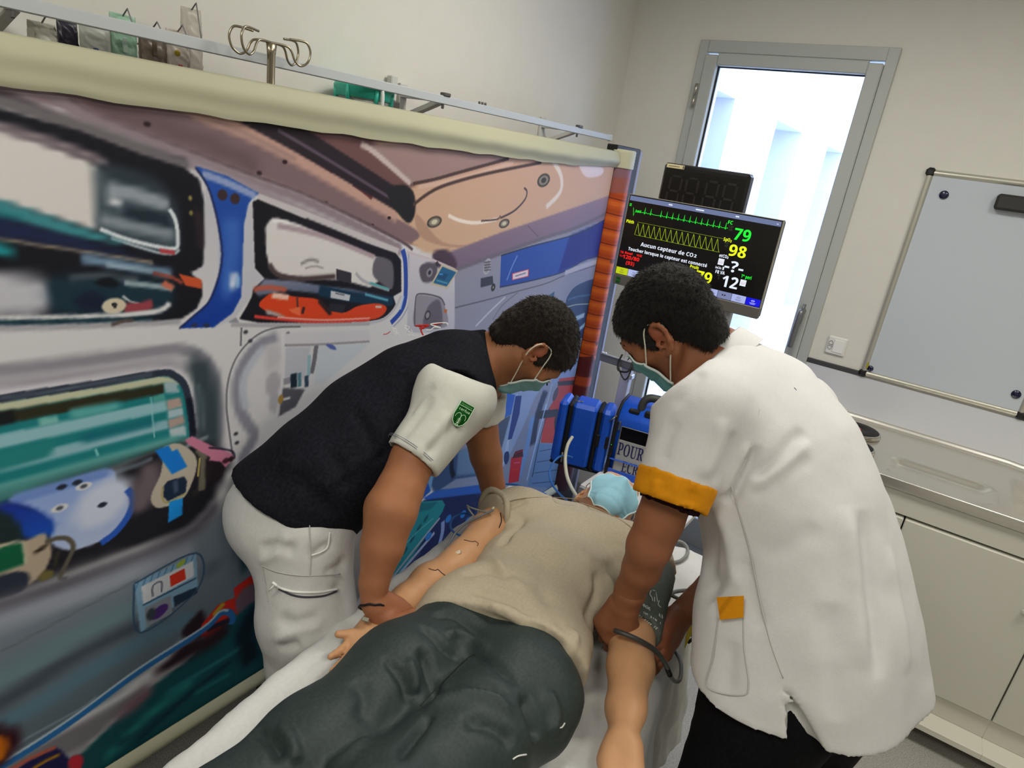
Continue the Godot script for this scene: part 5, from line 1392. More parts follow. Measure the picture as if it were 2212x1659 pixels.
	p.s([Vector2(1615, 900), Vector2(1662, 902)], 4, "a01828", 1)
	p.g([Vector2(1165, 784), Vector2(1450, 819), Vector2(1502, 956), Vector2(1244, 902)], "33507c", 6)
	p.s([Vector2(1235, 787), Vector2(1221, 841), Vector2(1215, 886)], 16, "6a9aca", 3)
	p.s([Vector2(1296, 786), Vector2(1300, 842), Vector2(1316, 875)], 16, "141e36", 5)
	p.g([Vector2(1322, 801), Vector2(1427, 812), Vector2(1495, 922), Vector2(1326, 876)], "5f80a8", 6)
	p.g([Vector2(1262, 894), Vector2(1327, 885), Vector2(1472, 922), Vector2(1506, 973)], "8290b2", 3)
	p.g([Vector2(1198, 895), Vector2(1243, 890), Vector2(1504, 962), Vector2(1512, 1000), Vector2(1229, 919)], "2a60be", 2)
	p.g([Vector2(1199, 901), Vector2(1511, 993), Vector2(1537, 1113), Vector2(1218, 1227), Vector2(1104, 1163)], "19285c", 4)
	p.g([Vector2(1223, 883), Vector2(1182, 901), Vector2(1107, 904), Vector2(1131, 835), Vector2(1185, 803)], "1c54b4", 4)
	p.g([Vector2(1137, 884), Vector2(1277, 931), Vector2(1292, 951), Vector2(1284, 970), Vector2(1116, 1115), Vector2(1079, 1142), Vector2(1035, 1110)], "1d8692", 1)
	for q in [[Vector2(1193, 980)], [Vector2(1170, 1005)], [Vector2(1217, 963)], [Vector2(1147, 1029)]]: p.e(q, 12, 6, "0d5464", 3, -0.8)
	p.s([Vector2(1140, 1012), Vector2(1186, 991), Vector2(1247, 975)], 2, "7fc0c8", 0)
	p.g([Vector2(1156, 897), Vector2(1258, 929), Vector2(1232, 941), Vector2(1151, 924)], "126a78", 3)
	p.s([Vector2(1276, 985), Vector2(1192, 1036), Vector2(1091, 1102)], 8, "98a2b8", 1)
	p.s([Vector2(1260, 1024), Vector2(1195, 1059), Vector2(1114, 1104)], 11, "9fb2d4", 2)
	p.s([Vector2(1291, 1002), Vector2(1295, 1039), Vector2(1285, 1087)], 15, "8298cc", 2)
	p.e([Vector2(1306, 1068)], 7, 10, "22305e", 1)
	for q in [[Vector2(1315, 1004)], [Vector2(1236, 1025)], [Vector2(1382, 1017)], [Vector2(1410, 1051)]]: p.e(q, 13, 12, "2878cc", 2)
	for k in 8: p.s([[Vector2(1207, 1066)][0].lerp([Vector2(1177, 1083)][0], k / 7.0) + Vector2(-4, -3), [Vector2(1207, 1066)][0].lerp([Vector2(1177, 1083)][0], k / 7.0) + Vector2(4, 3)], 2.0, "5a6a98", 0)
	p.im.shrink_x2()
	p.im.resize(2048, 1134, Image.INTERPOLATE_CUBIC)
	return p.im
# the print keeps its proportions: 718 texture pixels to the metre
func mural_uv(q: Vector3) -> Vector2:
	return Vector2((0.05 - q.z) * 718.0 / 2048.0, (1.88 - q.y) * 718.0 / 1134.0)
func build_mural() -> void:
	var t := thing("printed_screen", "large fabric screen printed with an ambulance interior, cream hems top and bottom", "screen", Vector3(-1.3, 0, 0))
	var pm := mat(Color.WHITE, 0.55, 0, 0.35)
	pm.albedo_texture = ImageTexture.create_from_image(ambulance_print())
	pm.texture_repeat = false
	var vs := PackedVector3Array()
	var uv := PackedVector2Array()
	var ix := PackedInt32Array()
	var nz := 60
	var ny := 30
	for j in ny + 1:
		for i in nz + 1:
			var z := lerpf(0.05, -2.632, float(i) / nz)
			var y := lerpf(1.86, 0.315, float(j) / ny)
			var q := Vector3(0.002 * sin(z * 3.0 + y * 2.0), y, z)
			vs.append(q)
			uv.append(mural_uv(q))
	for j in ny:
		for i in nz:
			var a := j * (nz + 1) + i
			ix.append_array([a, a + 1, a + nz + 1, a + 1, a + nz + 2, a + nz + 1])
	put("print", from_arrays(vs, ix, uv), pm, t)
	var cream := mat(Color(0.69, 0.685, 0.585), 0.55, 0, 0.3)
	# top hem: a pocket that sags a little, with soft length-wise folds
	var rows := []
	for j in 15:
		var row := []
		for i in 91:
			var z := lerpf(0.1, -2.640, i / 90.0)
			var a := j / 14.0
			var low := 1.815 + 0.0016 * sin(z * 31.0) + 0.0008 * sin(z * 53.0) + 0.012 * smoothstep(-2.2, -2.62, z) + 0.008 * sin((z + 0.1) / 2.74 * PI)
			var y := lerpf(1.889, low, a)
			row.append(Vector3(0.004 + 0.015 * sin(a * PI * 0.9) + 0.004 * sin(a * 9.0 + z * 1.5) * a, y, z))
		rows.append(row)
	var back := []
	for i in 91:
		var z := lerpf(0.1, -2.640, i / 90.0)
		back.append(Vector3(-0.012, 1.884, z))
	rows.push_front(back)
	put("top_hem", sheet(rows), cream, t)
	var st := begin()
	tube(st, PackedVector3Array([Vector3(-0.012, 1.878, 0.1), Vector3(-0.012, 1.878, -2.66)]), 0.010, 12)
	done("top_tube", st, cream, t)
	rows = []
	for j in 9:
		var row := []
		for i in 61:
			var z := lerpf(0.1, -2.640, i / 60.0)
			var a := j / 8.0
			row.append(Vector3(0.004 + 0.014 * sin(a * PI), lerpf(0.320, 0.268, a), z))
		rows.append(row)
	put("bottom_hem", sheet(rows), cream, t)
	slab("bottom_tube", Vector3(-0.012, 0.262, -2.64), Vector3(0.002, 0.31, 0.1), cream, t)
	# rounded edge: the print wraps round the end post in orange rings under a cream collar
	var c := Vector3(-0.010, 0, -2.705)
	var r := 0.056
	vs = PackedVector3Array()
	uv = PackedVector2Array()
	ix = PackedInt32Array()
	for j in 31:
		for i in 25:
			var a := lerpf(-1.2, 2.2, i / 24.0)
			vs.append(c + Vector3(cos(a - 0.3) * r, lerpf(1.83, 0.28, j / 30.0), -sin(a - 0.3) * r))
			uv.append(Vector2(i / 24.0, j / 30.0))
	for j in 30:
		for i in 24:
			var a := j * 25 + i
			ix.append_array([a, a + 1, a + 25, a + 1, a + 26, a + 25])
	var om := mat(Color.WHITE, 0.5, 0, 0.4)
	om.albedo_texture = ImageTexture.create_from_image(orange_print())
	om.texture_repeat = false
	put("edge_roll", from_arrays(vs, ix, uv), om, t)
	st = begin()
	var prof := []
	for k in 12:
		prof.append(Vector2(0.060 + 0.0012 * (k % 2), 1.826 + k * 0.0062))
	prof.append(Vector2(0.056, 1.900))
	prof.append(Vector2(0.0, 1.900))
	lathe(st, at(c), prof, 36)
	done("collar", st, mat(Color(0.75, 0.74, 0.63), 0.55), t)
	# black end post with a pale outer edge
	var p := thing("screen_post", "black upright end post of the printed screen with a pale grey edge", "post", Vector3(-1.3, 0, -2.80))
	slab("black_profile", Vector3(-0.055, 0.0, -0.075), Vector3(-0.005, 1.915, 0.155), mat(Color(0.015, 0.012, 0.018), 0.5), p)
	slab("pale_edge", Vector3(-0.05, 0.0, -0.100), Vector3(-0.003, 1.912, -0.076), mat(Color(0.55, 0.55, 0.60), 0.35, 0.4), p)
	slab("foot", Vector3(-0.13, 0.0, -0.10), Vector3(0.04, 0.025, 0.15), mat(Color(0.1, 0.1, 0.1), 0.5), p)
	slab("foot", Vector3(-0.10, 0.0, 2.75), Vector3(0.02, 0.025, 2.95), mat(Color(0.1, 0.1, 0.1), 0.5), p)
	slab("far_profile", Vector3(-0.03, 0.0, 2.84), Vector3(0.02, 1.90, 2.90), mat(Color(0.015, 0.012, 0.018), 0.5), p)
func orange_print() -> Image:
	var p := Painter.new(160, 1024, Color.html("c05016"))
	var n := FastNoiseLite.new()
	n.seed = 4
	p.g([Vector2(-5, -5), Vector2(165, -5), Vector2(165, 55), Vector2(-5, 75)], "96564e", 6)
	p.g([Vector2(-5, -5), Vector2(165, -5), Vector2(165, 20), Vector2(-5, 30)], "86606a", 6)
	var y := 84.0
	var k := 0
	while y < 560.0:
		p.s([Vector2(-4, y), Vector2(80, y + 5), Vector2(164, y - 2)], 3.5, "6e2410", 1)
		p.s([Vector2(-4, y + 14), Vector2(80, y + 18), Vector2(164, y + 12)], 12, "d2641e", 5)
		p.s([Vector2(-4, y - 8), Vector2(80, y - 4), Vector2(164, y - 10)], 10, "a8400f", 4)
		if k % 3 == 1: p.e([Vector2(90 + 30 * sin(k), y + 10)], 16, 6, "6a2a12", 4)
		y += 42.0
		k += 1
	p.g([Vector2(-5, 560), Vector2(60, 552), Vector2(80, 570), Vector2(165, 572), Vector2(165, 1030), Vector2(-5, 1030)], "5a1a14", 3)
	p.g([Vector2(-5, 620), Vector2(165, 628), Vector2(165, 660), Vector2(-5, 650)], "a8441a", 4)
	p.g([Vector2(-5, 690), Vector2(165, 690), Vector2(165, 1030), Vector2(-5, 1030)], "6e1d16", 4, "3a2a3a")
	return p.im
# ---------- figures: smooth unions of tapered capsules, meshed as surface nets ----------
class Op:
	var kind := 0          # 0 add capsule, 1 take capsule away, 2 keep below plane, 3 add ellipsoid, 4 take ellipsoid away
	var a := Vector3.ZERO
	var b := Vector3.ZERO
	var ab := Vector3.ZERO
	var inv := 0.0
	var ra := 0.0
	var rb := 0.0
	var k := 0.0
	var side := Vector3.ZERO
	var q := 0.0
	var m := Basis()
	var r := Vector3.ONE
class Sdf:
	var ops: Array[Op] = []
	var xf := Transform3D()
	var sc := 1.0
	var lo := Vector3.ONE * 1e6
	var hi := Vector3.ONE * -1e6
	func grow(p: Vector3, r: float) -> void:
		lo = lo.min(p - Vector3.ONE * r)
		hi = hi.max(p + Vector3.ONE * r)
	func cap(a: Vector3, b: Vector3, ra: float, rb: float, k := 0.02, side := Vector3.ZERO, asp := 1.0) -> void:
		var o := Op.new()
		o.a = xf * a
		o.b = xf * b
		o.ra = ra * sc
		o.rb = rb * sc
		o.k = k * sc
		o.ab = o.b - o.a
		o.inv = 1.0 / maxf(o.ab.length_squared(), 1e-9)
		if asp != 1.0:
			var s := xf.basis * side
			s = (s - o.ab * s.dot(o.ab) * o.inv).normalized()
			o.side = s
			o.q = 1.0 - 1.0 / asp
		ops.append(o)
		grow(o.a, o.ra * maxf(asp, 1.0))
		grow(o.b, o.rb * maxf(asp, 1.0))
	func chain(p: Array, r: Array, k := 0.02, side := Vector3.ZERO, asp := 1.0) -> void:
		for i in p.size() - 1: cap(p[i], p[i + 1], r[i], r[i + 1], k, side, asp)
	func cut_cap(a: Vector3, b: Vector3, ra: float, rb: float, k := 0.01) -> void:
		var l := lo
		var h := hi
		cap(a, b, ra, rb, k)
		ops[-1].kind = 1
		lo = l
		hi = h
	# keep what lies on the far side of n
	func cut(p: Vector3, n: Vector3, k := 0.003) -> void:
		var o := Op.new()
		o.kind = 2
		o.a = xf * p
		o.side = (xf.basis * n).normalized()
		o.k = k
		ops.append(o)
	func ell(c: Vector3, r: Vector3, k := 0.02, turn := Basis(), take := false) -> void:
		var o := Op.new()
		o.kind = 4 if take else 3
		o.a = xf * c
		o.r = r * sc
		o.m = (xf.basis.orthonormalized() * turn).inverse()
		o.k = k * sc
		ops.append(o)
		if not take: grow(o.a, maxf(r.x, maxf(r.y, r.z)) * sc)
	static func one(o: Op, p: Vector3) -> float:
		if o.kind <= 1:
			var pa := p - o.a
			var t := clampf(pa.dot(o.ab) * o.inv, 0.0, 1.0)
			pa -= o.ab * t
			if o.q != 0.0: pa -= o.side * (pa.dot(o.side) * o.q)
			return pa.length() - o.ra - (o.rb - o.ra) * t
		if o.kind == 2: return (p - o.a).dot(o.side)
		var l := o.m * (p - o.a)
		var k0 := (l / o.r).length()
		var k1 := (l / (o.r * o.r)).length()
		return k0 * (k0 - 1.0) / maxf(k1, 1e-6)
	static func field(list: Array[Op], p: Vector3) -> float:
		var d := 10.0
		for o in list:
			var e := one(o, p)
			var kd := o.kind
			if kd == 0 or kd == 3:
				var h := o.k - absf(d - e)
				d = minf(d, e)
				if h > 0.0: d -= h * h * 0.25 / o.k
			else:
				if kd != 2: e = -e
				var h := o.k - absf(d - e)
				d = maxf(d, e)
				if h > 0.0: d += h * h * 0.25 / o.k
		return d
	func value(p: Vector3) -> float:
		return field(ops, p)
	# vertices and triangles of the zero surface
	func net(cell: float) -> Array:
		var o0 := lo - Vector3.ONE * cell * 4.0
		var n := Vector3i(((hi - lo) / cell).ceil()) + Vector3i.ONE * 9
		var nb := Vector3i((n.x + 3) / 4, (n.y + 3) / 4, (n.z + 3) / 4)
		n = nb * 4
		var sy := n.x
		var sz := n.x * n.y
		var f := PackedFloat32Array()
		f.resize(n.x * n.y * n.z)
		f.fill(1.0)
		var rb := cell * 2.0 * 1.7321
		var blocks: Array[Vector3i] = []
		var near := PackedByteArray()
		var ns := Vector3i((nb.x + 3) / 4, (nb.y + 3) / 4, (nb.z + 3) / 4)
		near.resize(ns.x * ns.y * ns.z)
		for cz in ns.z:
			for cy in ns.y:
				for cx in ns.x:
					var m := o0 + Vector3(cx * 16 + 7.5, cy * 16 + 7.5, cz * 16 + 7.5) * cell
					var dm := 10.0
					for o in ops:
						if o.kind == 0 or o.kind == 3: dm = minf(dm, one(o, m))
					near[cx + cy * ns.x + cz * ns.x * ns.y] = 1 if dm < rb * 5.5 + cell * 2.0 + 0.02 else 0
		for bz in nb.z:
			for by in nb.y:
				for bx in nb.x:
					if near[bx / 4 + by / 4 * ns.x + bz / 4 * ns.x * ns.y] == 0: continue
					var c := o0 + Vector3(bx * 4 + 1.5, by * 4 + 1.5, bz * 4 + 1.5) * cell
					var dm := 10.0
					var es := PackedFloat32Array()
					for o in ops:
						var e := one(o, c)
						es.append(e)
						if (o.kind == 0 or o.kind == 3) and e < dm: dm = e
					if dm > rb * 1.25 + cell * 2.0 + 0.02: continue
					var list: Array[Op] = []
					for i in ops.size():
						var o := ops[i]
						var e := es[i]
						if o.kind == 0 or o.kind == 3:
							if e < dm + 2.3 * rb + o.k + 0.01: list.append(o)
						elif o.kind == 2:
							if e > -rb * 1.2 - o.k: list.append(o)
						elif e < rb * 1.2 + o.k: list.append(o)
					var v := field(list, c)
					var i0 := bx * 4 + by * 4 * sy + bz * 4 * sz
					if absf(v) > rb * 1.3 + cell * 2.0:
						if v < 0.0:
							for z in 4:
								for y in 4:
									for x in 4: f[i0 + x + y * sy + z * sz] = -1.0
						continue
					blocks.append(Vector3i(bx, by, bz))
					var base := o0 + Vector3(bx, by, bz) * 4.0 * cell
					for z in 4:
						for y in 4:
							var row := i0 + y * sy + z * sz
							for x in 4: f[row + x] = field(list, base + Vector3(x, y, z) * cell)
		var id := PackedInt32Array()
		id.resize(f.size())
		id.fill(-1)
		var vs := PackedVector3Array()
		var cells := PackedInt32Array()
		var off := PackedInt32Array([0, 1, sy, sy + 1, sz, sz + 1, sz + sy, sz + sy + 1])
		var ea := PackedInt32Array([0, 2, 4, 6, 0, 1, 4, 5, 0, 1, 2, 3])
		var eb := PackedInt32Array([1, 3, 5, 7, 2, 3, 6, 7, 4, 5, 6, 7])
		for b in blocks:
			for z in range(b.z * 4, mini(b.z * 4 + 4, n.z - 1)):
				for y in range(b.y * 4, mini(b.y * 4 + 4, n.y - 1)):
					for x in range(b.x * 4, mini(b.x * 4 + 4, n.x - 1)):
						var i := x + y * sy + z * sz
						var s := f[i] < 0.0
						if (f[i + 1] < 0.0) == s and (f[i + sy] < 0.0) == s and (f[i + sz] < 0.0) == s and (f[i + sy + 1] < 0.0) == s and (f[i + sz + 1] < 0.0) == s and (f[i + sz + sy] < 0.0) == s and (f[i + sz + sy + 1] < 0.0) == s: continue
						var sum := Vector3.ZERO
						var cnt := 0
						for e in 12:
							var u := f[i + off[ea[e]]]
							var w := f[i + off[eb[e]]]
							if (u < 0.0) != (w < 0.0):
								var t := u / (u - w)
								var p := Vector3(ea[e] & 1, (ea[e] >> 1) & 1, ea[e] >> 2)
								var q := Vector3(eb[e] & 1, (eb[e] >> 1) & 1, eb[e] >> 2)
								sum += p + (q - p) * t
								cnt += 1
						id[i] = vs.size()
						cells.append(i)
						vs.append(o0 + (Vector3(x, y, z) + sum / cnt) * cell)
		var ix := PackedInt32Array()
		for i in cells:
			var s := f[i] < 0.0
			for ax in 3:
				var d: int = [1, sy, sz][ax]
				if (f[i + d] < 0.0) == s: continue
				var u: int = [sy, sz, 1][ax]
				var w: int = [sz, 1, sy][ax]
				if i - u - w < 0: continue
				var p0 := id[i]
				var p1 := id[i - u]
				var p2 := id[i - u - w]
				var p3 := id[i - w]
				if p0 < 0 or p1 < 0 or p2 < 0 or p3 < 0: continue
				if s: ix.append_array([p0, p2, p1, p0, p3, p2])
				else: ix.append_array([p0, p1, p2, p0, p2, p3])
		return [vs, ix]
# creases and ridges pressed into cloth: each fold is [points, width, depth]
func press(net: Array, folds: Array, rough := 0.0, freq := 8.0, seed_ := 1) -> Array:
	var vs: PackedVector3Array = net[0]
	var ix: PackedInt32Array = net[1]
	var nn := PackedVector3Array()
	nn.resize(vs.size())
	for i in range(0, ix.size(), 3):
		var c := (vs[ix[i + 2]] - vs[ix[i]]).cross(vs[ix[i + 1]] - vs[ix[i]])
		nn[ix[i]] += c
		nn[ix[i + 1]] += c
		nn[ix[i + 2]] += c
	var push := PackedFloat32Array()
	push.resize(vs.size())
	for f in folds:
		var pts := smooth_path(f[0], 4) if f[0].size() > 2 else PackedVector3Array(f[0])
		var w: float = f[1]
		var dep: float = f[2]
		var bb := AABB(pts[0], Vector3.ZERO)
		for p in pts: bb = bb.expand(p)
		bb = bb.grow(w * 2.6)
		var seg := pts.size() - 1
		for i in vs.size():
			var p := vs[i]
			if not bb.has_point(p): continue
			var best := 1e9
			var bt := 0.0
			for k in seg:
				var d := pts[k + 1] - pts[k]
				var t := clampf((p - pts[k]).dot(d) / maxf(d.length_squared(), 1e-9), 0, 1)
				var e := p.distance_squared_to(pts[k] + d * t)
				if e < best:
					best = e
					bt = (k + t) / seg
			var q := best / (w * w)
			if q < 6.5: push[i] += dep * exp(-q) * minf(1.0, sin(PI * clampf(bt, 0.0, 1.0)) * 1.6 + 0.05)
	var n := FastNoiseLite.new()
	n.seed = seed_
	n.frequency = freq
	n.fractal_octaves = 3
	for i in vs.size():
		var p := vs[i]
		vs[i] = p + nn[i].normalized() * (push[i] + (rough * n.get_noise_3dv(p) if rough > 0.0 else 0.0))
	return [vs, ix]
func relax(net: Array, times: int) -> Array:
	var vs: PackedVector3Array = net[0]
	var ix: PackedInt32Array = net[1]
	for k in times:
		var acc := PackedVector3Array()
		var cnt := PackedInt32Array()
		acc.resize(vs.size())
		cnt.resize(vs.size())
		for i in range(0, ix.size(), 3):
			var a := ix[i]
			var b := ix[i + 1]
			var c := ix[i + 2]
			acc[a] += vs[b] + vs[c]
			acc[b] += vs[a] + vs[c]
			acc[c] += vs[b] + vs[a]
			cnt[a] += 2
			cnt[b] += 2
			cnt[c] += 2
		for i in vs.size():
			if cnt[i] > 0: vs[i] = vs[i].lerp(acc[i] / cnt[i], 0.55)
	return [vs, ix]
func joined(a: Array, b: Array) -> Array:
	var vs: PackedVector3Array = a[0]
	var ix: PackedInt32Array = a[1]
	var n := vs.size()
	vs.append_array(b[0])
	for i in b[1]: ix.append(i + n)
	return [vs, ix]
# skin tone per vertex: base colour with coloured patches [centre, radius, colour, strength]
func tinted(net: Array, base: Color, spots: Array, seed_ := 2) -> ArrayMesh:
	var col := PackedColorArray()
	var n := FastNoiseLite.new()
	n.seed = seed_
	n.frequency = 22.0
	var lin := base.srgb_to_linear()
	for p in net[0]:
		var c := lin * (1.0 + 0.10 * n.get_noise_3dv(p))
		for s in spots:
			var q: float = p.distance_to(s[0]) / s[1]
			if q < 1.6: c = c.lerp(s[2].srgb_to_linear(), s[3] * exp(-q * q * 2.0))
		c.a = 1.0
		col.append(c)
	return from_arrays(net[0], net[1], PackedVector2Array(), col)
func skin_mat(rough := 0.5) -> StandardMaterial3D:
	var m := mat(Color.WHITE, rough, 0, 0.35)
	m.vertex_color_use_as_albedo = true
	m.normal_enabled = true
	m.normal_texture = bump_tex(41, 0.2, 1.2)
	m.normal_scale = 0.25
	m.uv1_triplanar = true
	m.uv1_world_triplanar = true
	m.uv1_scale = Vector3.ONE * 9.0
	return m
# frame of a head: origin between the ears, y up through the crown, z out of the face
func frame(c: Vector3, up: Vector3, face: Vector3) -> Transform3D:
	var z := face.normalized()
	var y := (up - z * up.dot(z)).normalized()
	return Transform3D(Basis(y.cross(z), y, z), c)
func head_ops(s: Sdf) -> void:
	s.ell(Vector3(0, 0.045, -0.018), Vector3(0.077, 0.086, 0.098), 0.02)
	s.ell(Vector3(0, 0.02, 0.035), Vector3(0.066, 0.075, 0.062), 0.03)
	s.cap(Vector3(0, -0.02, 0.035), Vector3(0, -0.078, 0.052), 0.056, 0.034, 0.03)
	for x in [-1.0, 1.0]:
		s.cap(Vector3(x * 0.058, -0.03, 0.0), Vector3(x * 0.022, -0.09, 0.066), 0.018, 0.015, 0.03)
		s.ell(Vector3(x * 0.047, -0.006, 0.06), Vector3(0.022, 0.018, 0.022), 0.02)
	s.ell(Vector3(0, -0.095, 0.074), Vector3(0.02, 0.015, 0.016), 0.02)
	s.cap(Vector3(-0.042, 0.036, 0.078), Vector3(0.042, 0.036, 0.078), 0.012, 0.012, 0.02)
	for x in [-1.0, 1.0]:
		s.ell(Vector3(x * 0.033, 0.018, 0.099), Vector3(0.017, 0.011, 0.014), 0.015, Basis(), true)
		s.ell(Vector3(x * 0.032, 0.017, 0.083), Vector3(0.0135, 0.011, 0.0115), 0.004)
		s.cap(Vector3(x * 0.020, 0.024, 0.093), Vector3(x * 0.045, 0.021, 0.086), 0.0035, 0.003, 0.004)
	s.cap(Vector3(0, 0.028, 0.092), Vector3(0, -0.016, 0.113), 0.008, 0.012, 0.012)
	for x in [-1.0, 1.0]: s.ell(Vector3(x * 0.0135, -0.021, 0.101), Vector3(0.0085, 0.008, 0.011), 0.008)
	s.cap(Vector3(-0.02, -0.052, 0.091), Vector3(0.02, -0.052, 0.091), 0.0065, 0.0065, 0.008)
	s.cap(Vector3(-0.018, -0.062, 0.090), Vector3(0.018, -0.062, 0.090), 0.007, 0.007, 0.008)
	for x in [-1.0, 1.0]:
		var o := [[0.010, -0.031], [-0.004, -0.027], [-0.017, -0.010], [-0.024, 0.010], [-0.021, 0.027], [-0.008, 0.034], [0.005, 0.028], [0.010, 0.014], [0.004, 0.003]]
		var p := []
		for q in o: p.append(Vector3(x * (0.0765 + 0.012 * clampf((0.012 - q[0]) / 0.03, 0, 1)), q[1], q[0] - 0.012))
		for i in p.size() - 1: s.cap(p[i], p[i + 1], 0.0052 if i else 0.007, 0.0048, 0.004)
		s.ell(Vector3(x * 0.0775, 0.000, -0.018), Vector3(0.006, 0.028, 0.016), 0.006, Basis(Vector3.UP, x * 0.35))
		s.ell(Vector3(x * 0.088, -0.004, -0.011), Vector3(0.009, 0.013, 0.009), 0.006, Basis(), true)
		s.cap(Vector3(x * 0.082, -0.012, 0.0), Vector3(x * 0.081, -0.002, 0.003), 0.0045, 0.0045, 0.004)
# cropped hair: a rough cap over the skull and short strands that break its outline
func hair_on(t: Node3D, xf: Transform3D, sc: float, col: Color, thick: float, seed_: int, fringe: float) -> void:
	var s := Sdf.new()
	s.xf = xf * Transform3D(Basis.from_scale(Vector3.ONE * sc), Vector3.ZERO)
	s.sc = sc
	s.ell(Vector3(0, 0.045, -0.018), Vector3(0.079 + thick, 0.087 + thick, 0.0995 + thick), 0.02)
	s.ell(Vector3(0, 0.055, 0.03), Vector3(0.066 + thick, 0.050 + thick, 0.062 + thick), 0.03)
	s.cap(Vector3(0, -0.02, -0.07), Vector3(0, -0.055, -0.062), 0.045, 0.040, 0.03)
	for x in [-1.0, 1.0]:
		s.cap(Vector3(x * 0.064, 0.02, 0.022), Vector3(x * 0.066, -0.012, 0.016), 0.014, 0.010, 0.02)
	s.cut(Vector3(0, 0.066 - fringe, 0.09), Vector3(0, -0.62, 0.78), 0.02)
	s.cut(Vector3(0, 0.0, 0.034), Vector3(0, -0.55, 0.83), 0.015)
	s.cut(Vector3(0, -0.085, -0.06), Vector3(0, -1, -0.12), 0.01)
	for x in [-1.0, 1.0]: s.cut_cap(Vector3(x * 0.105, -0.035, -0.010), Vector3(x * 0.105, 0.016, -0.014), 0.033, 0.034, 0.01)
	s.cut_cap(Vector3(-0.11, -0.080, 0.015), Vector3(0.11, -0.080, 0.015), 0.055, 0.055, 0.015)
	var net := press(s.net(0.004), [], 0.0028, 55.0, seed_)
	var m := mat(Color.WHITE, 0.75, 0, 0.25)
	m.albedo_texture = noise_tex(seed_, 0.08, col.darkened(0.35), col.lightened(0.12))
	m.uv1_triplanar = true
	m.uv1_scale = Vector3.ONE * 16.0
	m.rim_enabled = true
	m.rim = 0.15
	var hair := put("hair", from_arrays(net[0], net[1]), m, t)
	var rng := RandomNumberGenerator.new()
	rng.seed = seed_
	var vs: PackedVector3Array = net[0]
	var sv := PackedVector3Array()
	var si := PackedInt32Array()
	var c := xf * Vector3(0, 0.03 * sc, -0.02 * sc)
	for k in 9000:
		var p := vs[rng.randi() % vs.size()]
		var nrm := (p - c).normalized()
		var flow := xf.basis * Vector3(rng.randf_range(-0.6, 0.6), -0.35 + rng.randf_range(-0.4, 0.4), 0.45 + rng.randf_range(-0.5, 0.5))
		flow = (flow - nrm * flow.dot(nrm)).normalized()
		var dir := (nrm * rng.randf_range(0.25, 0.7) + flow).normalized()
		var ln := rng.randf_range(0.007, 0.016) * (0.6 + thick * 60.0)
		var sd := dir.cross(nrm).normalized() * 0.0008
		var up := sd.cross(dir).normalized() * 0.0008
		var n := sv.size()
		p -= nrm * 0.002
		sv.append_array([p + sd, p - sd + up, p - sd - up, p + dir * ln])
		si.append_array([n, n + 1, n + 3, n + 1, n + 2, n + 3, n + 2, n, n + 3])
	put("hair_strands", from_arrays(sv, si), m, hair).set_meta("kind", "stuff")
# pleated surgical mask wrapped over the lower face; returns its four corners
func mask_on(t: Node3D, xf: Transform3D, sc: float, col: Color) -> Array:
	var s := Sdf.new()
	head_ops(s)
	var dirs := []
	var reach := []
	var o := Vector3(0, -0.045, 0.025)
	for j in 25:
		var v := j / 24.0
		var dr := []
		var rr := []
		for i in 41:
			var u := lerpf(-1.0, 1.0, i / 40.0)
			var yaw := u * 1.15
			# rays fan out from inside the jaw
			var pitch := lerpf(0.66, -1.05, v)
			if absf(u) > 0.6: pitch = lerpf(pitch, lerpf(0.34, -0.62, v), smoothstep(0.6, 1.0, absf(u)))
			var d := Vector3(sin(yaw) * cos(pitch), sin(pitch), cos(yaw) * cos(pitch))
			var p := o + d * 0.16
			for k in 30:
				var f := s.value(p)
				if f < 0.0035: break
				p -= d * f * 0.7
			dr.append(d)
			rr.append(maxf((p - o).length(), 0.066))
		dirs.append(dr)
		reach.append(rr)
	# the sheet bridges hollows beside nose and chin
	for it in 30:
		var nx := []
		for j in 25:
			var rr := []
			for i in 41:
				var m: float = (reach[maxi(j - 1, 0)][i] + reach[mini(j + 1, 24)][i] + reach[j][maxi(i - 1, 0)] + reach[j][mini(i + 1, 40)]) * 0.25
				rr.append(maxf(reach[j][i], m))
			nx.append(rr)
		reach = nx
	var rows := []
	var inner := []
	for j in 25:
		var v := j / 24.0
		var row := []
		var rin := []
		for i in 41:
			var u := lerpf(-1.0, 1.0, i / 40.0)
			var saw := fposmod(v * 4.0, 1.0)
			var pl := 0.0040 * (saw - 0.5) * (1.0 - pow(absf(u), 4.0)) * smoothstep(0.12, 0.25, v) * smoothstep(0.95, 0.8, v)
			var p: Vector3 = o + dirs[j][i] * (reach[j][i] + pl)
			row.append(xf * ((p + dirs[j][i] * 0.0015) * sc))
			rin.append(xf * ((p + dirs[j][i] * 0.0002) * sc))
		rows.append(row)
		inner.append(rin)
	var corners := [rows[2][0], rows[22][0], rows[2][40], rows[22][40]]
	var m := cloth(col, 12.0, 0.6, 0.85, 0.04)
	var mk := put("face_mask", sheet(rows, true), m, t)
	put("inner_layer", sheet(inner, false), mat(Color(0.85, 0.87, 0.87), 0.8), mk)
	# pale welded edges
	var st := begin()
	var edge := mat(Color(0.78, 0.83, 0.82), 0.8)
	for i in [0, 40]:
		var path := []
		for r in rows: path.append(r[i])
		tube(st, PackedVector3Array(path), 0.003, 6)
	tube(st, PackedVector3Array(rows[0]), 0.0022, 6)
	tube(st, PackedVector3Array(rows[24]), 0.0022, 6)
	done("mask_edge", st, edge, mk)
	return corners
func strap(t: Node3D, pts: Array) -> void:
	var st := begin()
	tube(st, smooth_path(pts, 6), 0.0016, 6)
	done("ear_loop", st, mat(Color(0.82, 0.81, 0.74), 0.7), t)
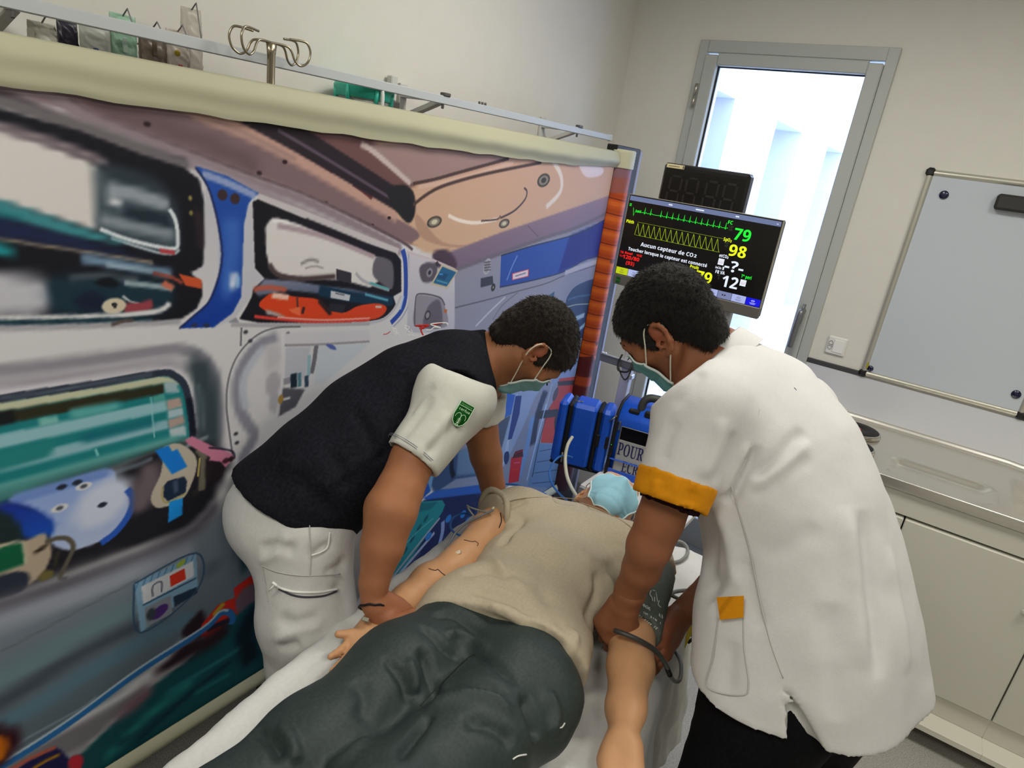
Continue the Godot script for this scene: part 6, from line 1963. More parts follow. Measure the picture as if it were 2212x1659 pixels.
# a hand: w wrist, d along the middle finger, n out of the back, s towards the thumb; curls = bend of each finger, thumb first
func hand_ops(h: Sdf, w: Vector3, d: Vector3, n: Vector3, curls: Array, thumb_dir: Vector3, spread := 0.12, sc := 1.0, flip := 1.0) -> void:
	d = d.normalized()
	n = (n - d * n.dot(d)).normalized()
	var s := d.cross(n).normalized() * flip
	var kn := [[0.027, 0.090], [0.008, 0.094], [-0.011, 0.089], [-0.029, 0.080]]
	var len := [[0.043, 0.026, 0.021], [0.047, 0.029, 0.022], [0.043, 0.027, 0.021], [0.034, 0.020, 0.019]]
	for i in 4:
		var base: Vector3 = w + s * kn[i][0] * 0.55 * sc + d * 0.012 * sc
		var k: Vector3 = w + (s * kn[i][0] + d * kn[i][1]) * sc
		h.cap(base, k, 0.0165 * sc, 0.0125 * sc, 0.014)
		var c: float = curls[i + 1]
		var dir := (d + s * spread * (1.5 - i) * 0.55).normalized()
		var p := k
		var ang := 0.0
		for j in 3:
			ang += c * [0.8, 1.0, 0.7][j]
			var dd := dir * cos(ang) - n * sin(ang)
			var q: Vector3 = p + dd * len[i][j] * sc
			h.cap(p, q, [0.0098, 0.0088, 0.0082][j] * sc, [0.0088, 0.0082, 0.0068][j] * sc, 0.004)
			p = q
	h.cap(w + s * 0.008 * sc + d * 0.01 * sc, w + (s * 0.026 + d * 0.045 - n * 0.008) * sc, 0.017 * sc, 0.017 * sc, 0.02)
	h.cap(w + (d * 0.02 - s * 0.012) * sc, w + (d * 0.07 - s * 0.016) * sc, 0.017 * sc, 0.015 * sc, 0.02)
	var t0 := w + (s * 0.020 + d * 0.028 - n * 0.006) * sc
	var td := thumb_dir.normalized()
	var t1 := t0 + (td * 0.75 + s * 0.3).normalized() * 0.038 * sc
	var t2 := t1 + td * 0.032 * sc
	var tc := (td - n * float(curls[0])).normalized()
	var t3 := t2 + tc * 0.026 * sc
	h.cap(t0, t1, 0.0165 * sc, 0.0125 * sc, 0.012)
	h.cap(t1, t2, 0.0115 * sc, 0.0105 * sc, 0.005)
	h.cap(t2, t3, 0.0108 * sc, 0.0082 * sc, 0.004)
# brings fold lines given beside a garment onto its surface, as seen along the line of sight of the note-taker
func onto(s: Sdf, o: Vector3, folds: Array) -> Array:
	var out := []
	for f in folds:
		var pts := []
		for p in f[0]:
			var q: Vector3 = p + o
			var dir: Vector3 = (p - CAM).normalized()
			var u: Vector3 = q - dir * 0.25
			for k in 60:
				var e := s.value(u)
				if e < 0.001: break
				u += dir * e * 0.85
			pts.append(u if u.distance_to(q) < 0.4 else q)
		out.append([pts, f[1], f[2]])
	return out
func build_carer_navy() -> void:
	var t := thing("person", "brown-haired person in a navy polo with white sleeves leaning over the bed", "person", Vector3(-1.02, 0, -0.86))
	var o := -t.position
	var side := Vector3(-0.37, -0.16, -0.92)
	var hx := frame(Vector3(-0.8436, 1.3589, -1.4147) + o, R_CAM * Vector3(0.931, 0.361, -0.049), R_CAM * Vector3(0.306, -0.847, -0.434))
	var sc := 0.98
	# ---- skin: head, neck, both arms down to the wrists, hands ----
	var s := Sdf.new()
	s.xf = hx * Transform3D(Basis.from_scale(Vector3.ONE * sc), Vector3.ZERO)
	s.sc = sc
	head_ops(s)
	s.xf = at(o)
	s.sc = 1.0
	s.cap(Vector3(-0.8764, 1.3392, -1.3924), Vector3(-0.9499, 1.3063, -1.3395), 0.064, 0.069, 0.03)
	s.cap(Vector3(-0.9484, 1.3018, -1.3385), Vector3(-0.9969, 1.2058, -1.2439), 0.064, 0.08, 0.03)
	s.cap(Vector3(-0.9243, 1.2761, -1.2930), Vector3(-0.8740, 1.2622, -1.1688), 0.045, 0.045, 0.04)
	s.cap(Vector3(-0.9571, 1.2408, -1.3829), Vector3(-0.9844, 1.1656, -1.4346), 0.06, 0.055, 0.04)
	var near := [Vector3(-0.8628, 1.2695, -1.1538), Vector3(-0.8612, 1.1582, -1.0216), Vector3(-0.8443, 1.1020, -0.9653), Vector3(-0.8379, 1.0719, -0.9381), Vector3(-0.8235, 1.0006, -0.9052), Vector3(-0.8091, 0.9324, -0.8736), Vector3(-0.7954, 0.8969, -0.8612)]
	s.chain(near, [0.052, 0.050, 0.051, 0.057, 0.046, 0.031, 0.0270], 0.010)
	var far := [Vector3(-0.9911, 1.1516, -1.4247), Vector3(-0.9745, 1.0678, -1.4378), Vector3(-0.9496, 0.9932, -1.4475), Vector3(-0.9224, 0.9001, -1.4634), Vector3(-0.9018, 0.8458, -1.4663)]
	s.chain(far, [0.055, 0.050, 0.046, 0.036, 0.029], 0.010)
	var net := s.net(0.0048)
	var h := Sdf.new()
	h.xf = at(o)
	h.cap(Vector3(-0.8106, 0.9399, -0.8757), Vector3(-0.7954, 0.8969, -0.8612), 0.0305, 0.0265, 0.01)
	var rw := Vector3(-0.7933, 0.8954, -0.8619)
	hand_ops(h, rw, Vector3(-0.7292, 0.8391, -0.9221) - rw, Vector3(-0.7361, 0.9811, -0.8516) - Vector3(-0.7611, 0.8700, -0.8901), [0.15, 0.45, 0.5, 0.5, 0.45], Vector3(-0.7361, 0.9209, -0.9142) - Vector3(-0.7683, 0.9017, -0.8800), 0.1, 1.02)
	net = joined(net, h.net(0.003))
	h = Sdf.new()
	h.xf = at(o)
	h.cap(Vector3(-0.9079, 0.8670, -1.4650), Vector3(-0.8999, 0.8434, -1.4665), 0.031, 0.028, 0.01)
	var lw := Vector3(-0.8999, 0.8434, -1.4665)
	hand_ops(h, lw, Vector3(-0.8483, 0.7834, -1.4489) - lw, Vector3(-0.8524, 0.8679, -1.5061) - lw, [0.3, 0.6, 0.6, 0.6, 0.6], Vector3(-0.8323, 0.8265, -1.4392) - lw, 0.1, 0.98, -1.0)
	net = joined(net, h.net(0.0035))
	var skin := Color(0.61, 0.405, 0.28)
	var red := Color(0.58, 0.29, 0.23)
	put("body", tinted(net, skin, [[hx * Vector3(-0.085, 0.01, -0.01), 0.035, red, 0.6], [hx * Vector3(-0.06, -0.06, 0.03), 0.05, Color(0.33, 0.21, 0.15), 0.7], [hx * Vector3(0, -0.09, 0.05), 0.06, Color(0.33, 0.21, 0.15), 0.65], [Vector3(-0.7557, 0.8768, -0.8838) + o, 0.07, red, 0.25], [hx * Vector3(-0.045, 0.042, 0.086), 0.016, Color(0.12, 0.08, 0.06), 0.8], [hx * Vector3(-0.034, 0.016, 0.096), 0.009, Color(0.08, 0.05, 0.04), 0.7], [hx * Vector3(-0.05, -0.03, -0.07), 0.04, Color(0.42, 0.27, 0.19), 0.6]]), skin_mat(), t)
	hair_on(t, hx, sc, Color(0.105, 0.075, 0.055), 0.008, 8, -0.004)
	# eyelashes and brow
	var st := begin()
	for k in 7:
		var q := hx * Vector3(-0.026 - k * 0.003, 0.012, 0.098 - k * 0.0012)
		tube(st, PackedVector3Array([q, q + hx.basis * Vector3(-0.001, -0.003, 0.009)]), 0.0007, 4)
	done("eyelashes", st, mat(Color(0.03, 0.02, 0.02), 0.8), t)
	st = begin()
	tube(st, smooth_path([hx * Vector3(-0.016, 0.041, 0.092), hx * Vector3(-0.032, 0.047, 0.088), hx * Vector3(-0.052, 0.040, 0.074)], 5), 0.0032, 6, -1, 0.6)
	done("eyebrow", st, mat(Color(0.06, 0.04, 0.03), 0.9), t)
	var mk := mask_on(t, hx, sc, Color(0.50, 0.70, 0.72))
	for q in 2:
		var x: float = [-1.0, 1.0][q]
		strap(t, [mk[q * 2], hx * Vector3(x * 0.081, 0.008, 0.028), hx * Vector3(x * 0.084, 0.034, 0.006), hx * Vector3(x * 0.082, 0.041, -0.010), hx * Vector3(x * 0.090, 0.022, -0.036), hx * Vector3(x * 0.090, -0.008, -0.033), hx * Vector3(x * 0.080, -0.032, -0.010), hx * Vector3(x * 0.066, -0.055, 0.020), mk[q * 2 + 1]])
	# ---- navy polo: trunk ----
	var p := Sdf.new()
	p.xf = at(o)
	var spine := [Vector3(-1.1366, 0.9588, -0.9305), Vector3(-1.1146, 1.0327, -0.9996), Vector3(-1.0882, 1.1258, -1.1043), Vector3(-1.0380, 1.2130, -1.2088), Vector3(-0.9901, 1.2754, -1.2892)]
	p.chain(spine, [0.140, 0.134, 0.128, 0.120, 0.094], 0.05, side, 1.34)
	p.cap(Vector3(-0.9901, 1.2754, -1.2892), Vector3(-0.9388, 1.3106, -1.3481), 0.094, 0.074, 0.05)
	p.cap(Vector3(-0.9380, 1.2818, -1.2619), Vector3(-0.8735, 1.2752, -1.1745), 0.078, 0.078, 0.05)
	p.cap(Vector3(-0.9802, 1.2537, -1.3489), Vector3(-0.9989, 1.1759, -1.4299), 0.075, 0.068, 0.05)
	p.cap(Vector3(-1.0716, 0.9895, -0.9586), Vector3(-0.9899, 1.1161, -1.1115), 0.10, 0.09, 0.06, side, 1.4)
	p.ell(Vector3(-1.1446, 0.9685, -0.9295), Vector3(0.155, 0.12, 0.19), 0.05, Basis(Vector3.UP, 0.35))
	var hem_n := Vector3(-1.0813, 0.9680, -0.9063) - Vector3(-1.0547, 1.0746, -0.9667)
	p.cut(Vector3(-1.1101, 0.9609, -0.9229), Vector3(-1.1769, 0.8782, -0.8473) - Vector3(-1.1417, 1.0593, -0.9438), 0.004)
	p.cut(Vector3(-0.9272, 1.3198, -1.3591), Vector3(-0.8697, 1.3477, -1.4063) - Vector3(-0.9408, 1.3103, -1.3468), 0.004)
	# sleeve openings are cut away so that the white sleeves can take over
	p.cut_cap(Vector3(-0.8437, 1.2803, -1.1203), Vector3(-0.8394, 1.1699, -0.9776), 0.070, 0.062, 0.004)
	var folds := [
		[[Vector3(-0.9089, 1.2268, -1.0827), Vector3(-0.9374, 1.1587, -1.0368), Vector3(-0.9507, 1.1143, -1.0103)], 0.016, -0.010],
		[[Vector3(-1.0275, 1.2327, -0.9865), Vector3(-0.9711, 1.1699, -0.9956), Vector3(-0.9393, 1.1131, -0.9920)], 0.014, -0.008],
		[[Vector3(-1.0481, 1.1528, -0.9158), Vector3(-0.9944, 1.1109, -0.9318), Vector3(-0.9704, 1.0639, -0.9274)], 0.016, -0.009],
		[[Vector3(-0.9407, 1.1596, -1.0103), Vector3(-0.9762, 1.1076, -0.9293), Vector3(-1.0100, 1.0610, -0.8891)], 0.015, 0.007],
		[[Vector3(-1.0541, 1.0877, -0.8603), Vector3(-0.9970, 1.0471, -0.8790), Vector3(-0.9632, 1.0139, -0.9112)], 0.018, -0.009],
		[[Vector3(-1.0097, 1.3010, -1.1255), Vector3(-0.9609, 1.2626, -1.1025), Vector3(-0.9220, 1.2163, -1.0827)], 0.014, -0.006],
		[[Vector3(-0.9560, 1.3844, -1.2930), Vector3(-0.8970, 1.3546, -1.2799), Vector3(-0.8758, 1.3132, -1.2760)], 0.010, -0.005],
		[[Vector3(-1.1267, 1.0908, -0.8663), Vector3(-1.0610, 1.1095, -0.8899), Vector3(-1.0365, 1.1481, -0.9460)], 0.022, 0.006]]
	var pn := press(relax(p.net(0.0070), 1), onto(p, o, folds), 0.004, 5.0, 3)
	var navy := cloth(Color(0.050, 0.054, 0.088), 12.0, 1.2, 0.88, 0.18)
	var polo := put("polo_shirt", from_arrays(pn[0], pn[1]), navy, t)
	# collar: a standing ribbed band round the neck
	var ca := Vector3(-0.9459, 1.3070, -1.3422) + o
	var cy := (Vector3(-0.8979, 1.3279, -1.3770) - Vector3(-0.9459, 1.3070, -1.3422)).normalized()
	var cx := (side - cy * side.dot(cy)).normalized()
	st = begin()
	lathe(st, Transform3D(Basis(cx, cy, cx.cross(cy)), ca) * Transform3D(Basis.from_scale(Vector3(1.02, 1, 0.98)), Vector3.ZERO), [Vector2(0.082, -0.012), Vector2(0.080, 0.004), Vector2(0.0775, 0.028), Vector2(0.075, 0.033), Vector2(0.071, 0.030), Vector2(0.070, 0.0)], 40)
	done("collar", st, cloth(Color(0.018, 0.028, 0.06), 14.0, 1.2, 0.85, 0.1), polo)
	# white sleeves with a seam and a turned hem
	var white := cloth(Color(0.80, 0.80, 0.765), 12.0, 1.0, 0.9, 0.03)
	for q in 2:
		var w := Sdf.new()
		w.xf = at(o)
		var a := Vector3(-0.8524, 1.2689, -1.1413)
		var b := Vector3(-0.8606, 1.1436, -1.0035)
		if q == 0:
			w.cap(a, b, 0.0815, 0.0650, 0.02)
			w.cap(Vector3(-0.8934, 1.2888, -1.1366), Vector3(-0.8435, 1.2656, -1.1829), 0.062, 0.055, 0.05)
			w.cut(Vector3(-0.8641, 1.1594, -1.0141), b - a, 0.002)
			w.cut_cap(Vector3(-0.8617, 1.1414, -1.0019), Vector3(-0.8621, 1.1746, -1.0341), 0.058, 0.054, 0.004)
			var d := (Vector3(-0.8524, 1.2689, -1.1413) - Vector3(-0.9470, 1.2941, -1.2614)).normalized()
			w.cut(Vector3(-0.9369, 1.3136, -1.2008), Vector3(-0.9457, 1.3409, -1.2066) - Vector3(-0.9474, 1.2409, -1.1644), 0.004)
		else:
			a = Vector3(-0.9724, 1.1883, -1.4141)
			b = Vector3(-0.9649, 1.0791, -1.4360)
			w.cap(a, b, 0.072, 0.060, 0.02)
			w.cut(Vector3(-0.9718, 1.1134, -1.4334), b - a, 0.002)
			w.cut(Vector3(-0.9796, 1.1908, -1.4231), a - b, 0.004)
			w.cut_cap(Vector3(-0.9649, 1.0791, -1.4360), Vector3(-0.9752, 1.1571, -1.4243), 0.052, 0.048, 0.004)
		var f := [
			[[Vector3(-0.8618, 1.2980, -1.0664), Vector3(-0.8553, 1.2457, -0.9990), Vector3(-0.8675, 1.2092, -0.9764)], 0.012, -0.006],
			[[Vector3(-0.7855, 1.2667, -1.0760), Vector3(-0.7936, 1.2270, -1.0297), Vector3(-0.8131, 1.1892, -1.0019)], 0.014, -0.007],
			[[Vector3(-0.8106, 1.2773, -1.0648), Vector3(-0.8096, 1.2324, -1.0094), Vector3(-0.8219, 1.1912, -0.9848)], 0.012, 0.005],
			[[Vector3(-0.8713, 1.3192, -1.0818), Vector3(-0.8864, 1.2786, -1.0431), Vector3(-0.8939, 1.2469, -1.0255)], 0.010, -0.005]] if q == 0 else []
		var wn := press(relax(w.net(0.0065), 1), onto(w, o, f), 0.003, 9.0, 5)
		var sl := put("sleeve", from_arrays(wn[0], wn[1]), white, polo)
		if q == 0:
			# hem stitching
			st = begin()
			var ax := (b - a).normalized()
			var e1 := ax.cross(Vector3.UP).normalized()
			var e2 := ax.cross(e1)
			for row in 2:
				var c0 := Vector3(-0.8641, 1.1594, -1.0141) + o - ax * (0.012 + row * 0.004)
				var ring := []
				for k in 41: ring.append(c0 + (e1 * cos(TAU * k / 40) + e2 * sin(TAU * k / 40)) * (0.0690 + row * 0.0006))
				tube(st, PackedVector3Array(ring), 0.0007, 5)
			done("hem_stitching", st, mat(Color(0.45, 0.45, 0.5), 0.8), polo)
	# badge on the near sleeve
	badge(t, Vector3(-0.7825, 1.2779, -1.0750) + o, Vector3(-0.7790, 1.3094, -1.1038) - Vector3(-0.7775, 1.2597, -1.0594), Vector3(-0.7778, 1.2908, -1.1094) - Vector3(-0.8027, 1.3026, -1.0988), a_front(Vector3(-0.7825, 1.2779, -1.0750)))
	back_print(polo, p, o)
	# ---- white trousers ----
	var w := Sdf.new()
	w.xf = at(o)
	w.ell(Vector3(-1.1245, 0.9486, -0.9213), Vector3(0.140, 0.13, 0.175), 0.05, Basis(Vector3.UP, 0.35))
	w.cap(Vector3(-1.1517, 0.9460, -0.8971), Vector3(-1.1214, 0.9116, -0.9205), 0.115, 0.11, 0.05)
	var rk := Vector3(-0.972, 0.50, -0.845)
	var lk := Vector3(-1.135, 0.49, -1.015)
	w.chain([Vector3(-1.0528, 0.9340, -0.8850), Vector3(-0.985, 0.76, -0.85), rk, Vector3(-0.99, 0.10, -0.83)], [0.118, 0.105, 0.080, 0.066], 0.04)
	w.chain([Vector3(-1.1224, 0.8521, -0.9951), Vector3(-1.115, 0.72, -1.01), lk, Vector3(-1.15, 0.10, -1.0)], [0.112, 0.100, 0.078, 0.066], 0.04)
	w.cut(Vector3(-1.05, 0.045, -0.9), Vector3.DOWN, 0.004)
	w.cut(Vector3(-1.1128, 1.0349, -0.9767), Vector3(0.3, 1.0, -0.3), 0.01)
	var wf := [
		[[Vector3(-1.0422, 0.9478, -0.7600), Vector3(-1.0128, 0.9628, -0.7845), Vector3(-0.9773, 0.9591, -0.8050)], 0.013, -0.010],
		[[Vector3(-1.0388, 0.9238, -0.7523), Vector3(-1.0149, 0.9427, -0.7749), Vector3(-0.9985, 0.9849, -0.8025)], 0.010, 0.006],
		[[Vector3(-0.9815, 0.8090, -0.7655), Vector3(-0.9425, 0.7959, -0.7843), Vector3(-0.9137, 0.8149, -0.8225)], 0.014, -0.010],
		[[Vector3(-0.9865, 0.7407, -0.7591), Vector3(-0.9460, 0.7792, -0.7877), Vector3(-0.9055, 0.7902, -0.8299)], 0.012, 0.008],
		[[Vector3(-0.9736, 0.7278, -0.7619), Vector3(-0.9349, 0.7447, -0.7928)], 0.012, -0.009],
		[[Vector3(-0.9378, 0.9713, -0.8720), Vector3(-0.9433, 0.9601, -0.8390), Vector3(-0.9535, 0.9435, -0.8258)], 0.010, -0.007],
		[[Vector3(-0.9267, 0.9281, -0.8985), Vector3(-0.9102, 0.9006, -0.8725), Vector3(-0.9062, 0.8608, -0.8585)], 0.014, -0.010],
		[[Vector3(-0.9072, 0.8762, -0.8518), Vector3(-0.9138, 0.8997, -0.8824)], 0.010, 0.006],
		[[Vector3(-0.9201, 0.9147, -0.8347), Vector3(-0.9164, 0.9197, -0.8765)], 0.009, -0.006]]
	var wn := press(relax(w.net(0.0080), 1), onto(w, o, wf), 0.004, 7.0, 9)
	var trs := cloth(Color(0.79, 0.785, 0.775), 10.0, 1.2, 0.9, 0.04)
	var tr := put("trousers", from_arrays(wn[0], wn[1]), trs, t)
	# cargo pocket flap with zip, side pocket piping
	thin_line(tr, "pocket_zip", w, o, [Vector3(-0.9963, 0.8850, -0.7627), Vector3(-0.9702, 0.8853, -0.7665), Vector3(-0.9406, 0.8864, -0.7791), Vector3(-0.9037, 0.8900, -0.8098), Vector3(-0.8859, 0.8890, -0.8453)], 0.0028, mat(Color(0.88, 0.88, 0.86), 0.6))
	thin_line(tr, "pocket_gap", w, o, [Vector3(-0.9767, 0.8841, -0.7620), Vector3(-0.9469, 0.8794, -0.7724), Vector3(-0.9213, 0.8790, -0.7881), Vector3(-0.8964, 0.8807, -0.8167), Vector3(-0.8861, 0.8840, -0.8432)], 0.0022, mat(Color(0.20, 0.20, 0.25), 0.8))
	thin_line(tr, "pocket_seam", w, o, [Vector3(-1.0278, 0.9189, -0.7571), Vector3(-0.9890, 0.9171, -0.7680), Vector3(-0.9349, 0.9214, -0.7971), Vector3(-0.8915, 0.9197, -0.8545)], 0.0013, mat(Color(0.70, 0.69, 0.68), 0.9))
	thin_line(tr, "pocket_seam", w, o, [Vector3(-1.0278, 0.9189, -0.7571), Vector3(-1.0130, 0.8890, -0.7539), Vector3(-1.0001, 0.8413, -0.7548)], 0.0013, mat(Color(0.70, 0.69, 0.68), 0.9))
	thin_line(tr, "side_pocket_piping", w, o, [Vector3(-0.9440, 0.9949, -0.8655), Vector3(-0.9316, 0.9720, -0.8512), Vector3(-0.9321, 0.9650, -0.8356), Vector3(-0.9409, 0.9606, -0.8158)], 0.0022, mat(Color(0.86, 0.86, 0.84), 0.7))
	thin_line(tr, "leg_seam", w, o, [Vector3(-0.9854, 1.0319, -0.8425), Vector3(-0.9620, 0.9913, -0.8278), Vector3(-0.9417, 0.9605, -0.8153), Vector3(-0.9266, 0.9219, -0.8025)], 0.0011, mat(Color(0.70, 0.69, 0.68), 0.9))
	st = begin()
	tube(st, PackedVector3Array([Vector3(-0.9766, 0.9001, -0.7500) + o, Vector3(-0.9827, 0.8875, -0.7410) + o]), 0.0022, 6)
	tube(st, PackedVector3Array([Vector3(-0.9816, 0.9050, -0.7489) + o, Vector3(-0.9712, 0.8991, -0.7529) + o]), 0.0035, 6)
	done("zip_pull", st, mat(Color(0.86, 0.86, 0.84), 0.5), tr)
	# wristband with metal plate
	st = begin()
	var ring := []
	var wa := (Vector3(-0.7954, 0.8969, -0.8612) - Vector3(-0.8091, 0.9324, -0.8736)).normalized()
	var e1 := wa.cross(Vector3(0.3, 0.2, 1)).normalized()
	var e2 := wa.cross(e1)
	for k in 33:
		var a := TAU * k / 32
		ring.append(Vector3(-0.7908, 0.8873, -0.8576) + o + (e1 * cos(a) + e2 * sin(a)) * 0.0295 + wa * 0.012 * sin(a + 0.4) + Vector3(0, 0.0012 * sin(a * 24), 0))
	tube(st, PackedVector3Array(ring), 0.0026, 6)
	done("wristband", st, mat(Color(0.02, 0.02, 0.03), 0.7), t)
	st = begin(false)
	beam(st, Vector3(-0.7850, 0.8836, -0.8210) + o, Vector3(-0.7721, 0.8821, -0.8284) + o, 0.010, 0.003, Vector3(-0.7532, 0.9584, -0.7943) - Vector3(-0.7764, 0.8825, -0.8234))
	done("wristband_plate", st, mat(Color(0.65, 0.64, 0.56), 0.3, 0.7), t)
	for q in [Vector3(-0.965, 0, -0.81), Vector3(-1.135, 0, -0.99)]: shoe(t, q + o, Vector3(0.8, 0, 0.1), Color(0.05, 0.05, 0.06))
func a_front(p: Vector3) -> Vector3:
	return (CAM - p).normalized()
func shoe(t: Node3D, p: Vector3, d: Vector3, c: Color) -> void:
	var s := Sdf.new()
	d = d.normalized()
	s.xf = Transform3D(Basis(Vector3.UP.cross(d), Vector3.UP, d), p)
	s.cap(Vector3(0, 0.045, -0.07), Vector3(0, 0.04, 0.11), 0.042, 0.040, 0.02)
	s.cap(Vector3(0, 0.05, -0.06), Vector3(0, 0.12, -0.065), 0.040, 0.044, 0.03)
	s.cap(Vector3(0, 0.05, 0.0), Vector3(0, 0.09, -0.05), 0.036, 0.036, 0.03)
	s.cut(Vector3(0, 0.001, 0), Vector3.DOWN, 0.004)
	var n := s.net(0.008)
	put("shoe", from_arrays(n[0], n[1]), mat(c, 0.5), t)
# a seam or piping that follows the surface of a garment
func thin_line(t: Node, called: String, s: Sdf, o: Vector3, pts: Array, r: float, m: Material) -> void:
	var path := PackedVector3Array()
	for p in smooth_path(pts, 6):
		var q := p + o
		var dir := (q - o - CAM).normalized()
		var u := q - dir * 0.25
		for k in 60:
			var f := s.value(u)
			if f < 0.0006: break
			u += dir * f * 0.8
		if u.distance_to(q) > 0.3: u = q
		path.append(u)
	var st := begin()
	tube(st, path, r, 6)
	done(called, st, m, t)
func badge(t: Node3D, c: Vector3, up: Vector3, right: Vector3, n: Vector3) -> void:
	up = up.normalized()
	right = (right - up * right.dot(up)).normalized()
	var nn := right.cross(up).normalized()
	if nn.dot(n) < 0: nn = -nn
	var xf := Transform3D(Basis(right, up, nn), c)
	var green := cloth(Color(0.02, 0.30, 0.06), 16.0, 1.5, 0.8, 0.1)
	var pale := mat(Color(0.72, 0.84, 0.70), 0.8)
	var out := [Vector2(-0.0165, 0.028), Vector2(0.0165, 0.028), Vector2(0.0170, -0.006), Vector2(0.013, -0.019), Vector2(0.006, -0.026), Vector2(0, -0.028), Vector2(-0.006, -0.026), Vector2(-0.013, -0.019), Vector2(-0.0170, -0.006)]
	var bend := func(q: Vector2, z: float) -> Vector3: return xf * Vector3(q.x, q.y, z - 5.5 * q.x * q.x - 2.0 * q.y * q.y)
	var st := begin()
	for k in out.size():
		var a: Vector2 = out[k]
		var b: Vector2 = out[(k + 1) % out.size()]
		tri(st, bend.call(Vector2.ZERO, 0.0015), bend.call(b, 0.0015), bend.call(a, 0.0015))
		quad(st, bend.call(a, 0.0015), bend.call(b, 0.0015), bend.call(b, -0.008), bend.call(a, -0.008))
	var bd := done("shield_badge", st, green, t)
	st = begin()
	var rim := []
	for k in out.size() + 1: rim.append(bend.call(out[k % out.size()], 0.0018))
	tube(st, PackedVector3Array(rim), 0.0008, 5)
	tube(st, PackedVector3Array([bend.call(Vector2(-0.0145, 0.018), 0.0022), bend.call(Vector2(0, 0.018), 0.0022), bend.call(Vector2(0.0145, 0.018), 0.0022)]), 0.0008, 5)
	for sg in [-1.0, 1.0]:
		var loop := []
		for k in 19:
			var a := k / 18.0 * PI * 1.55 - 0.25
			loop.append(bend.call(Vector2(sg * (0.0055 + 0.0062 * cos(a)) * (1.0 if a < 2.6 else 0.75), -0.008 + 0.0095 * sin(a) - (0.0035 * (a - 2.2) if a > 2.2 else 0.0)), 0.0022))
		loop.append(bend.call(Vector2(-sg * 0.004, -0.0245), 0.0022))
		tube(st, PackedVector3Array(loop), 0.0006, 5)
	for k in 4: tube(st, PackedVector3Array([bend.call(Vector2(-0.004, -0.011 - k * 0.003), 0.0022), bend.call(Vector2(0.004, -0.011 - k * 0.003), 0.0022)]), 0.0005, 4)
	done("emblem", st, pale, bd)
	words("lettering", "cerfua", Transform3D(xf.basis, xf * Vector3(-0.0125, 0.0105, 0.0018)), 0.0058, pale, bd, false, true, 1.0, false, 0.025)
	words("lettering", "Partenaires", Transform3D(xf.basis, xf * Vector3(-0.0130, 0.0225, 0.0014)), 0.0042, mat(Color(0.35, 0.6, 0.35), 0.8), bd, false, true, 1.0, false, 0.026)
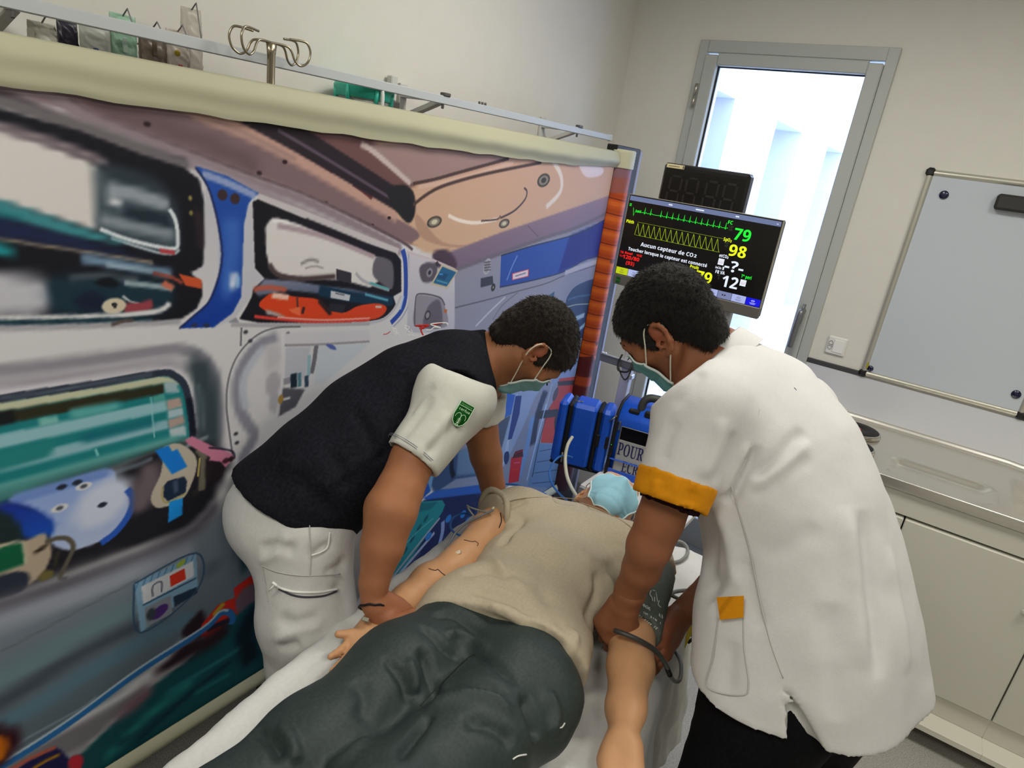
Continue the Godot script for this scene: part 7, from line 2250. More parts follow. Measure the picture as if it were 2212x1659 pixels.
# white and red lettering across the shoulder blades, laid on the shirt
func back_print(t: Node3D, s: Sdf, o: Vector3) -> void:
	var white := mat(Color(0.85, 0.85, 0.86), 0.7)
	var red := mat(Color(0.70, 0.07, 0.03), 0.7)
	var lay := func(pts: Array, r: float, m: Material) -> void: thin_line(t, "back_print", s, o, pts, r, m)
	lay.call([Vector3(-1.0301, 1.3993, -1.1783), Vector3(-1.0168, 1.4027, -1.1880), Vector3(-1.0040, 1.4049, -1.1969), Vector3(-1.0159, 1.3940, -1.1849), Vector3(-1.0079, 1.3810, -1.1846)], 0.0022, red)
	lay.call([Vector3(-1.0225, 1.3995, -1.1831), Vector3(-1.0111, 1.3970, -1.1892), Vector3(-1.0199, 1.3944, -1.1826)], 0.0018, red)
	lay.call([Vector3(-1.0061, 1.3935, -1.1908), Vector3(-0.9969, 1.3951, -1.1972), Vector3(-0.9916, 1.4026, -1.2036), Vector3(-0.9785, 1.4038, -1.2122), Vector3(-1.0010, 1.4077, -1.1998), Vector3(-0.9855, 1.4137, -1.2119), Vector3(-0.9700, 1.4164, -1.2227), Vector3(-0.9677, 1.4124, -1.2224)], 0.0017, white)
	lay.call([Vector3(-0.9952, 1.4076, -1.2034), Vector3(-0.9852, 1.4126, -1.2117), Vector3(-0.9782, 1.4150, -1.2170)], 0.0016, red)
	# the ends of two words: ...NCES and ...INE
	for g in [[0, "DUCES", Vector3(-1.0423, 1.3861, -1.1653), 0.006], [1, "INE", Vector3(-1.0652, 1.3732, -1.1457), 0.005]]:
		pass
	var strokes := [
		[Vector3(-1.0533, 1.3963, -1.1626), Vector3(-1.0454, 1.3955, -1.1673)], [Vector3(-1.0505, 1.3935, -1.1632), Vector3(-1.0439, 1.3880, -1.1651), Vector3(-1.0403, 1.3919, -1.1689), Vector3(-1.0439, 1.3969, -1.1688)],
		[Vector3(-1.0362, 1.3849, -1.1686), Vector3(-1.0432, 1.3859, -1.1646), Vector3(-1.0437, 1.3903, -1.1662)], [Vector3(-1.0357, 1.3894, -1.1708), Vector3(-1.0322, 1.3845, -1.1709)],
		[Vector3(-1.0404, 1.3831, -1.1652), Vector3(-1.0297, 1.3827, -1.1718)], [Vector3(-1.0395, 1.3832, -1.1659), Vector3(-1.0390, 1.3789, -1.1643)], [Vector3(-1.0346, 1.3830, -1.1688), Vector3(-1.0345, 1.3797, -1.1675)], [Vector3(-1.0297, 1.3827, -1.1718), Vector3(-1.0292, 1.3784, -1.1702)],
		[Vector3(-1.0365, 1.3771, -1.1652), Vector3(-1.0343, 1.3731, -1.1649), Vector3(-1.0320, 1.3779, -1.1683), Vector3(-1.0273, 1.3754, -1.1702), Vector3(-1.0212, 1.3776, -1.1749)],
		[Vector3(-1.0751, 1.3859, -1.1448), Vector3(-1.0653, 1.3854, -1.1507)], [Vector3(-1.0728, 1.3819, -1.1446), Vector3(-1.0624, 1.3826, -1.1513)], [Vector3(-1.0719, 1.3820, -1.1452), Vector3(-1.0620, 1.3782, -1.1498)], [Vector3(-1.0706, 1.3778, -1.1443), Vector3(-1.0589, 1.3776, -1.1515)],
		[Vector3(-1.0677, 1.3750, -1.1449), Vector3(-1.0561, 1.3748, -1.1521)], [Vector3(-1.0677, 1.3750, -1.1449), Vector3(-1.0642, 1.3701, -1.1451)], [Vector3(-1.0619, 1.3749, -1.1485), Vector3(-1.0596, 1.3709, -1.1482)], [Vector3(-1.0561, 1.3748, -1.1521), Vector3(-1.0547, 1.3706, -1.1512)]]
	for k in strokes: lay.call(k, 0.0010, white)
	lay.call([Vector3(-1.0872, 1.3694, -1.1305), Vector3(-1.0802, 1.3717, -1.1358), Vector3(-1.0755, 1.3781, -1.1414)], 0.0010, red)
func build_mannequin() -> void:
	var t := thing("training_mannequin", "life-size training mannequin lying on the bed in a beige t-shirt and dark green trousers", "mannequin", Vector3(-0.56, 0.8, -1.15))
	var o := -t.position
	# ---- head, tilted back on the pillow ----
	var hc := Vector3(-0.6355, 0.8814, -1.6464)
	var crown := Vector3(-0.16, 0.02, -0.99).normalized()
	var hx := frame(hc + o, crown, Vector3(0.30, 0.93, -0.05))
	var s := Sdf.new()
	s.xf = hx
	head_ops(s)
	s.xf = at(o)
	s.cap(hc + Vector3(0.02, -0.01, 0.06), Vector3(-0.6037, 0.8680, -1.5234), 0.062, 0.062, 0.03)
	var girdle := [Vector3(-0.7790, 0.8990, -1.3899), Vector3(-0.6161, 0.8829, -1.4595), Vector3(-0.4254, 0.9298, -1.4102)]
	s.chain(girdle, [0.05, 0.055, 0.05], 0.04)
	var ra := [Vector3(-0.8018, 0.8950, -1.3741), Vector3(-0.7957, 0.8881, -1.2752), Vector3(-0.7767, 0.8736, -1.1563), Vector3(-0.7736, 0.8660, -1.1177), Vector3(-0.7763, 0.8637, -1.0278), Vector3(-0.7760, 0.8576, -0.9506), Vector3(-0.7857, 0.8470, -0.8840)]
	s.chain(ra, [0.052, 0.050, 0.044, 0.045, 0.046, 0.037, 0.028], 0.02)
	var la := [Vector3(-0.4100, 0.9262, -1.4058), Vector3(-0.3616, 0.9128, -1.2682), Vector3(-0.3280, 0.8901, -1.1612), Vector3(-0.2999, 0.8815, -1.1002), Vector3(-0.2621, 0.8735, -1.0019), Vector3(-0.2374, 0.8705, -0.9412)]
	s.chain(la, [0.052, 0.049, 0.045, 0.0455, 0.036, 0.0275], 0.02)
	var net := s.net(0.0048)
	var h := Sdf.new()
	h.xf = at(o)
	h.cap(ra[5], ra[6], 0.037, 0.028, 0.01)
	var w := Vector3(-0.7853, 0.8471, -0.8781)
	hand_ops(h, w, Vector3(-0.7430, 0.8342, -0.7494) - w, Vector3(0.05, -1.0, 0.1), [0.1, 0.12, 0.15, 0.15, 0.2], Vector3(-0.8420, 0.8506, -0.7944) - Vector3(-0.7978, 0.8501, -0.8466), 0.10, 0.97)
	net = joined(net, h.net(0.003))
	h = Sdf.new()
	h.xf = at(o)
	h.cap(la[4], la[5], 0.036, 0.0275, 0.01)
	w = Vector3(-0.2366, 0.8681, -0.9407)
	hand_ops(h, w, Vector3(-0.1942, 0.8500, -0.8473) - w, Vector3(0.1, 1.0, 0.15), [0.15, 0.3, 0.32, 0.35, 0.4], Vector3(-0.1664, 0.8609, -0.8940) - w, 0.12, 1.0, 1.0)
	net = joined(net, h.net(0.003))
	var skin := Color(0.76, 0.575, 0.42)
	var line := Color(0.25, 0.14, 0.10)
	put("body", tinted(net, skin, [[hx * Vector3(0, -0.03, 0.05), 0.12, Color(0.74, 0.50, 0.38), 0.5]], 5), skin_mat(0.45), t)
	# moulded joint lines of the arms
	thin_line(t, "joint_line", s, o, [Vector3(-0.7783, 0.9316, -1.1418), Vector3(-0.7605, 0.9303, -1.1523), Vector3(-0.7554, 0.9323, -1.1563), Vector3(-0.7473, 0.9281, -1.1597), Vector3(-0.7474, 0.9226, -1.1573)], 0.0009, mat(line, 0.7))
	thin_line(t, "joint_line", s, o, [Vector3(-0.7752, 0.9154, -1.0123), Vector3(-0.7619, 0.9136, -1.0198), Vector3(-0.7574, 0.9164, -1.0238), Vector3(-0.7472, 0.9099, -1.0275), Vector3(-0.7312, 0.9023, -1.0343), Vector3(-0.7277, 0.8860, -1.0546)], 0.0010, mat(line, 0.7))
	thin_line(t, "joint_line", s, o, [Vector3(-0.7710, 0.9534, -1.2801), Vector3(-0.7630, 0.9348, -1.2774), Vector3(-0.7625, 0.9173, -1.2705)], 0.0014, mat(Color(0.05, 0.03, 0.03), 0.7))
	var st := begin()
	var port := mat(Color(0.85, 0.80, 0.70), 0.4)
	for q in [[Vector3(-0.7753, 0.9087, -1.1068), Vector3(0.012, 0.010, -0.006), 0.0048], [Vector3(-0.8076, 0.9414, -1.2960), Vector3(0.006, 0.008, 0.002), 0.0035], [Vector3(-0.3191, 0.9116, -1.1045), Vector3(0.002, 0.010, 0.006), 0.0045]]:
		st = begin()
		tube(st, PackedVector3Array([q[0] + o - q[1] * 0.6, q[0] + o + q[1]]), q[2], 10)
		done("vein_port", st, port, t)
	# clear dressing below the cuff
	var mk := mask_on(t, hx, 1.0, Color(0.60, 0.80, 0.87))
	for x in [-1.0, 1.0]:
		var q := 0 if x < 0 else 2
		strap(t, [mk[q], hx * Vector3(x * 0.083, 0.010, 0.022), hx * Vector3(x * 0.083, 0.034, 0.002), hx * Vector3(x * 0.082, 0.016, -0.028), hx * Vector3(x * 0.080, -0.012, -0.022), mk[q + 1]])
	# ---- beige t-shirt ----
	var sh := Sdf.new()
	sh.xf = at(o)
	sh.cap(Vector3(-0.7723, 0.9052, -1.3966), Vector3(-0.8167, 0.9107, -1.3089), 0.066, 0.060, 0.05)
	sh.cut(Vector3(-0.8128, 0.9151, -1.3131), Vector3(-0.8240, 0.9152, -1.2563) - Vector3(-0.7901, 0.8996, -1.3832), 0.003)
	sh.cap(Vector3(-0.4578, 0.9255, -1.4133), Vector3(-0.3639, 0.9237, -1.3710), 0.066, 0.052, 0.04)
	sh.cut(Vector3(-0.3804, 0.9265, -1.3744), Vector3(-0.3420, 0.9203, -1.3208) - Vector3(-0.4254, 0.9298, -1.4102), 0.003)
	var wide := (Vector3(-0.4254, 0.9298, -1.4102) - Vector3(-0.7945, 0.8963, -1.3791)).normalized()
	sh.chain([Vector3(-0.6146, 0.8547, -1.4488), Vector3(-0.6037, 0.8691, -1.3742), Vector3(-0.5846, 0.8749, -1.2200), Vector3(-0.5594, 0.8706, -1.0468), Vector3(-0.5419, 0.8565, -0.9334)], [0.072, 0.100, 0.108, 0.107, 0.108], 0.06, wide, 1.42)
	sh.chain(girdle, [0.062, 0.068, 0.066], 0.05)
	sh.cap(Vector3(-0.4173, 0.8887, -1.0490), Vector3(-0.4008, 0.8827, -0.9944), 0.03, 0.02, 0.06)
	sh.cap(Vector3(-0.6230, 0.8583, -0.9586), Vector3(-0.4522, 0.8827, -0.9375), 0.104, 0.104, 0.07)
	sh.cut(Vector3(-0.5392, 0.8783, -0.9440), Vector3(-0.5233, 0.8661, -0.8616) - Vector3(-0.5801, 0.8931, -1.0619), 0.003)
	sh.cut_cap(Vector3(-0.6133, 0.9370, -1.6208), Vector3(-0.5971, 0.9143, -1.5341), 0.095, 0.078, 0.006)
	var folds := [
		[[Vector3(-0.7080, 0.9147, -1.0538), Vector3(-0.6597, 0.9335, -1.0915), Vector3(-0.6024, 0.9334, -1.1021)], 0.0128, -0.0135],
		[[Vector3(-0.7042, 0.9469, -1.0944), Vector3(-0.6442, 0.9414, -1.1044), Vector3(-0.5615, 0.9260, -1.0995)], 0.0112, 0.0108],
		[[Vector3(-0.6623, 0.9244, -1.0113), Vector3(-0.5822, 0.9297, -1.0383), Vector3(-0.5062, 0.9155, -1.0547)], 0.0120, -0.0121],
		[[Vector3(-0.6111, 0.9262, -0.9940), Vector3(-0.5384, 0.9216, -1.0123), Vector3(-0.4523, 0.9046, -1.0089)], 0.0112, 0.0108],
		[[Vector3(-0.4687, 0.9564, -1.2445), Vector3(-0.4288, 0.9396, -1.1751), Vector3(-0.4123, 0.9124, -1.1118)], 0.0144, -0.0162],
		[[Vector3(-0.4482, 0.9494, -1.2544), Vector3(-0.4078, 0.9275, -1.1956), Vector3(-0.3904, 0.8969, -1.1190)], 0.0112, 0.0121],
		[[Vector3(-0.7312, 0.9492, -1.3280), Vector3(-0.7228, 0.9334, -1.2768), Vector3(-0.7064, 0.9189, -1.2062)], 0.0128, -0.0135],
		[[Vector3(-0.7643, 0.9554, -1.3100), Vector3(-0.7713, 0.9533, -1.3422), Vector3(-0.7578, 0.9553, -1.3889)], 0.0080, -0.0108],
		[[Vector3(-0.4272, 0.9124, -1.0776), Vector3(-0.4091, 0.9001, -1.0214), Vector3(-0.4016, 0.8826, -0.9689)], 0.0128, 0.0135],
		[[Vector3(-0.4567, 0.9263, -1.0650), Vector3(-0.4385, 0.9041, -1.0048)], 0.0112, -0.0121],
		[[Vector3(-0.5114, 0.9005, -0.9954), Vector3(-0.4661, 0.8901, -0.9819), Vector3(-0.4208, 0.8837, -0.9824)], 0.0112, -0.0095],
		[[Vector3(-0.5875, 0.9372, -1.2377), Vector3(-0.5634, 0.9083, -1.1659), Vector3(-0.5090, 0.8998, -1.1213)], 0.0192, -0.0081],
		[[Vector3(-0.4646, 0.9708, -1.3529), Vector3(-0.4849, 0.9442, -1.3043), Vector3(-0.5401, 0.9355, -1.2914)], 0.0160, 0.0081]]
	var sn := press(relax(sh.net(0.0068), 1), onto(sh, o, folds), 0.005, 6.0, 21)
	var beige := cloth(Color(0.73, 0.68, 0.59), 12.0, 1.2, 0.92, 0.06)
	var shirt := put("t_shirt", from_arrays(sn[0], sn[1]), beige, t)
	thin_line(shirt, "shoulder_seam", sh, o, [Vector3(-0.8013, 0.9481, -1.3214), Vector3(-0.7657, 0.9688, -1.3521), Vector3(-0.7072, 0.9839, -1.3946), Vector3(-0.6357, 0.9915, -1.4422)], 0.0010, mat(Color(0.54, 0.48, 0.39), 0.9))
	thin_line(shirt, "neck_seam", sh, o, [Vector3(-0.6308, 0.9827, -1.4416), Vector3(-0.5850, 0.9804, -1.4567), Vector3(-0.5348, 0.9695, -1.4709), Vector3(-0.4922, 0.9703, -1.4602), Vector3(-0.4677, 0.9662, -1.4488)], 0.0016, mat(Color(0.62, 0.56, 0.47), 0.9))
	for q in [[Vector3(-0.5240, 1.0023, -1.3538), Vector3(-0.5179, 0.9955, -1.3548)], [Vector3(-0.5201, 0.9962, -1.3538), Vector3(-0.5147, 1.0005, -1.3589)], [Vector3(-0.5183, 0.9965, -1.3551), Vector3(-0.5103, 0.9901, -1.3573)]]:
		thin_line(shirt, "chest_mark", sh, o, q, 0.0008, mat(Color(0.10, 0.09, 0.12), 0.8))
	# rolled cuff of the right sleeve
	st = begin()
	var pth := []
	var ca := (Vector3(-0.7901, 0.8996, -1.3832) - Vector3(-0.8210, 0.9108, -1.2938)).normalized()
	var c1 := ca.cross(Vector3.UP).normalized()
	var c2 := ca.cross(c1)
	for k in 33:
		var a := TAU * k / 32.0
		pth.append(Vector3(-0.8121, 0.9130, -1.3190) + o + (c1 * cos(a) + c2 * sin(a)) * (0.064 + 0.003 * sin(a * 5.0)) + ca * 0.006 * sin(a * 3.0))
	tube(st, PackedVector3Array(pth), 0.0085, 8)
	done("rolled_cuff", st, beige, shirt)
	# ---- dark green trousers ----
	var g := Sdf.new()
	g.xf = at(o)
	g.cap(Vector3(-0.6058, 0.8542, -0.9302), Vector3(-0.4497, 0.8755, -0.9112), 0.094, 0.096, 0.05)
	g.cap(Vector3(-0.6330, 0.8539, -0.9880), Vector3(-0.4713, 0.8690, -0.9699), 0.086, 0.086, 0.05)
	g.chain([Vector3(-0.6181, 0.8582, -0.8992), Vector3(-0.6134, 0.8865, -0.7516), Vector3(-0.5992, 0.9001, -0.5415), Vector3(-0.60, 0.90, -0.36), Vector3(-0.62, 0.865, 0.02)], [0.097, 0.094, 0.080, 0.074, 0.062], 0.04)
	g.chain([Vector3(-0.4384, 0.8774, -0.8940), Vector3(-0.4233, 0.8921, -0.7348), Vector3(-0.435, 0.915, -0.53), Vector3(-0.42, 0.885, -0.30), Vector3(-0.42, 0.865, 0.04)], [0.102, 0.092, 0.082, 0.074, 0.062], 0.04)
	g.cap(Vector3(-0.3770, 0.8851, -0.9104), Vector3(-0.3602, 0.8748, -0.8542), 0.055, 0.050, 0.05)
	g.cut(Vector3(-0.5, 0.8, 0.05), Vector3(0, 0, 1), 0.004)
	g.cut(Vector3(-0.5474, 0.9029, -0.9990), Vector3(-0.5887, 0.9302, -1.1592) - Vector3(-0.5209, 0.8863, -0.8838), 0.004)
	var gf := [
		[[Vector3(-0.5911, 0.9606, -0.7711), Vector3(-0.5530, 0.9540, -0.7546), Vector3(-0.5158, 0.9480, -0.7254), Vector3(-0.5117, 0.9393, -0.6869)], 0.0097, -0.0175],
		[[Vector3(-0.6274, 0.9716, -0.8030), Vector3(-0.5487, 0.9743, -0.7906), Vector3(-0.5078, 0.9780, -0.7926)], 0.0097, -0.0125],
		[[Vector3(-0.5931, 0.9567, -0.7433), Vector3(-0.5585, 0.9504, -0.7248), Vector3(-0.5312, 0.9446, -0.7019)], 0.0075, 0.0100],
		[[Vector3(-0.6374, 0.9359, -0.7321), Vector3(-0.5675, 0.9478, -0.7057), Vector3(-0.5266, 0.9443, -0.6798)], 0.0090, -0.0125],
		[[Vector3(-0.5140, 0.9465, -0.6885), Vector3(-0.4931, 0.9737, -0.7251), Vector3(-0.4592, 0.9735, -0.7711), Vector3(-0.4032, 0.9669, -0.7906)], 0.0097, -0.0150],
		[[Vector3(-0.4977, 0.9490, -0.6872), Vector3(-0.4660, 0.9734, -0.7169), Vector3(-0.4236, 0.9846, -0.7478), Vector3(-0.3736, 0.9705, -0.7606)], 0.0090, 0.0125],
		[[Vector3(-0.5190, 0.9713, -0.8078), Vector3(-0.4692, 0.9701, -0.8258), Vector3(-0.4022, 0.9687, -0.8169)], 0.0105, -0.0112],
		[[Vector3(-0.5750, 0.9698, -0.8223), Vector3(-0.5513, 0.9677, -0.8487), Vector3(-0.4929, 0.9649, -0.8589)], 0.0097, 0.0100],
		[[Vector3(-0.4847, 0.9511, -0.6836), Vector3(-0.4758, 0.9533, -0.6402), Vector3(-0.4677, 0.9437, -0.5913)], 0.0090, -0.0150],
		[[Vector3(-0.3840, 0.9702, -0.8039), Vector3(-0.3530, 0.9517, -0.7906), Vector3(-0.3290, 0.9334, -0.7730)], 0.0120, -0.0163],
		[[Vector3(-0.3671, 0.9529, -0.8572), Vector3(-0.3357, 0.9330, -0.8435), Vector3(-0.3244, 0.9109, -0.8165)], 0.0105, 0.0125],
		[[Vector3(-0.6735, 0.9341, -0.4845), Vector3(-0.6178, 0.9608, -0.4802), Vector3(-0.5861, 0.9553, -0.4726)], 0.0097, -0.0150],
		[[Vector3(-0.6521, 0.9444, -0.5145), Vector3(-0.6075, 0.9470, -0.5058), Vector3(-0.5676, 0.9518, -0.4827)], 0.0090, 0.0112],
		[[Vector3(-0.5104, 0.9640, -0.5732), Vector3(-0.5164, 0.9581, -0.5421), Vector3(-0.5337, 0.9544, -0.5049)], 0.0105, 0.0125],
		[[Vector3(-0.6409, 0.9510, -0.8609), Vector3(-0.5991, 0.9642, -0.8799), Vector3(-0.5272, 0.9657, -0.8753)], 0.0083, -0.0112],
		[[Vector3(-0.6437, 0.9207, -0.6721), Vector3(-0.5993, 0.9250, -0.6515), Vector3(-0.5727, 0.9208, -0.6165)], 0.0135, -0.0075],
		[[Vector3(-0.4248, 0.9691, -0.6908), Vector3(-0.3792, 0.9849, -0.7007), Vector3(-0.3378, 0.9714, -0.7084)], 0.0105, -0.0100]]
	var gn := press(relax(g.net(0.0066), 1), onto(g, o, gf), 0.004, 7.0, 31)
	var green := cloth(Color(0.15, 0.195, 0.19), 12.0, 0.9, 0.55, 0.10)
	green.metallic_specular = 0.4
	var tr := put("trousers", from_arrays(gn[0], gn[1]), green, t)
	thin_line(tr, "trouser_piping", g, o, [Vector3(-0.3357, 0.9426, -0.7102), Vector3(-0.3334, 0.9400, -0.7231), Vector3(-0.3302, 0.9267, -0.7446)], 0.0014, mat(Color(0.8, 0.8, 0.78), 0.7))
	thin_line(tr, "trouser_piping", g, o, [Vector3(-0.3245, 0.9279, -0.8235), Vector3(-0.3174, 0.9185, -0.8365), Vector3(-0.3174, 0.9188, -0.8491)], 0.0014, mat(Color(0.8, 0.8, 0.78), 0.7))
	thin_line(tr, "front_seam", g, o, [Vector3(-0.4973, 0.9799, -0.8124), Vector3(-0.5054, 0.9704, -0.7910), Vector3(-0.5089, 0.9580, -0.7463), Vector3(-0.5075, 0.9558, -0.7088), Vector3(-0.5063, 0.9513, -0.6828)], 0.0010, mat(Color(0.03, 0.045, 0.045), 0.8))
	for q in [Vector3(-0.62, 0.855, 0.07), Vector3(-0.42, 0.855, 0.09)]:
		var f := Sdf.new()
		f.xf = at(o)
		f.cap(q, q + Vector3(0, 0.0, 0.03), 0.045, 0.04, 0.02)
		f.cap(q + Vector3(0, 0, 0.03), q + Vector3(0, 0.14, 0.06), 0.04, 0.032, 0.03)
		var fn := f.net(0.008)
		put("foot", from_arrays(fn[0], fn[1]), mat(Color(0.62, 0.43, 0.30), 0.5), t)
	blood_pressure_cuff(la)
func blood_pressure_cuff(la: Array) -> void:
	var t := thing("blood_pressure_cuff", "grey-green blood pressure cuff with white print wrapped round the mannequin's left upper arm", "cuff", la[1])
	var o := -t.position
	var s := Sdf.new()
	s.xf = at(o)
	var a := Vector3(-0.3893, 0.9230, -1.3799)
	var b := Vector3(-0.3305, 0.8963, -1.1684)
	s.cap(a, b, 0.063, 0.058, 0.02)
	s.cap(Vector3(-0.3658, 0.9254, -1.1460), Vector3(-0.3467, 0.9341, -1.1365), 0.016, 0.016, 0.03)
	var ax := (b - a).normalized()
	s.cut(b - ax * 0.012, ax, 0.004)
	s.cut(a + ax * 0.004, -ax, 0.004)
	var f := [
		[[Vector3(-0.3568, 0.9557, -1.1142), Vector3(-0.3191, 0.9820, -1.1111), Vector3(-0.2912, 0.9558, -1.1550)], 0.008, -0.006],
		[[Vector3(-0.3500, 0.9475, -1.1150), Vector3(-0.3081, 0.9729, -1.1141), Vector3(-0.2844, 0.9401, -1.1527)], 0.007, 0.005],
		[[Vector3(-0.3572, 0.9499, -1.2862), Vector3(-0.3356, 0.9446, -1.2600), Vector3(-0.3142, 0.9411, -1.2220)], 0.008, -0.004]]
	var n := press(s.net(0.005), onto(s, o, f), 0.003, 14.0, 6)
	var m := cloth(Color(0.36, 0.39, 0.36), 14.0, 1.0, 0.75, 0.1)
	var c := put("sleeve_wrap", from_arrays(n[0], n[1]), m, t)
	var ink := mat(Color(0.78, 0.80, 0.78), 0.7)
	# print: LARGE ADULT, arm range, bladder size; letters bent round the cuff
	wrap_words(c, s, o, "ARGE   AD", Vector3(-0.3355, 0.9704, -1.1834), Vector3(-0.2915, 0.9371, -1.2219), 0.0085, ink)
	wrap_words(c, s, o, "47 cm arm c", Vector3(-0.3411, 0.9617, -1.1763), Vector3(-0.2909, 0.9245, -1.2171), 0.0062, ink)
	wrap_words(c, s, o, "adder size 16", Vector3(-0.3434, 0.9555, -1.1723), Vector3(-0.2920, 0.9196, -1.2019), 0.0062, ink)
	thin_line(c, "printed_figure", s, o, [Vector3(-0.3347, 0.9756, -1.2359), Vector3(-0.3339, 0.9677, -1.2332), Vector3(-0.3288, 0.9626, -1.2343), Vector3(-0.3247, 0.9554, -1.2338)], 0.0012, ink)
	thin_line(c, "printed_figure", s, o, [Vector3(-0.3317, 0.9771, -1.2384), Vector3(-0.3261, 0.9761, -1.2414), Vector3(-0.3217, 0.9679, -1.2408), Vector3(-0.3158, 0.9549, -1.2391)], 0.0010, ink)
	thin_line(c, "printed_figure", s, o, [Vector3(-0.3238, 0.9635, -1.2377), Vector3(-0.3211, 0.9550, -1.2359)], 0.0012, ink)
	thin_line(c, "printed_figure", s, o, [Vector3(-0.3113, 0.9644, -1.2334), Vector3(-0.3102, 0.9557, -1.2304), Vector3(-0.3035, 0.9509, -1.2326)], 0.0010, ink)
	for k in 5: thin_line(c, "printed_mark", s, o, [Vector3(-0.3530, 0.9406, -1.1353).lerp(Vector3(-0.2890, 0.9150, -1.1770), k / 5.0), Vector3(-0.3474, 0.9387, -1.1380).lerp(Vector3(-0.2840, 0.9101, -1.1780), k / 5.0)], 0.0014, ink)
	# grey hose from the cuff's edge, a loop over the bed side
	var st := begin()
	tube(st, smooth_path([Vector3(-0.3481, 0.9457, -1.0967), Vector3(-0.3297, 0.9526, -1.0924), Vector3(-0.3023, 0.9494, -1.1018), Vector3(-0.2712, 0.9251, -1.1298), Vector3(-0.2513, 0.9007, -1.1446), Vector3(-0.2379, 0.8843, -1.1462)], 8), 0.0052, 10)
	done("hose", st, mat(Color(0.22, 0.22, 0.21), 0.45), t).position = o
	st = begin()
	tube(st, smooth_path([Vector3(-0.2392, 0.8859, -1.1460), Vector3(-0.2290, 0.8718, -1.1465)], 4), 0.0056, 10)
	done("hose_joint", st, mat(Color(0.05, 0.05, 0.05), 0.35), t).position = o
	st = begin()
	tube(st, smooth_path([Vector3(-0.2303, 0.8735, -1.1464), Vector3(-0.2205, 0.8562, -1.1578), Vector3(-0.2146, 0.8513, -1.1719), Vector3(-0.2205, 0.8441, -1.2027), Vector3(-0.2369, 0.8325, -1.2502), Vector3(-0.2667, 0.8075, -1.3086), Vector3(-0.2952, 0.8092, -1.3415), Vector3(-0.3224, 0.8303, -1.3583)], 8), 0.0042, 10)
	done("hose_tail", st, mat(Color(0.40, 0.40, 0.39), 0.45), t).position = o
# letters set one after another along a line on a garment, each turned to lie on it
func wrap_words(t: Node, s: Sdf, o: Vector3, text: String, from: Vector3, to: Vector3, h: float, m: Material) -> void:
	for k in text.length():
		if text[k] == " ": continue
		var p := from.lerp(to, (k + 0.5) / text.length()) + o
		var dir := (p - o - CAM).normalized()
		var u := p - dir * 0.2
		for q in 50:
			var f := s.value(u)
			if f < 0.0008: break
			u += dir * f * 0.8
		var e := 0.004
		var n := Vector3(s.value(u + Vector3(e, 0, 0)) - s.value(u - Vector3(e, 0, 0)), s.value(u + Vector3(0, e, 0)) - s.value(u - Vector3(0, e, 0)), s.value(u + Vector3(0, 0, e)) - s.value(u - Vector3(0, 0, e))).normalized()
		var x := (to - from).normalized()
		x = (x - n * x.dot(n)).normalized()
		words("lettering", text[k], Transform3D(Basis(x, n.cross(x), n), u + n * 0.0012), h, m, t, true, false, 0.9)
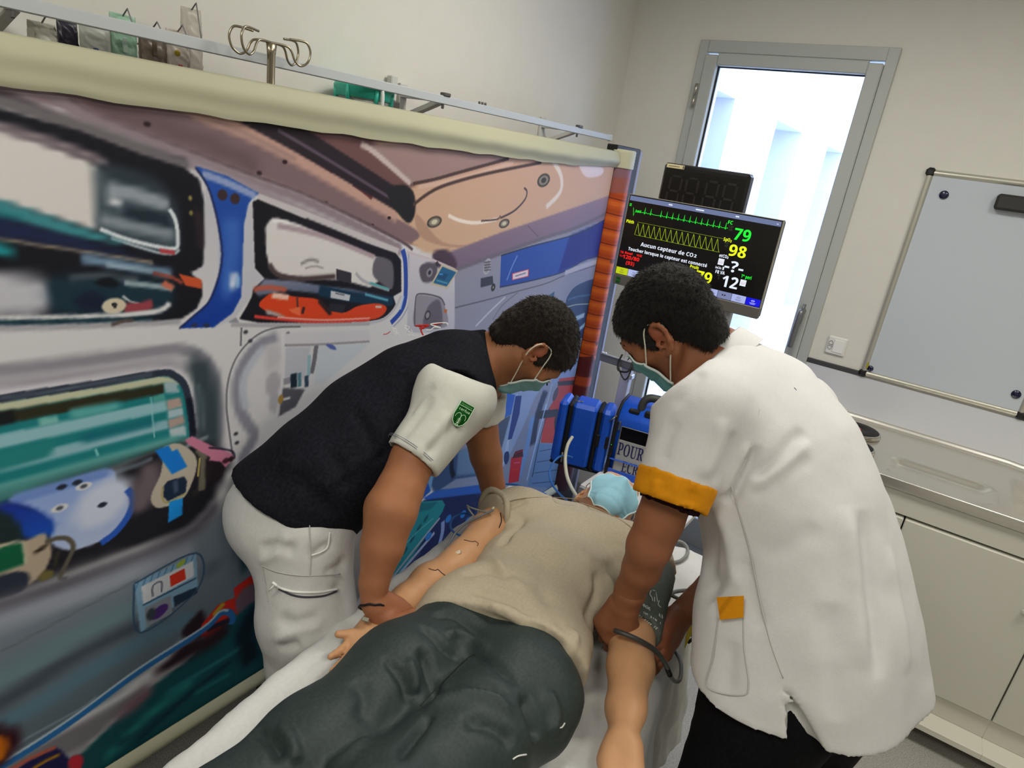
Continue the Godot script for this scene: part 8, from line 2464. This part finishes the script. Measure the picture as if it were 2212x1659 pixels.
func build_carer_white() -> void:
	var t := thing("person", "dark-haired person in a long white tunic with yellow trim holding the cuff", "person", Vector3(-0.05, 0, -1.2))
	var o := -t.position
	var lat := Vector3(0.16, -0.06, -0.98).normalized()
	var ea := Vector3(-0.4541, 1.5212, -1.3307)
	var cu := R_CAM * Vector3(-0.640, 0.764, -0.083)
	var cf := R_CAM * Vector3(-0.548, -0.529, -0.647)
	var hx := frame(ea + o, cu, cf)
	var sc := 0.99
	var s := Sdf.new()
	s.xf = hx * Transform3D(Basis.from_scale(Vector3.ONE * sc), Vector3.ZERO)
	s.sc = sc
	head_ops(s)
	s.xf = at(o)
	s.sc = 1.0
	s.cap(Vector3(-0.4268, 1.5005, -1.3827), Vector3(-0.3451, 1.4548, -1.3897), 0.064, 0.075, 0.03)
	s.cap(Vector3(-0.3451, 1.4548, -1.3897), Vector3(-0.2710, 1.3925, -1.3975), 0.08, 0.10, 0.04)
	s.cap(Vector3(-0.3156, 1.4147, -1.3291), Vector3(-0.3257, 1.4192, -1.2124), 0.06, 0.062, 0.04)
	s.cap(Vector3(-0.2790, 1.3995, -1.4953), Vector3(-0.2270, 1.3281, -1.6228), 0.06, 0.06, 0.04)
	s.chain([Vector3(-0.3232, 1.4180, -1.2010), Vector3(-0.3215, 1.2812, -1.1519), Vector3(-0.3230, 1.2021, -1.1307), Vector3(-0.3276, 1.1479, -1.1181), Vector3(-0.3352, 1.0857, -1.1313), Vector3(-0.3527, 1.0177, -1.1485), Vector3(-0.3585, 0.9836, -1.1496)], [0.062, 0.050, 0.045, 0.043, 0.038, 0.031, 0.029], 0.010)
	s.chain([Vector3(-0.2270, 1.3281, -1.6228), Vector3(-0.1954, 1.0695, -1.5109), Vector3(-0.2253, 0.9777, -1.4295), Vector3(-0.2552, 0.9199, -1.3621), Vector3(-0.2784, 0.8962, -1.3130)], [0.058, 0.048, 0.044, 0.036, 0.029], 0.010)
	var net := s.net(0.005)
	var h := Sdf.new()
	h.xf = at(o)
	h.cap(Vector3(-0.3504, 1.0105, -1.1470), Vector3(-0.3557, 0.9802, -1.1499), 0.033, 0.030, 0.01)
	var w := Vector3(-0.3554, 0.9793, -1.1497)
	hand_ops(h, w, Vector3(-0.3707, 0.9197, -1.1406) - w, Vector3(-0.3696, 1.0343, -1.0638) - Vector3(-0.3641, 0.9596, -1.1612), [0.5, 0.75, 0.8, 0.8, 0.8], Vector3(-0.3360, 0.9235, -1.1887) - w, 0.1, 0.98, -1.0)
	net = joined(net, h.net(0.003))
	h = Sdf.new()
	h.xf = at(o)
	h.cap(Vector3(-0.2611, 0.9155, -1.3504), Vector3(-0.2795, 0.8939, -1.3114), 0.035, 0.029, 0.01)
	w = Vector3(-0.2805, 0.8916, -1.3098)
	hand_ops(h, w, Vector3(-0.2744, 0.8605, -1.1823) - w, Vector3(-0.2205, 0.8911, -1.1972) - Vector3(-0.2770, 0.8757, -1.2430), [0.35, 0.30, 0.35, 0.4, 0.4], Vector3(-0.3169, 0.9077, -1.2813) - Vector3(-0.2852, 0.8914, -1.2818), 0.08, 1.0, -1.0)
	net = joined(net, h.net(0.003))
	var skin := Color(0.545, 0.35, 0.245)
	var red := Color(0.54, 0.25, 0.19)
	put("body", tinted(net, skin, [[hx * Vector3(0.085, 0.01, -0.01), 0.035, red, 0.5], [hx * Vector3(0.05, -0.06, 0.04), 0.05, Color(0.40, 0.25, 0.18), 0.5], [hx * Vector3(0.04, 0.042, 0.086), 0.014, Color(0.04, 0.03, 0.03), 0.8], [hx * Vector3(0.034, 0.016, 0.096), 0.010, Color(0.05, 0.03, 0.03), 0.7], [Vector3(-0.2801, 0.8852, -1.2451) + o, 0.06, red, 0.5]]), skin_mat(), t)
	hair_on(t, hx, sc, Color(0.050, 0.040, 0.032), 0.006, 18, 0.002)
	var st := begin()
	tube(st, smooth_path([hx * Vector3(0.016, 0.041, 0.095), hx * Vector3(0.034, 0.048, 0.091), hx * Vector3(0.056, 0.038, 0.074)], 5), 0.0045, 6, -1, 0.6)
	done("eyebrow", st, mat(Color(0.03, 0.02, 0.02), 0.9), t)
	st = begin()
	for k in 7:
		var q := hx * Vector3(0.026 + k * 0.003, 0.014, 0.099 - k * 0.0012)
		tube(st, PackedVector3Array([q, q + hx.basis * Vector3(0.001, -0.002, 0.009)]), 0.0008, 4)
	done("eyelashes", st, mat(Color(0.02, 0.02, 0.02), 0.8), t)
	var mk := mask_on(t, hx, sc, Color(0.42, 0.66, 0.68))
	for q in 2:
		var x: float = [-1.0, 1.0][q]
		strap(t, [mk[q * 2], hx * (Vector3(x * 0.081, 0.008, 0.028) * sc), hx * (Vector3(x * 0.083, 0.034, 0.006) * sc), hx * (Vector3(x * 0.079, 0.041, -0.010) * sc), hx * (Vector3(x * 0.085, 0.022, -0.036) * sc), hx * (Vector3(x * 0.086, -0.004, -0.030) * sc), hx * (Vector3(x * 0.081, -0.032, -0.008) * sc), hx * (Vector3(x * 0.068, -0.055, 0.020) * sc), mk[q * 2 + 1]])
	# ---- white tunic ----
	var c := Sdf.new()
	c.xf = at(o)
	# near sleeve
	c.cap(Vector3(-0.3178, 1.4218, -1.1934), Vector3(-0.3095, 1.2736, -1.1188), 0.084, 0.070, 0.04)
	c.cut(Vector3(-0.3106, 1.2851, -1.1266), Vector3(-0.3095, 1.2736, -1.1188) - Vector3(-0.3178, 1.4218, -1.1934), 0.003)
	c.chain([Vector3(-0.3318, 1.4454, -1.3940), Vector3(-0.2670, 1.3932, -1.4003), Vector3(-0.1925, 1.3132, -1.3824), Vector3(-0.1254, 1.2147, -1.3585), Vector3(-0.0661, 1.1018, -1.3301), Vector3(-0.0172, 0.9868, -1.3005), Vector3(0.0315, 0.8538, -1.2510)], [0.078, 0.118, 0.150, 0.160, 0.163, 0.170, 0.176], 0.06, lat, 1.22)
	c.cap(Vector3(-0.2895, 1.4260, -1.3624), Vector3(-0.3198, 1.4246, -1.2183), 0.085, 0.082, 0.05)
	c.cap(Vector3(-0.2603, 1.4053, -1.4968), Vector3(-0.2064, 1.3455, -1.6303), 0.085, 0.082, 0.05)
	c.cap(Vector3(-0.2076, 1.3344, -1.6250), Vector3(-0.1803, 1.1831, -1.5920), 0.08, 0.075, 0.05)
	# skirt: flares behind, hangs in front
	c.cap(Vector3(-0.0141, 1.1660, -1.4138), Vector3(0.1602, 0.9053, -1.3646), 0.055, 0.060, 0.10)
	c.cap(Vector3(-0.1457, 1.0550, -1.1740), Vector3(-0.0772, 0.8516, -1.0703), 0.065, 0.075, 0.09)
	c.cut(Vector3(0, 0.948, 0), Vector3(0.0, -1.0, 0.0), 0.004)
	c.cut(Vector3(-0.3694, 1.4828, -1.3986), Vector3(-0.4313, 1.5145, -1.3857) - Vector3(-0.3318, 1.4454, -1.3940), 0.003)
	# side slit
	c.cut_cap(Vector3(-0.0235, 1.0198, -1.0857), Vector3(0.0375, 0.9389, -1.0653), 0.008, 0.027, 0.003)
	var folds := [
		[[Vector3(-0.2020, 1.3922, -1.1908), Vector3(-0.1998, 1.3514, -1.1254), Vector3(-0.2045, 1.3008, -1.1016)], 0.010, -0.016],
		[[Vector3(-0.2147, 1.3958, -1.1844), Vector3(-0.2115, 1.3573, -1.1206), Vector3(-0.2166, 1.3123, -1.0989)], 0.012, 0.010],
		[[Vector3(-0.1444, 1.4267, -1.2657), Vector3(-0.1571, 1.3914, -1.1809), Vector3(-0.1867, 1.3496, -1.1329)], 0.012, -0.010],
		[[Vector3(-0.1310, 1.4079, -1.2663), Vector3(-0.1448, 1.3749, -1.1818), Vector3(-0.1772, 1.3312, -1.1311)], 0.013, 0.007],
		[[Vector3(-0.1185, 1.3806, -1.2628), Vector3(-0.1427, 1.3575, -1.1759), Vector3(-0.1769, 1.3192, -1.1264)], 0.011, -0.006],
		[[Vector3(-0.2610, 1.2286, -1.1365), Vector3(-0.2109, 1.1856, -1.0876), Vector3(-0.1708, 1.1421, -1.0696)], 0.030, -0.022],
		[[Vector3(-0.2281, 1.2730, -1.1254), Vector3(-0.1738, 1.2324, -1.0801), Vector3(-0.1440, 1.1810, -1.0524)], 0.018, 0.010],
		[[Vector3(-0.1554, 1.2376, -1.0687), Vector3(-0.1189, 1.1981, -1.0376), Vector3(-0.0844, 1.1554, -1.0165)], 0.013, -0.010],
		[[Vector3(-0.1382, 1.2094, -1.0677), Vector3(-0.1124, 1.1840, -1.0358), Vector3(-0.0897, 1.1620, -1.0159)], 0.012, 0.004],
		[[Vector3(-0.1296, 1.2510, -1.0777), Vector3(-0.0916, 1.2693, -1.1089), Vector3(-0.0662, 1.3034, -1.1637)], 0.018, -0.004],
		[[Vector3(-0.0112, 1.2893, -1.3293), Vector3(0.0489, 1.1691, -1.2796), Vector3(0.1080, 1.0312, -1.2220)], 0.018, -0.011],
		[[Vector3(-0.0372, 1.3061, -1.2826), Vector3(0.0210, 1.1998, -1.2125), Vector3(0.0726, 1.0886, -1.1364)], 0.022, 0.008],
		[[Vector3(0.0514, 1.2310, -1.3440), Vector3(0.1036, 1.1364, -1.3001), Vector3(0.1463, 1.0461, -1.2519)], 0.020, 0.006],
		[[Vector3(-0.1244, 1.1085, -1.0222), Vector3(-0.1063, 1.0557, -0.9867), Vector3(-0.0883, 0.9750, -0.9646)], 0.016, -0.008],
		[[Vector3(-0.0089, 1.1907, -1.1279), Vector3(0.0277, 1.1095, -1.0922), Vector3(0.0579, 1.0158, -1.0722)], 0.024, -0.006],
		[[Vector3(-0.3301, 1.4231, -1.0990), Vector3(-0.3283, 1.3859, -1.0723), Vector3(-0.3253, 1.3500, -1.0594)], 0.012, -0.006],
		[[Vector3(-0.2684, 1.4321, -1.1660), Vector3(-0.2523, 1.3904, -1.1089), Vector3(-0.2585, 1.3333, -1.0940)], 0.014, 0.007],
		[[Vector3(-0.2437, 1.4115, -1.1729), Vector3(-0.2308, 1.3781, -1.1172), Vector3(-0.2347, 1.3253, -1.1055)], 0.012, -0.007],
		[[Vector3(-0.3425, 1.4843, -1.2413), Vector3(-0.3459, 1.4576, -1.1907), Vector3(-0.3512, 1.4287, -1.1381)], 0.012, -0.006]]
	var cn := press(relax(c.net(0.0072), 1), onto(c, o, folds), 0.005, 4.5, 12)
	var white := cloth(Color(0.80, 0.795, 0.79), 10.0, 1.0, 0.9, 0.02)
	var coat := put("tunic", from_arrays(cn[0], cn[1]), white, t)
	# collar
	var ca := Vector3(-0.3508, 1.4674, -1.3976) + o
	var cy := (Vector3(-0.4177, 1.4991, -1.3878) - Vector3(-0.3318, 1.4454, -1.3940)).normalized()
	var cx := (lat - cy * lat.dot(cy)).normalized()
	st = begin()
	lathe(st, Transform3D(Basis(cx, cy, cx.cross(cy)), ca), [Vector2(0.096, -0.02), Vector2(0.088, 0.006), Vector2(0.082, 0.030), Vector2(0.079, 0.033), Vector2(0.076, 0.028), Vector2(0.078, 0.0)], 40)
	done("collar", st, white, coat)
	# seams
	var seam := mat(Color(0.70, 0.69, 0.68), 0.9)
	thin_line(coat, "side_seam", c, o, [Vector3(-0.2102, 1.3414, -1.1024), Vector3(-0.1760, 1.2922, -1.0908), Vector3(-0.1387, 1.2505, -1.0594), Vector3(-0.1043, 1.1987, -1.0344), Vector3(-0.0646, 1.1428, -1.0111), Vector3(-0.0306, 1.1068, -0.9925)], 0.0014, seam)
	thin_line(coat, "armhole_seam", c, o, [Vector3(-0.2259, 1.4449, -1.2476), Vector3(-0.2114, 1.4171, -1.1952), Vector3(-0.2061, 1.3788, -1.1453), Vector3(-0.2102, 1.3414, -1.1024)], 0.0012, seam)
	thin_line(coat, "pocket_outline", c, o, [Vector3(-0.1570, 1.1199, -1.0441), Vector3(-0.1430, 1.0612, -1.0161), Vector3(-0.1340, 1.0185, -0.9916), Vector3(-0.0813, 1.0357, -0.9940), Vector3(-0.0750, 1.0604, -0.9956), Vector3(-0.1005, 1.1100, -1.0127), Vector3(-0.1173, 1.1506, -1.0315)], 0.0012, seam)
	# yellow trims and the maroon undershirt
	var yellow := cloth(Color(0.80, 0.52, 0.06), 12.0, 1.0, 0.85, 0.04)
	var sa := Vector3(-0.3178, 1.4218, -1.1934)
	var sb := Vector3(-0.3095, 1.2736, -1.1188)
	var ax := (sb - sa).normalized()
	var y := Sdf.new()
	y.xf = at(o)
	y.cap(sa, sb + ax * 0.05, 0.0865, 0.0685, 0.02)
	y.cut(Vector3(-0.3118, 1.3016, -1.1339), -ax, 0.001)
	y.cut(Vector3(-0.3085, 1.2567, -1.1100), ax, 0.002)
	y.cut_cap(Vector3(-0.3076, 1.2462, -1.1024), Vector3(-0.3098, 1.2895, -1.1289), 0.061, 0.063, 0.003)
	var yn := press(y.net(0.0055), onto(y, o, [[[Vector3(-0.3220, 1.3222, -1.0500), Vector3(-0.3187, 1.2944, -1.0406)], 0.008, 0.006], [[Vector3(-0.2623, 1.3123, -1.0830), Vector3(-0.2616, 1.2882, -1.0734)], 0.012, -0.004]]), 0.003, 12.0, 4)
	put("yellow_cuff", from_arrays(yn[0], yn[1]), yellow, coat)
	var u := Sdf.new()
	u.xf = at(o)
	u.cap(Vector3(-0.3102, 1.2929, -1.1326), Vector3(-0.3087, 1.2309, -1.1141), 0.062, 0.056, 0.02)
	u.cut(Vector3(-0.3093, 1.2433, -1.1176), ax, 0.002)
	u.cut_cap(Vector3(-0.3102, 1.2198, -1.1149), Vector3(-0.3110, 1.2521, -1.1214), 0.050, 0.052, 0.003)
	var un := press(u.net(0.006), [], 0.003, 14.0, 4)
	put("maroon_undershirt", from_arrays(un[0], un[1]), cloth(Color(0.115, 0.018, 0.045), 12.0, 1.0, 0.9, 0.1), t)
	var pk := []
	for j in 7:
		var row := []
		for i in 9:
			var p0 := Vector3(-0.1750, 1.1357, -1.0768).lerp(Vector3(-0.1360, 1.1450, -1.1049), i / 8.0)
			var p1 := Vector3(-0.1581, 1.0986, -1.0721).lerp(Vector3(-0.1249, 1.1085, -1.0967), i / 8.0)
			var q := p0.lerp(p1, j / 6.0)
			var dir := (q - CAM).normalized()
			var v := q + o - dir * 0.2
			for k in 60:
				var f := c.value(v)
				if f < 0.011: break
				v += dir * f * 0.8
			row.append(v)
		pk.append(row)
	put("yellow_pocket_band", sheet(pk), yellow, coat)
	thin_line(coat, "pen_mark", c, o, [Vector3(-0.1852, 1.4856, -1.3021), Vector3(-0.1800, 1.4813, -1.3035)], 0.0015, mat(Color(0.05, 0.08, 0.35), 0.7))
	# ---- dark trousers and shoes ----
	var d := Sdf.new()
	d.xf = at(o)
	d.cap(Vector3(-0.0512, 0.9150, -1.1874), Vector3(0.0228, 0.8858, -1.3461), 0.12, 0.12, 0.05)
	d.chain([Vector3(-0.0474, 0.8876, -1.1660), Vector3(-0.075, 0.48, -1.06), Vector3(-0.06, 0.10, -1.06)], [0.115, 0.085, 0.068], 0.04)
	d.chain([Vector3(0.0365, 0.8691, -1.3477), Vector3(0.02, 0.48, -1.33), Vector3(0.04, 0.10, -1.33)], [0.115, 0.085, 0.068], 0.04)
	d.cut(Vector3(0, 0.045, -1.2), Vector3.DOWN, 0.004)
	var dn := press(d.net(0.010), [], 0.005, 8.0, 7)
	put("trousers", from_arrays(dn[0], dn[1]), cloth(Color(0.022, 0.022, 0.036), 12.0, 1.0, 0.85, 0.1), t)
	st = begin()
	tube(st, smooth_path([Vector3(0.0495, 0.9675, -1.1594) + o, Vector3(0.0915, 0.9468, -1.2393) + o, Vector3(0.1230, 0.9054, -1.3540) + o, Vector3(0.1420, 0.8754, -1.4408) + o], 5), 0.010, 8)
	done("shirt_tail", st, mat(Color(0.16, 0.02, 0.13), 0.9), t)
	for q in [Vector3(-0.085, 0, -1.06), Vector3(0.015, 0, -1.33)]: shoe(t, q + o, Vector3(-0.9, 0, -0.1), Color(0.80, 0.80, 0.80))
const R_CAM := Basis(Vector3(0.81360727, 0.14183857, -0.56384841), Vector3(-0.30014036, 0.93303895, -0.19837863), Vector3(0.49795479, 0.33063596, 0.80169875))
func cable(called: String, label: String, group: String, pts: Array, r: float, c: Color) -> Node3D:
	var st := begin()
	tube(st, smooth_path(pts, 8), r, 8)
	return tag(done(numbered(called), st, mat(c, 0.4)), label, "cable", group)
func build_cables() -> void:
	var blue := Color(0.08, 0.36, 0.66)
	var grey := Color(0.60, 0.60, 0.56)
	cable("cable", "thick pale cable curving down from the blue case's side pouch", "cables by the bed head", [Vector3(-0.9069, 0.9385, -1.9005), Vector3(-0.8992, 0.9217, -1.8609), Vector3(-0.8845, 0.8879, -1.8312), Vector3(-0.8487, 0.8555, -1.7902), Vector3(-0.8012, 0.8470, -1.7413), Vector3(-0.7378, 0.8670, -1.6642), Vector3(-0.7005, 0.8833, -1.6317)], 0.0060, Color(0.72, 0.72, 0.64))
	cable("cable", "thin blue cable looping left of the blue case", "cables by the bed head", [Vector3(-0.8898, 0.8689, -1.8949), Vector3(-0.9070, 0.8827, -1.8525), Vector3(-0.9124, 0.8708, -1.8068), Vector3(-0.9044, 0.8428, -1.7753), Vector3(-0.8675, 0.8255, -1.7412), Vector3(-0.8043, 0.8364, -1.6851), Vector3(-0.7618, 0.8545, -1.6441)], 0.0032, blue)
	cable("cable", "blue cable crossing behind the navy carer's far forearm", "cables by the bed head", [Vector3(-1.0122, 0.8117, -1.5458), Vector3(-0.9674, 0.8476, -1.5635), Vector3(-0.9194, 0.8706, -1.5654), Vector3(-0.8690, 0.8829, -1.5644), Vector3(-0.8267, 0.8913, -1.5566), Vector3(-0.7905, 0.8949, -1.5557)], 0.0032, blue)
	cable("cable", "coiled blue cable on the bed beside the mannequin's right shoulder", "cables by the bed head", [Vector3(-0.9024, 0.8884, -1.3962), Vector3(-0.9017, 0.8737, -1.3656), Vector3(-0.8908, 0.8663, -1.3444), Vector3(-0.9093, 0.8757, -1.3118), Vector3(-0.9177, 0.8692, -1.2790), Vector3(-0.9008, 0.8635, -1.2497), Vector3(-0.8695, 0.8658, -1.2327), Vector3(-0.8415, 0.8682, -1.2386), Vector3(-0.8390, 0.8749, -1.2678), Vector3(-0.8576, 0.8780, -1.3075)], 0.0030, blue)
	cable("cable", "thin pale wire bent beside the mannequin's right sleeve", "cables by the bed head", [Vector3(-0.8402, 0.9119, -1.2699), Vector3(-0.8629, 0.9228, -1.2728), Vector3(-0.8716, 0.9334, -1.2717), Vector3(-0.8582, 0.9352, -1.2683), Vector3(-0.8333, 0.9367, -1.2719), Vector3(-0.8026, 0.9459, -1.2698), Vector3(-0.7877, 0.9576, -1.2714)], 0.0022, grey)
	cable("cable", "grey wire running along the mannequin's right arm", "cables by the bed head", [Vector3(-0.7877, 0.9576, -1.2714), Vector3(-0.8071, 0.9421, -1.2406), Vector3(-0.8313, 0.9192, -1.2160), Vector3(-0.8392, 0.9014, -1.1913), Vector3(-0.8288, 0.8921, -1.1565), Vector3(-0.8176, 0.8905, -1.1254)], 0.0030, Color(0.42, 0.43, 0.45))
	cable("cable", "grey cable loop on the sheet by the white tunic's front edge", "cables right of the mannequin", [Vector3(-0.4365, 0.8180, -1.6197), Vector3(-0.4115, 0.8180, -1.6270), Vector3(-0.3906, 0.8180, -1.6552), Vector3(-0.3868, 0.8180, -1.7042), Vector3(-0.4002, 0.8200, -1.7392), Vector3(-0.4258, 0.8200, -1.7534), Vector3(-0.4513, 0.8180, -1.7374), Vector3(-0.4657, 0.8180, -1.7078)], 0.0048, Color(0.50, 0.50, 0.47))
	cable("cable", "grey cable arching from the cuff towards the white carer's hand", "cables right of the mannequin", [Vector3(-0.3251, 0.9233, -1.2951), Vector3(-0.3199, 0.9213, -1.3225), Vector3(-0.3137, 0.9107, -1.3719), Vector3(-0.2954, 0.8951, -1.4267), Vector3(-0.2743, 0.8755, -1.4816)], 0.0048, Color(0.50, 0.50, 0.47))
	cable("cable", "grey cable lying behind the cuff", "cables right of the mannequin", [Vector3(-0.3423, 0.9057, -1.3521), Vector3(-0.3293, 0.8904, -1.3787), Vector3(-0.3090, 0.8773, -1.3985), Vector3(-0.2947, 0.8631, -1.4139)], 0.0046, Color(0.50, 0.50, 0.47))
	cable("cable", "pale cable loop hanging beyond the bed edge beside the tunic", "cables right of the mannequin", [Vector3(-0.2633, 0.8503, -1.5030), Vector3(-0.2451, 0.8282, -1.5052), Vector3(-0.2380, 0.8030, -1.4992), Vector3(-0.2395, 0.7763, -1.4873), Vector3(-0.2528, 0.7556, -1.4705), Vector3(-0.2612, 0.7558, -1.4529), Vector3(-0.2759, 0.7822, -1.4421)], 0.0036, Color(0.58, 0.58, 0.56))
	var st := begin()
	tube(st, PackedVector3Array([Vector3(-0.2530, 0.7679, -1.4692), Vector3(-0.2628, 0.7541, -1.4449), Vector3(-0.2674, 0.7496, -1.4340)]), 0.0042, 8)
	done("dark_sleeve", st, mat(Color(0.15, 0.15, 0.16), 0.5), get_node("cable_009") if has_node("cable_009") else null)
	# yellow tag folded over the cable, and small white tags
	st = begin(false)
	var q := [Vector3(-0.2769, 0.8028, -1.4376), Vector3(-0.2674, 0.8109, -1.4593), Vector3(-0.2657, 0.7743, -1.4327), Vector3(-0.2668, 0.7466, -1.4082), Vector3(-0.2733, 0.7791, -1.4175)]
	for k in [[0, 1, 2], [0, 2, 4], [4, 2, 3]]:
		tri(st, q[k[0]], q[k[1]], q[k[2]])
		tri(st, q[k[0]] + Vector3(0.001, 0, 0.001), q[k[2]] + Vector3(0.001, 0, 0.001), q[k[1]] + Vector3(0.001, 0, 0.001))
	tag(done("yellow_tag", st, mat(Color(0.85, 0.75, 0.02), 0.6)), "yellow folded tag hanging on the pale cable below the white carer's forearm", "tag")
	st = begin(false)
	beam(st, Vector3(-0.2612, 0.7992, -1.4707), Vector3(-0.2588, 0.8133, -1.4781), 0.008, 0.003)
	beam(st, Vector3(-0.2701, 0.8011, -1.4635), Vector3(-0.2571, 0.7988, -1.4731), 0.006, 0.003)
	tag(done("white_clip", st, mat(Color(0.86, 0.86, 0.84), 0.5)), "small white plastic clip on the pale cable beside the yellow tag", "clip")
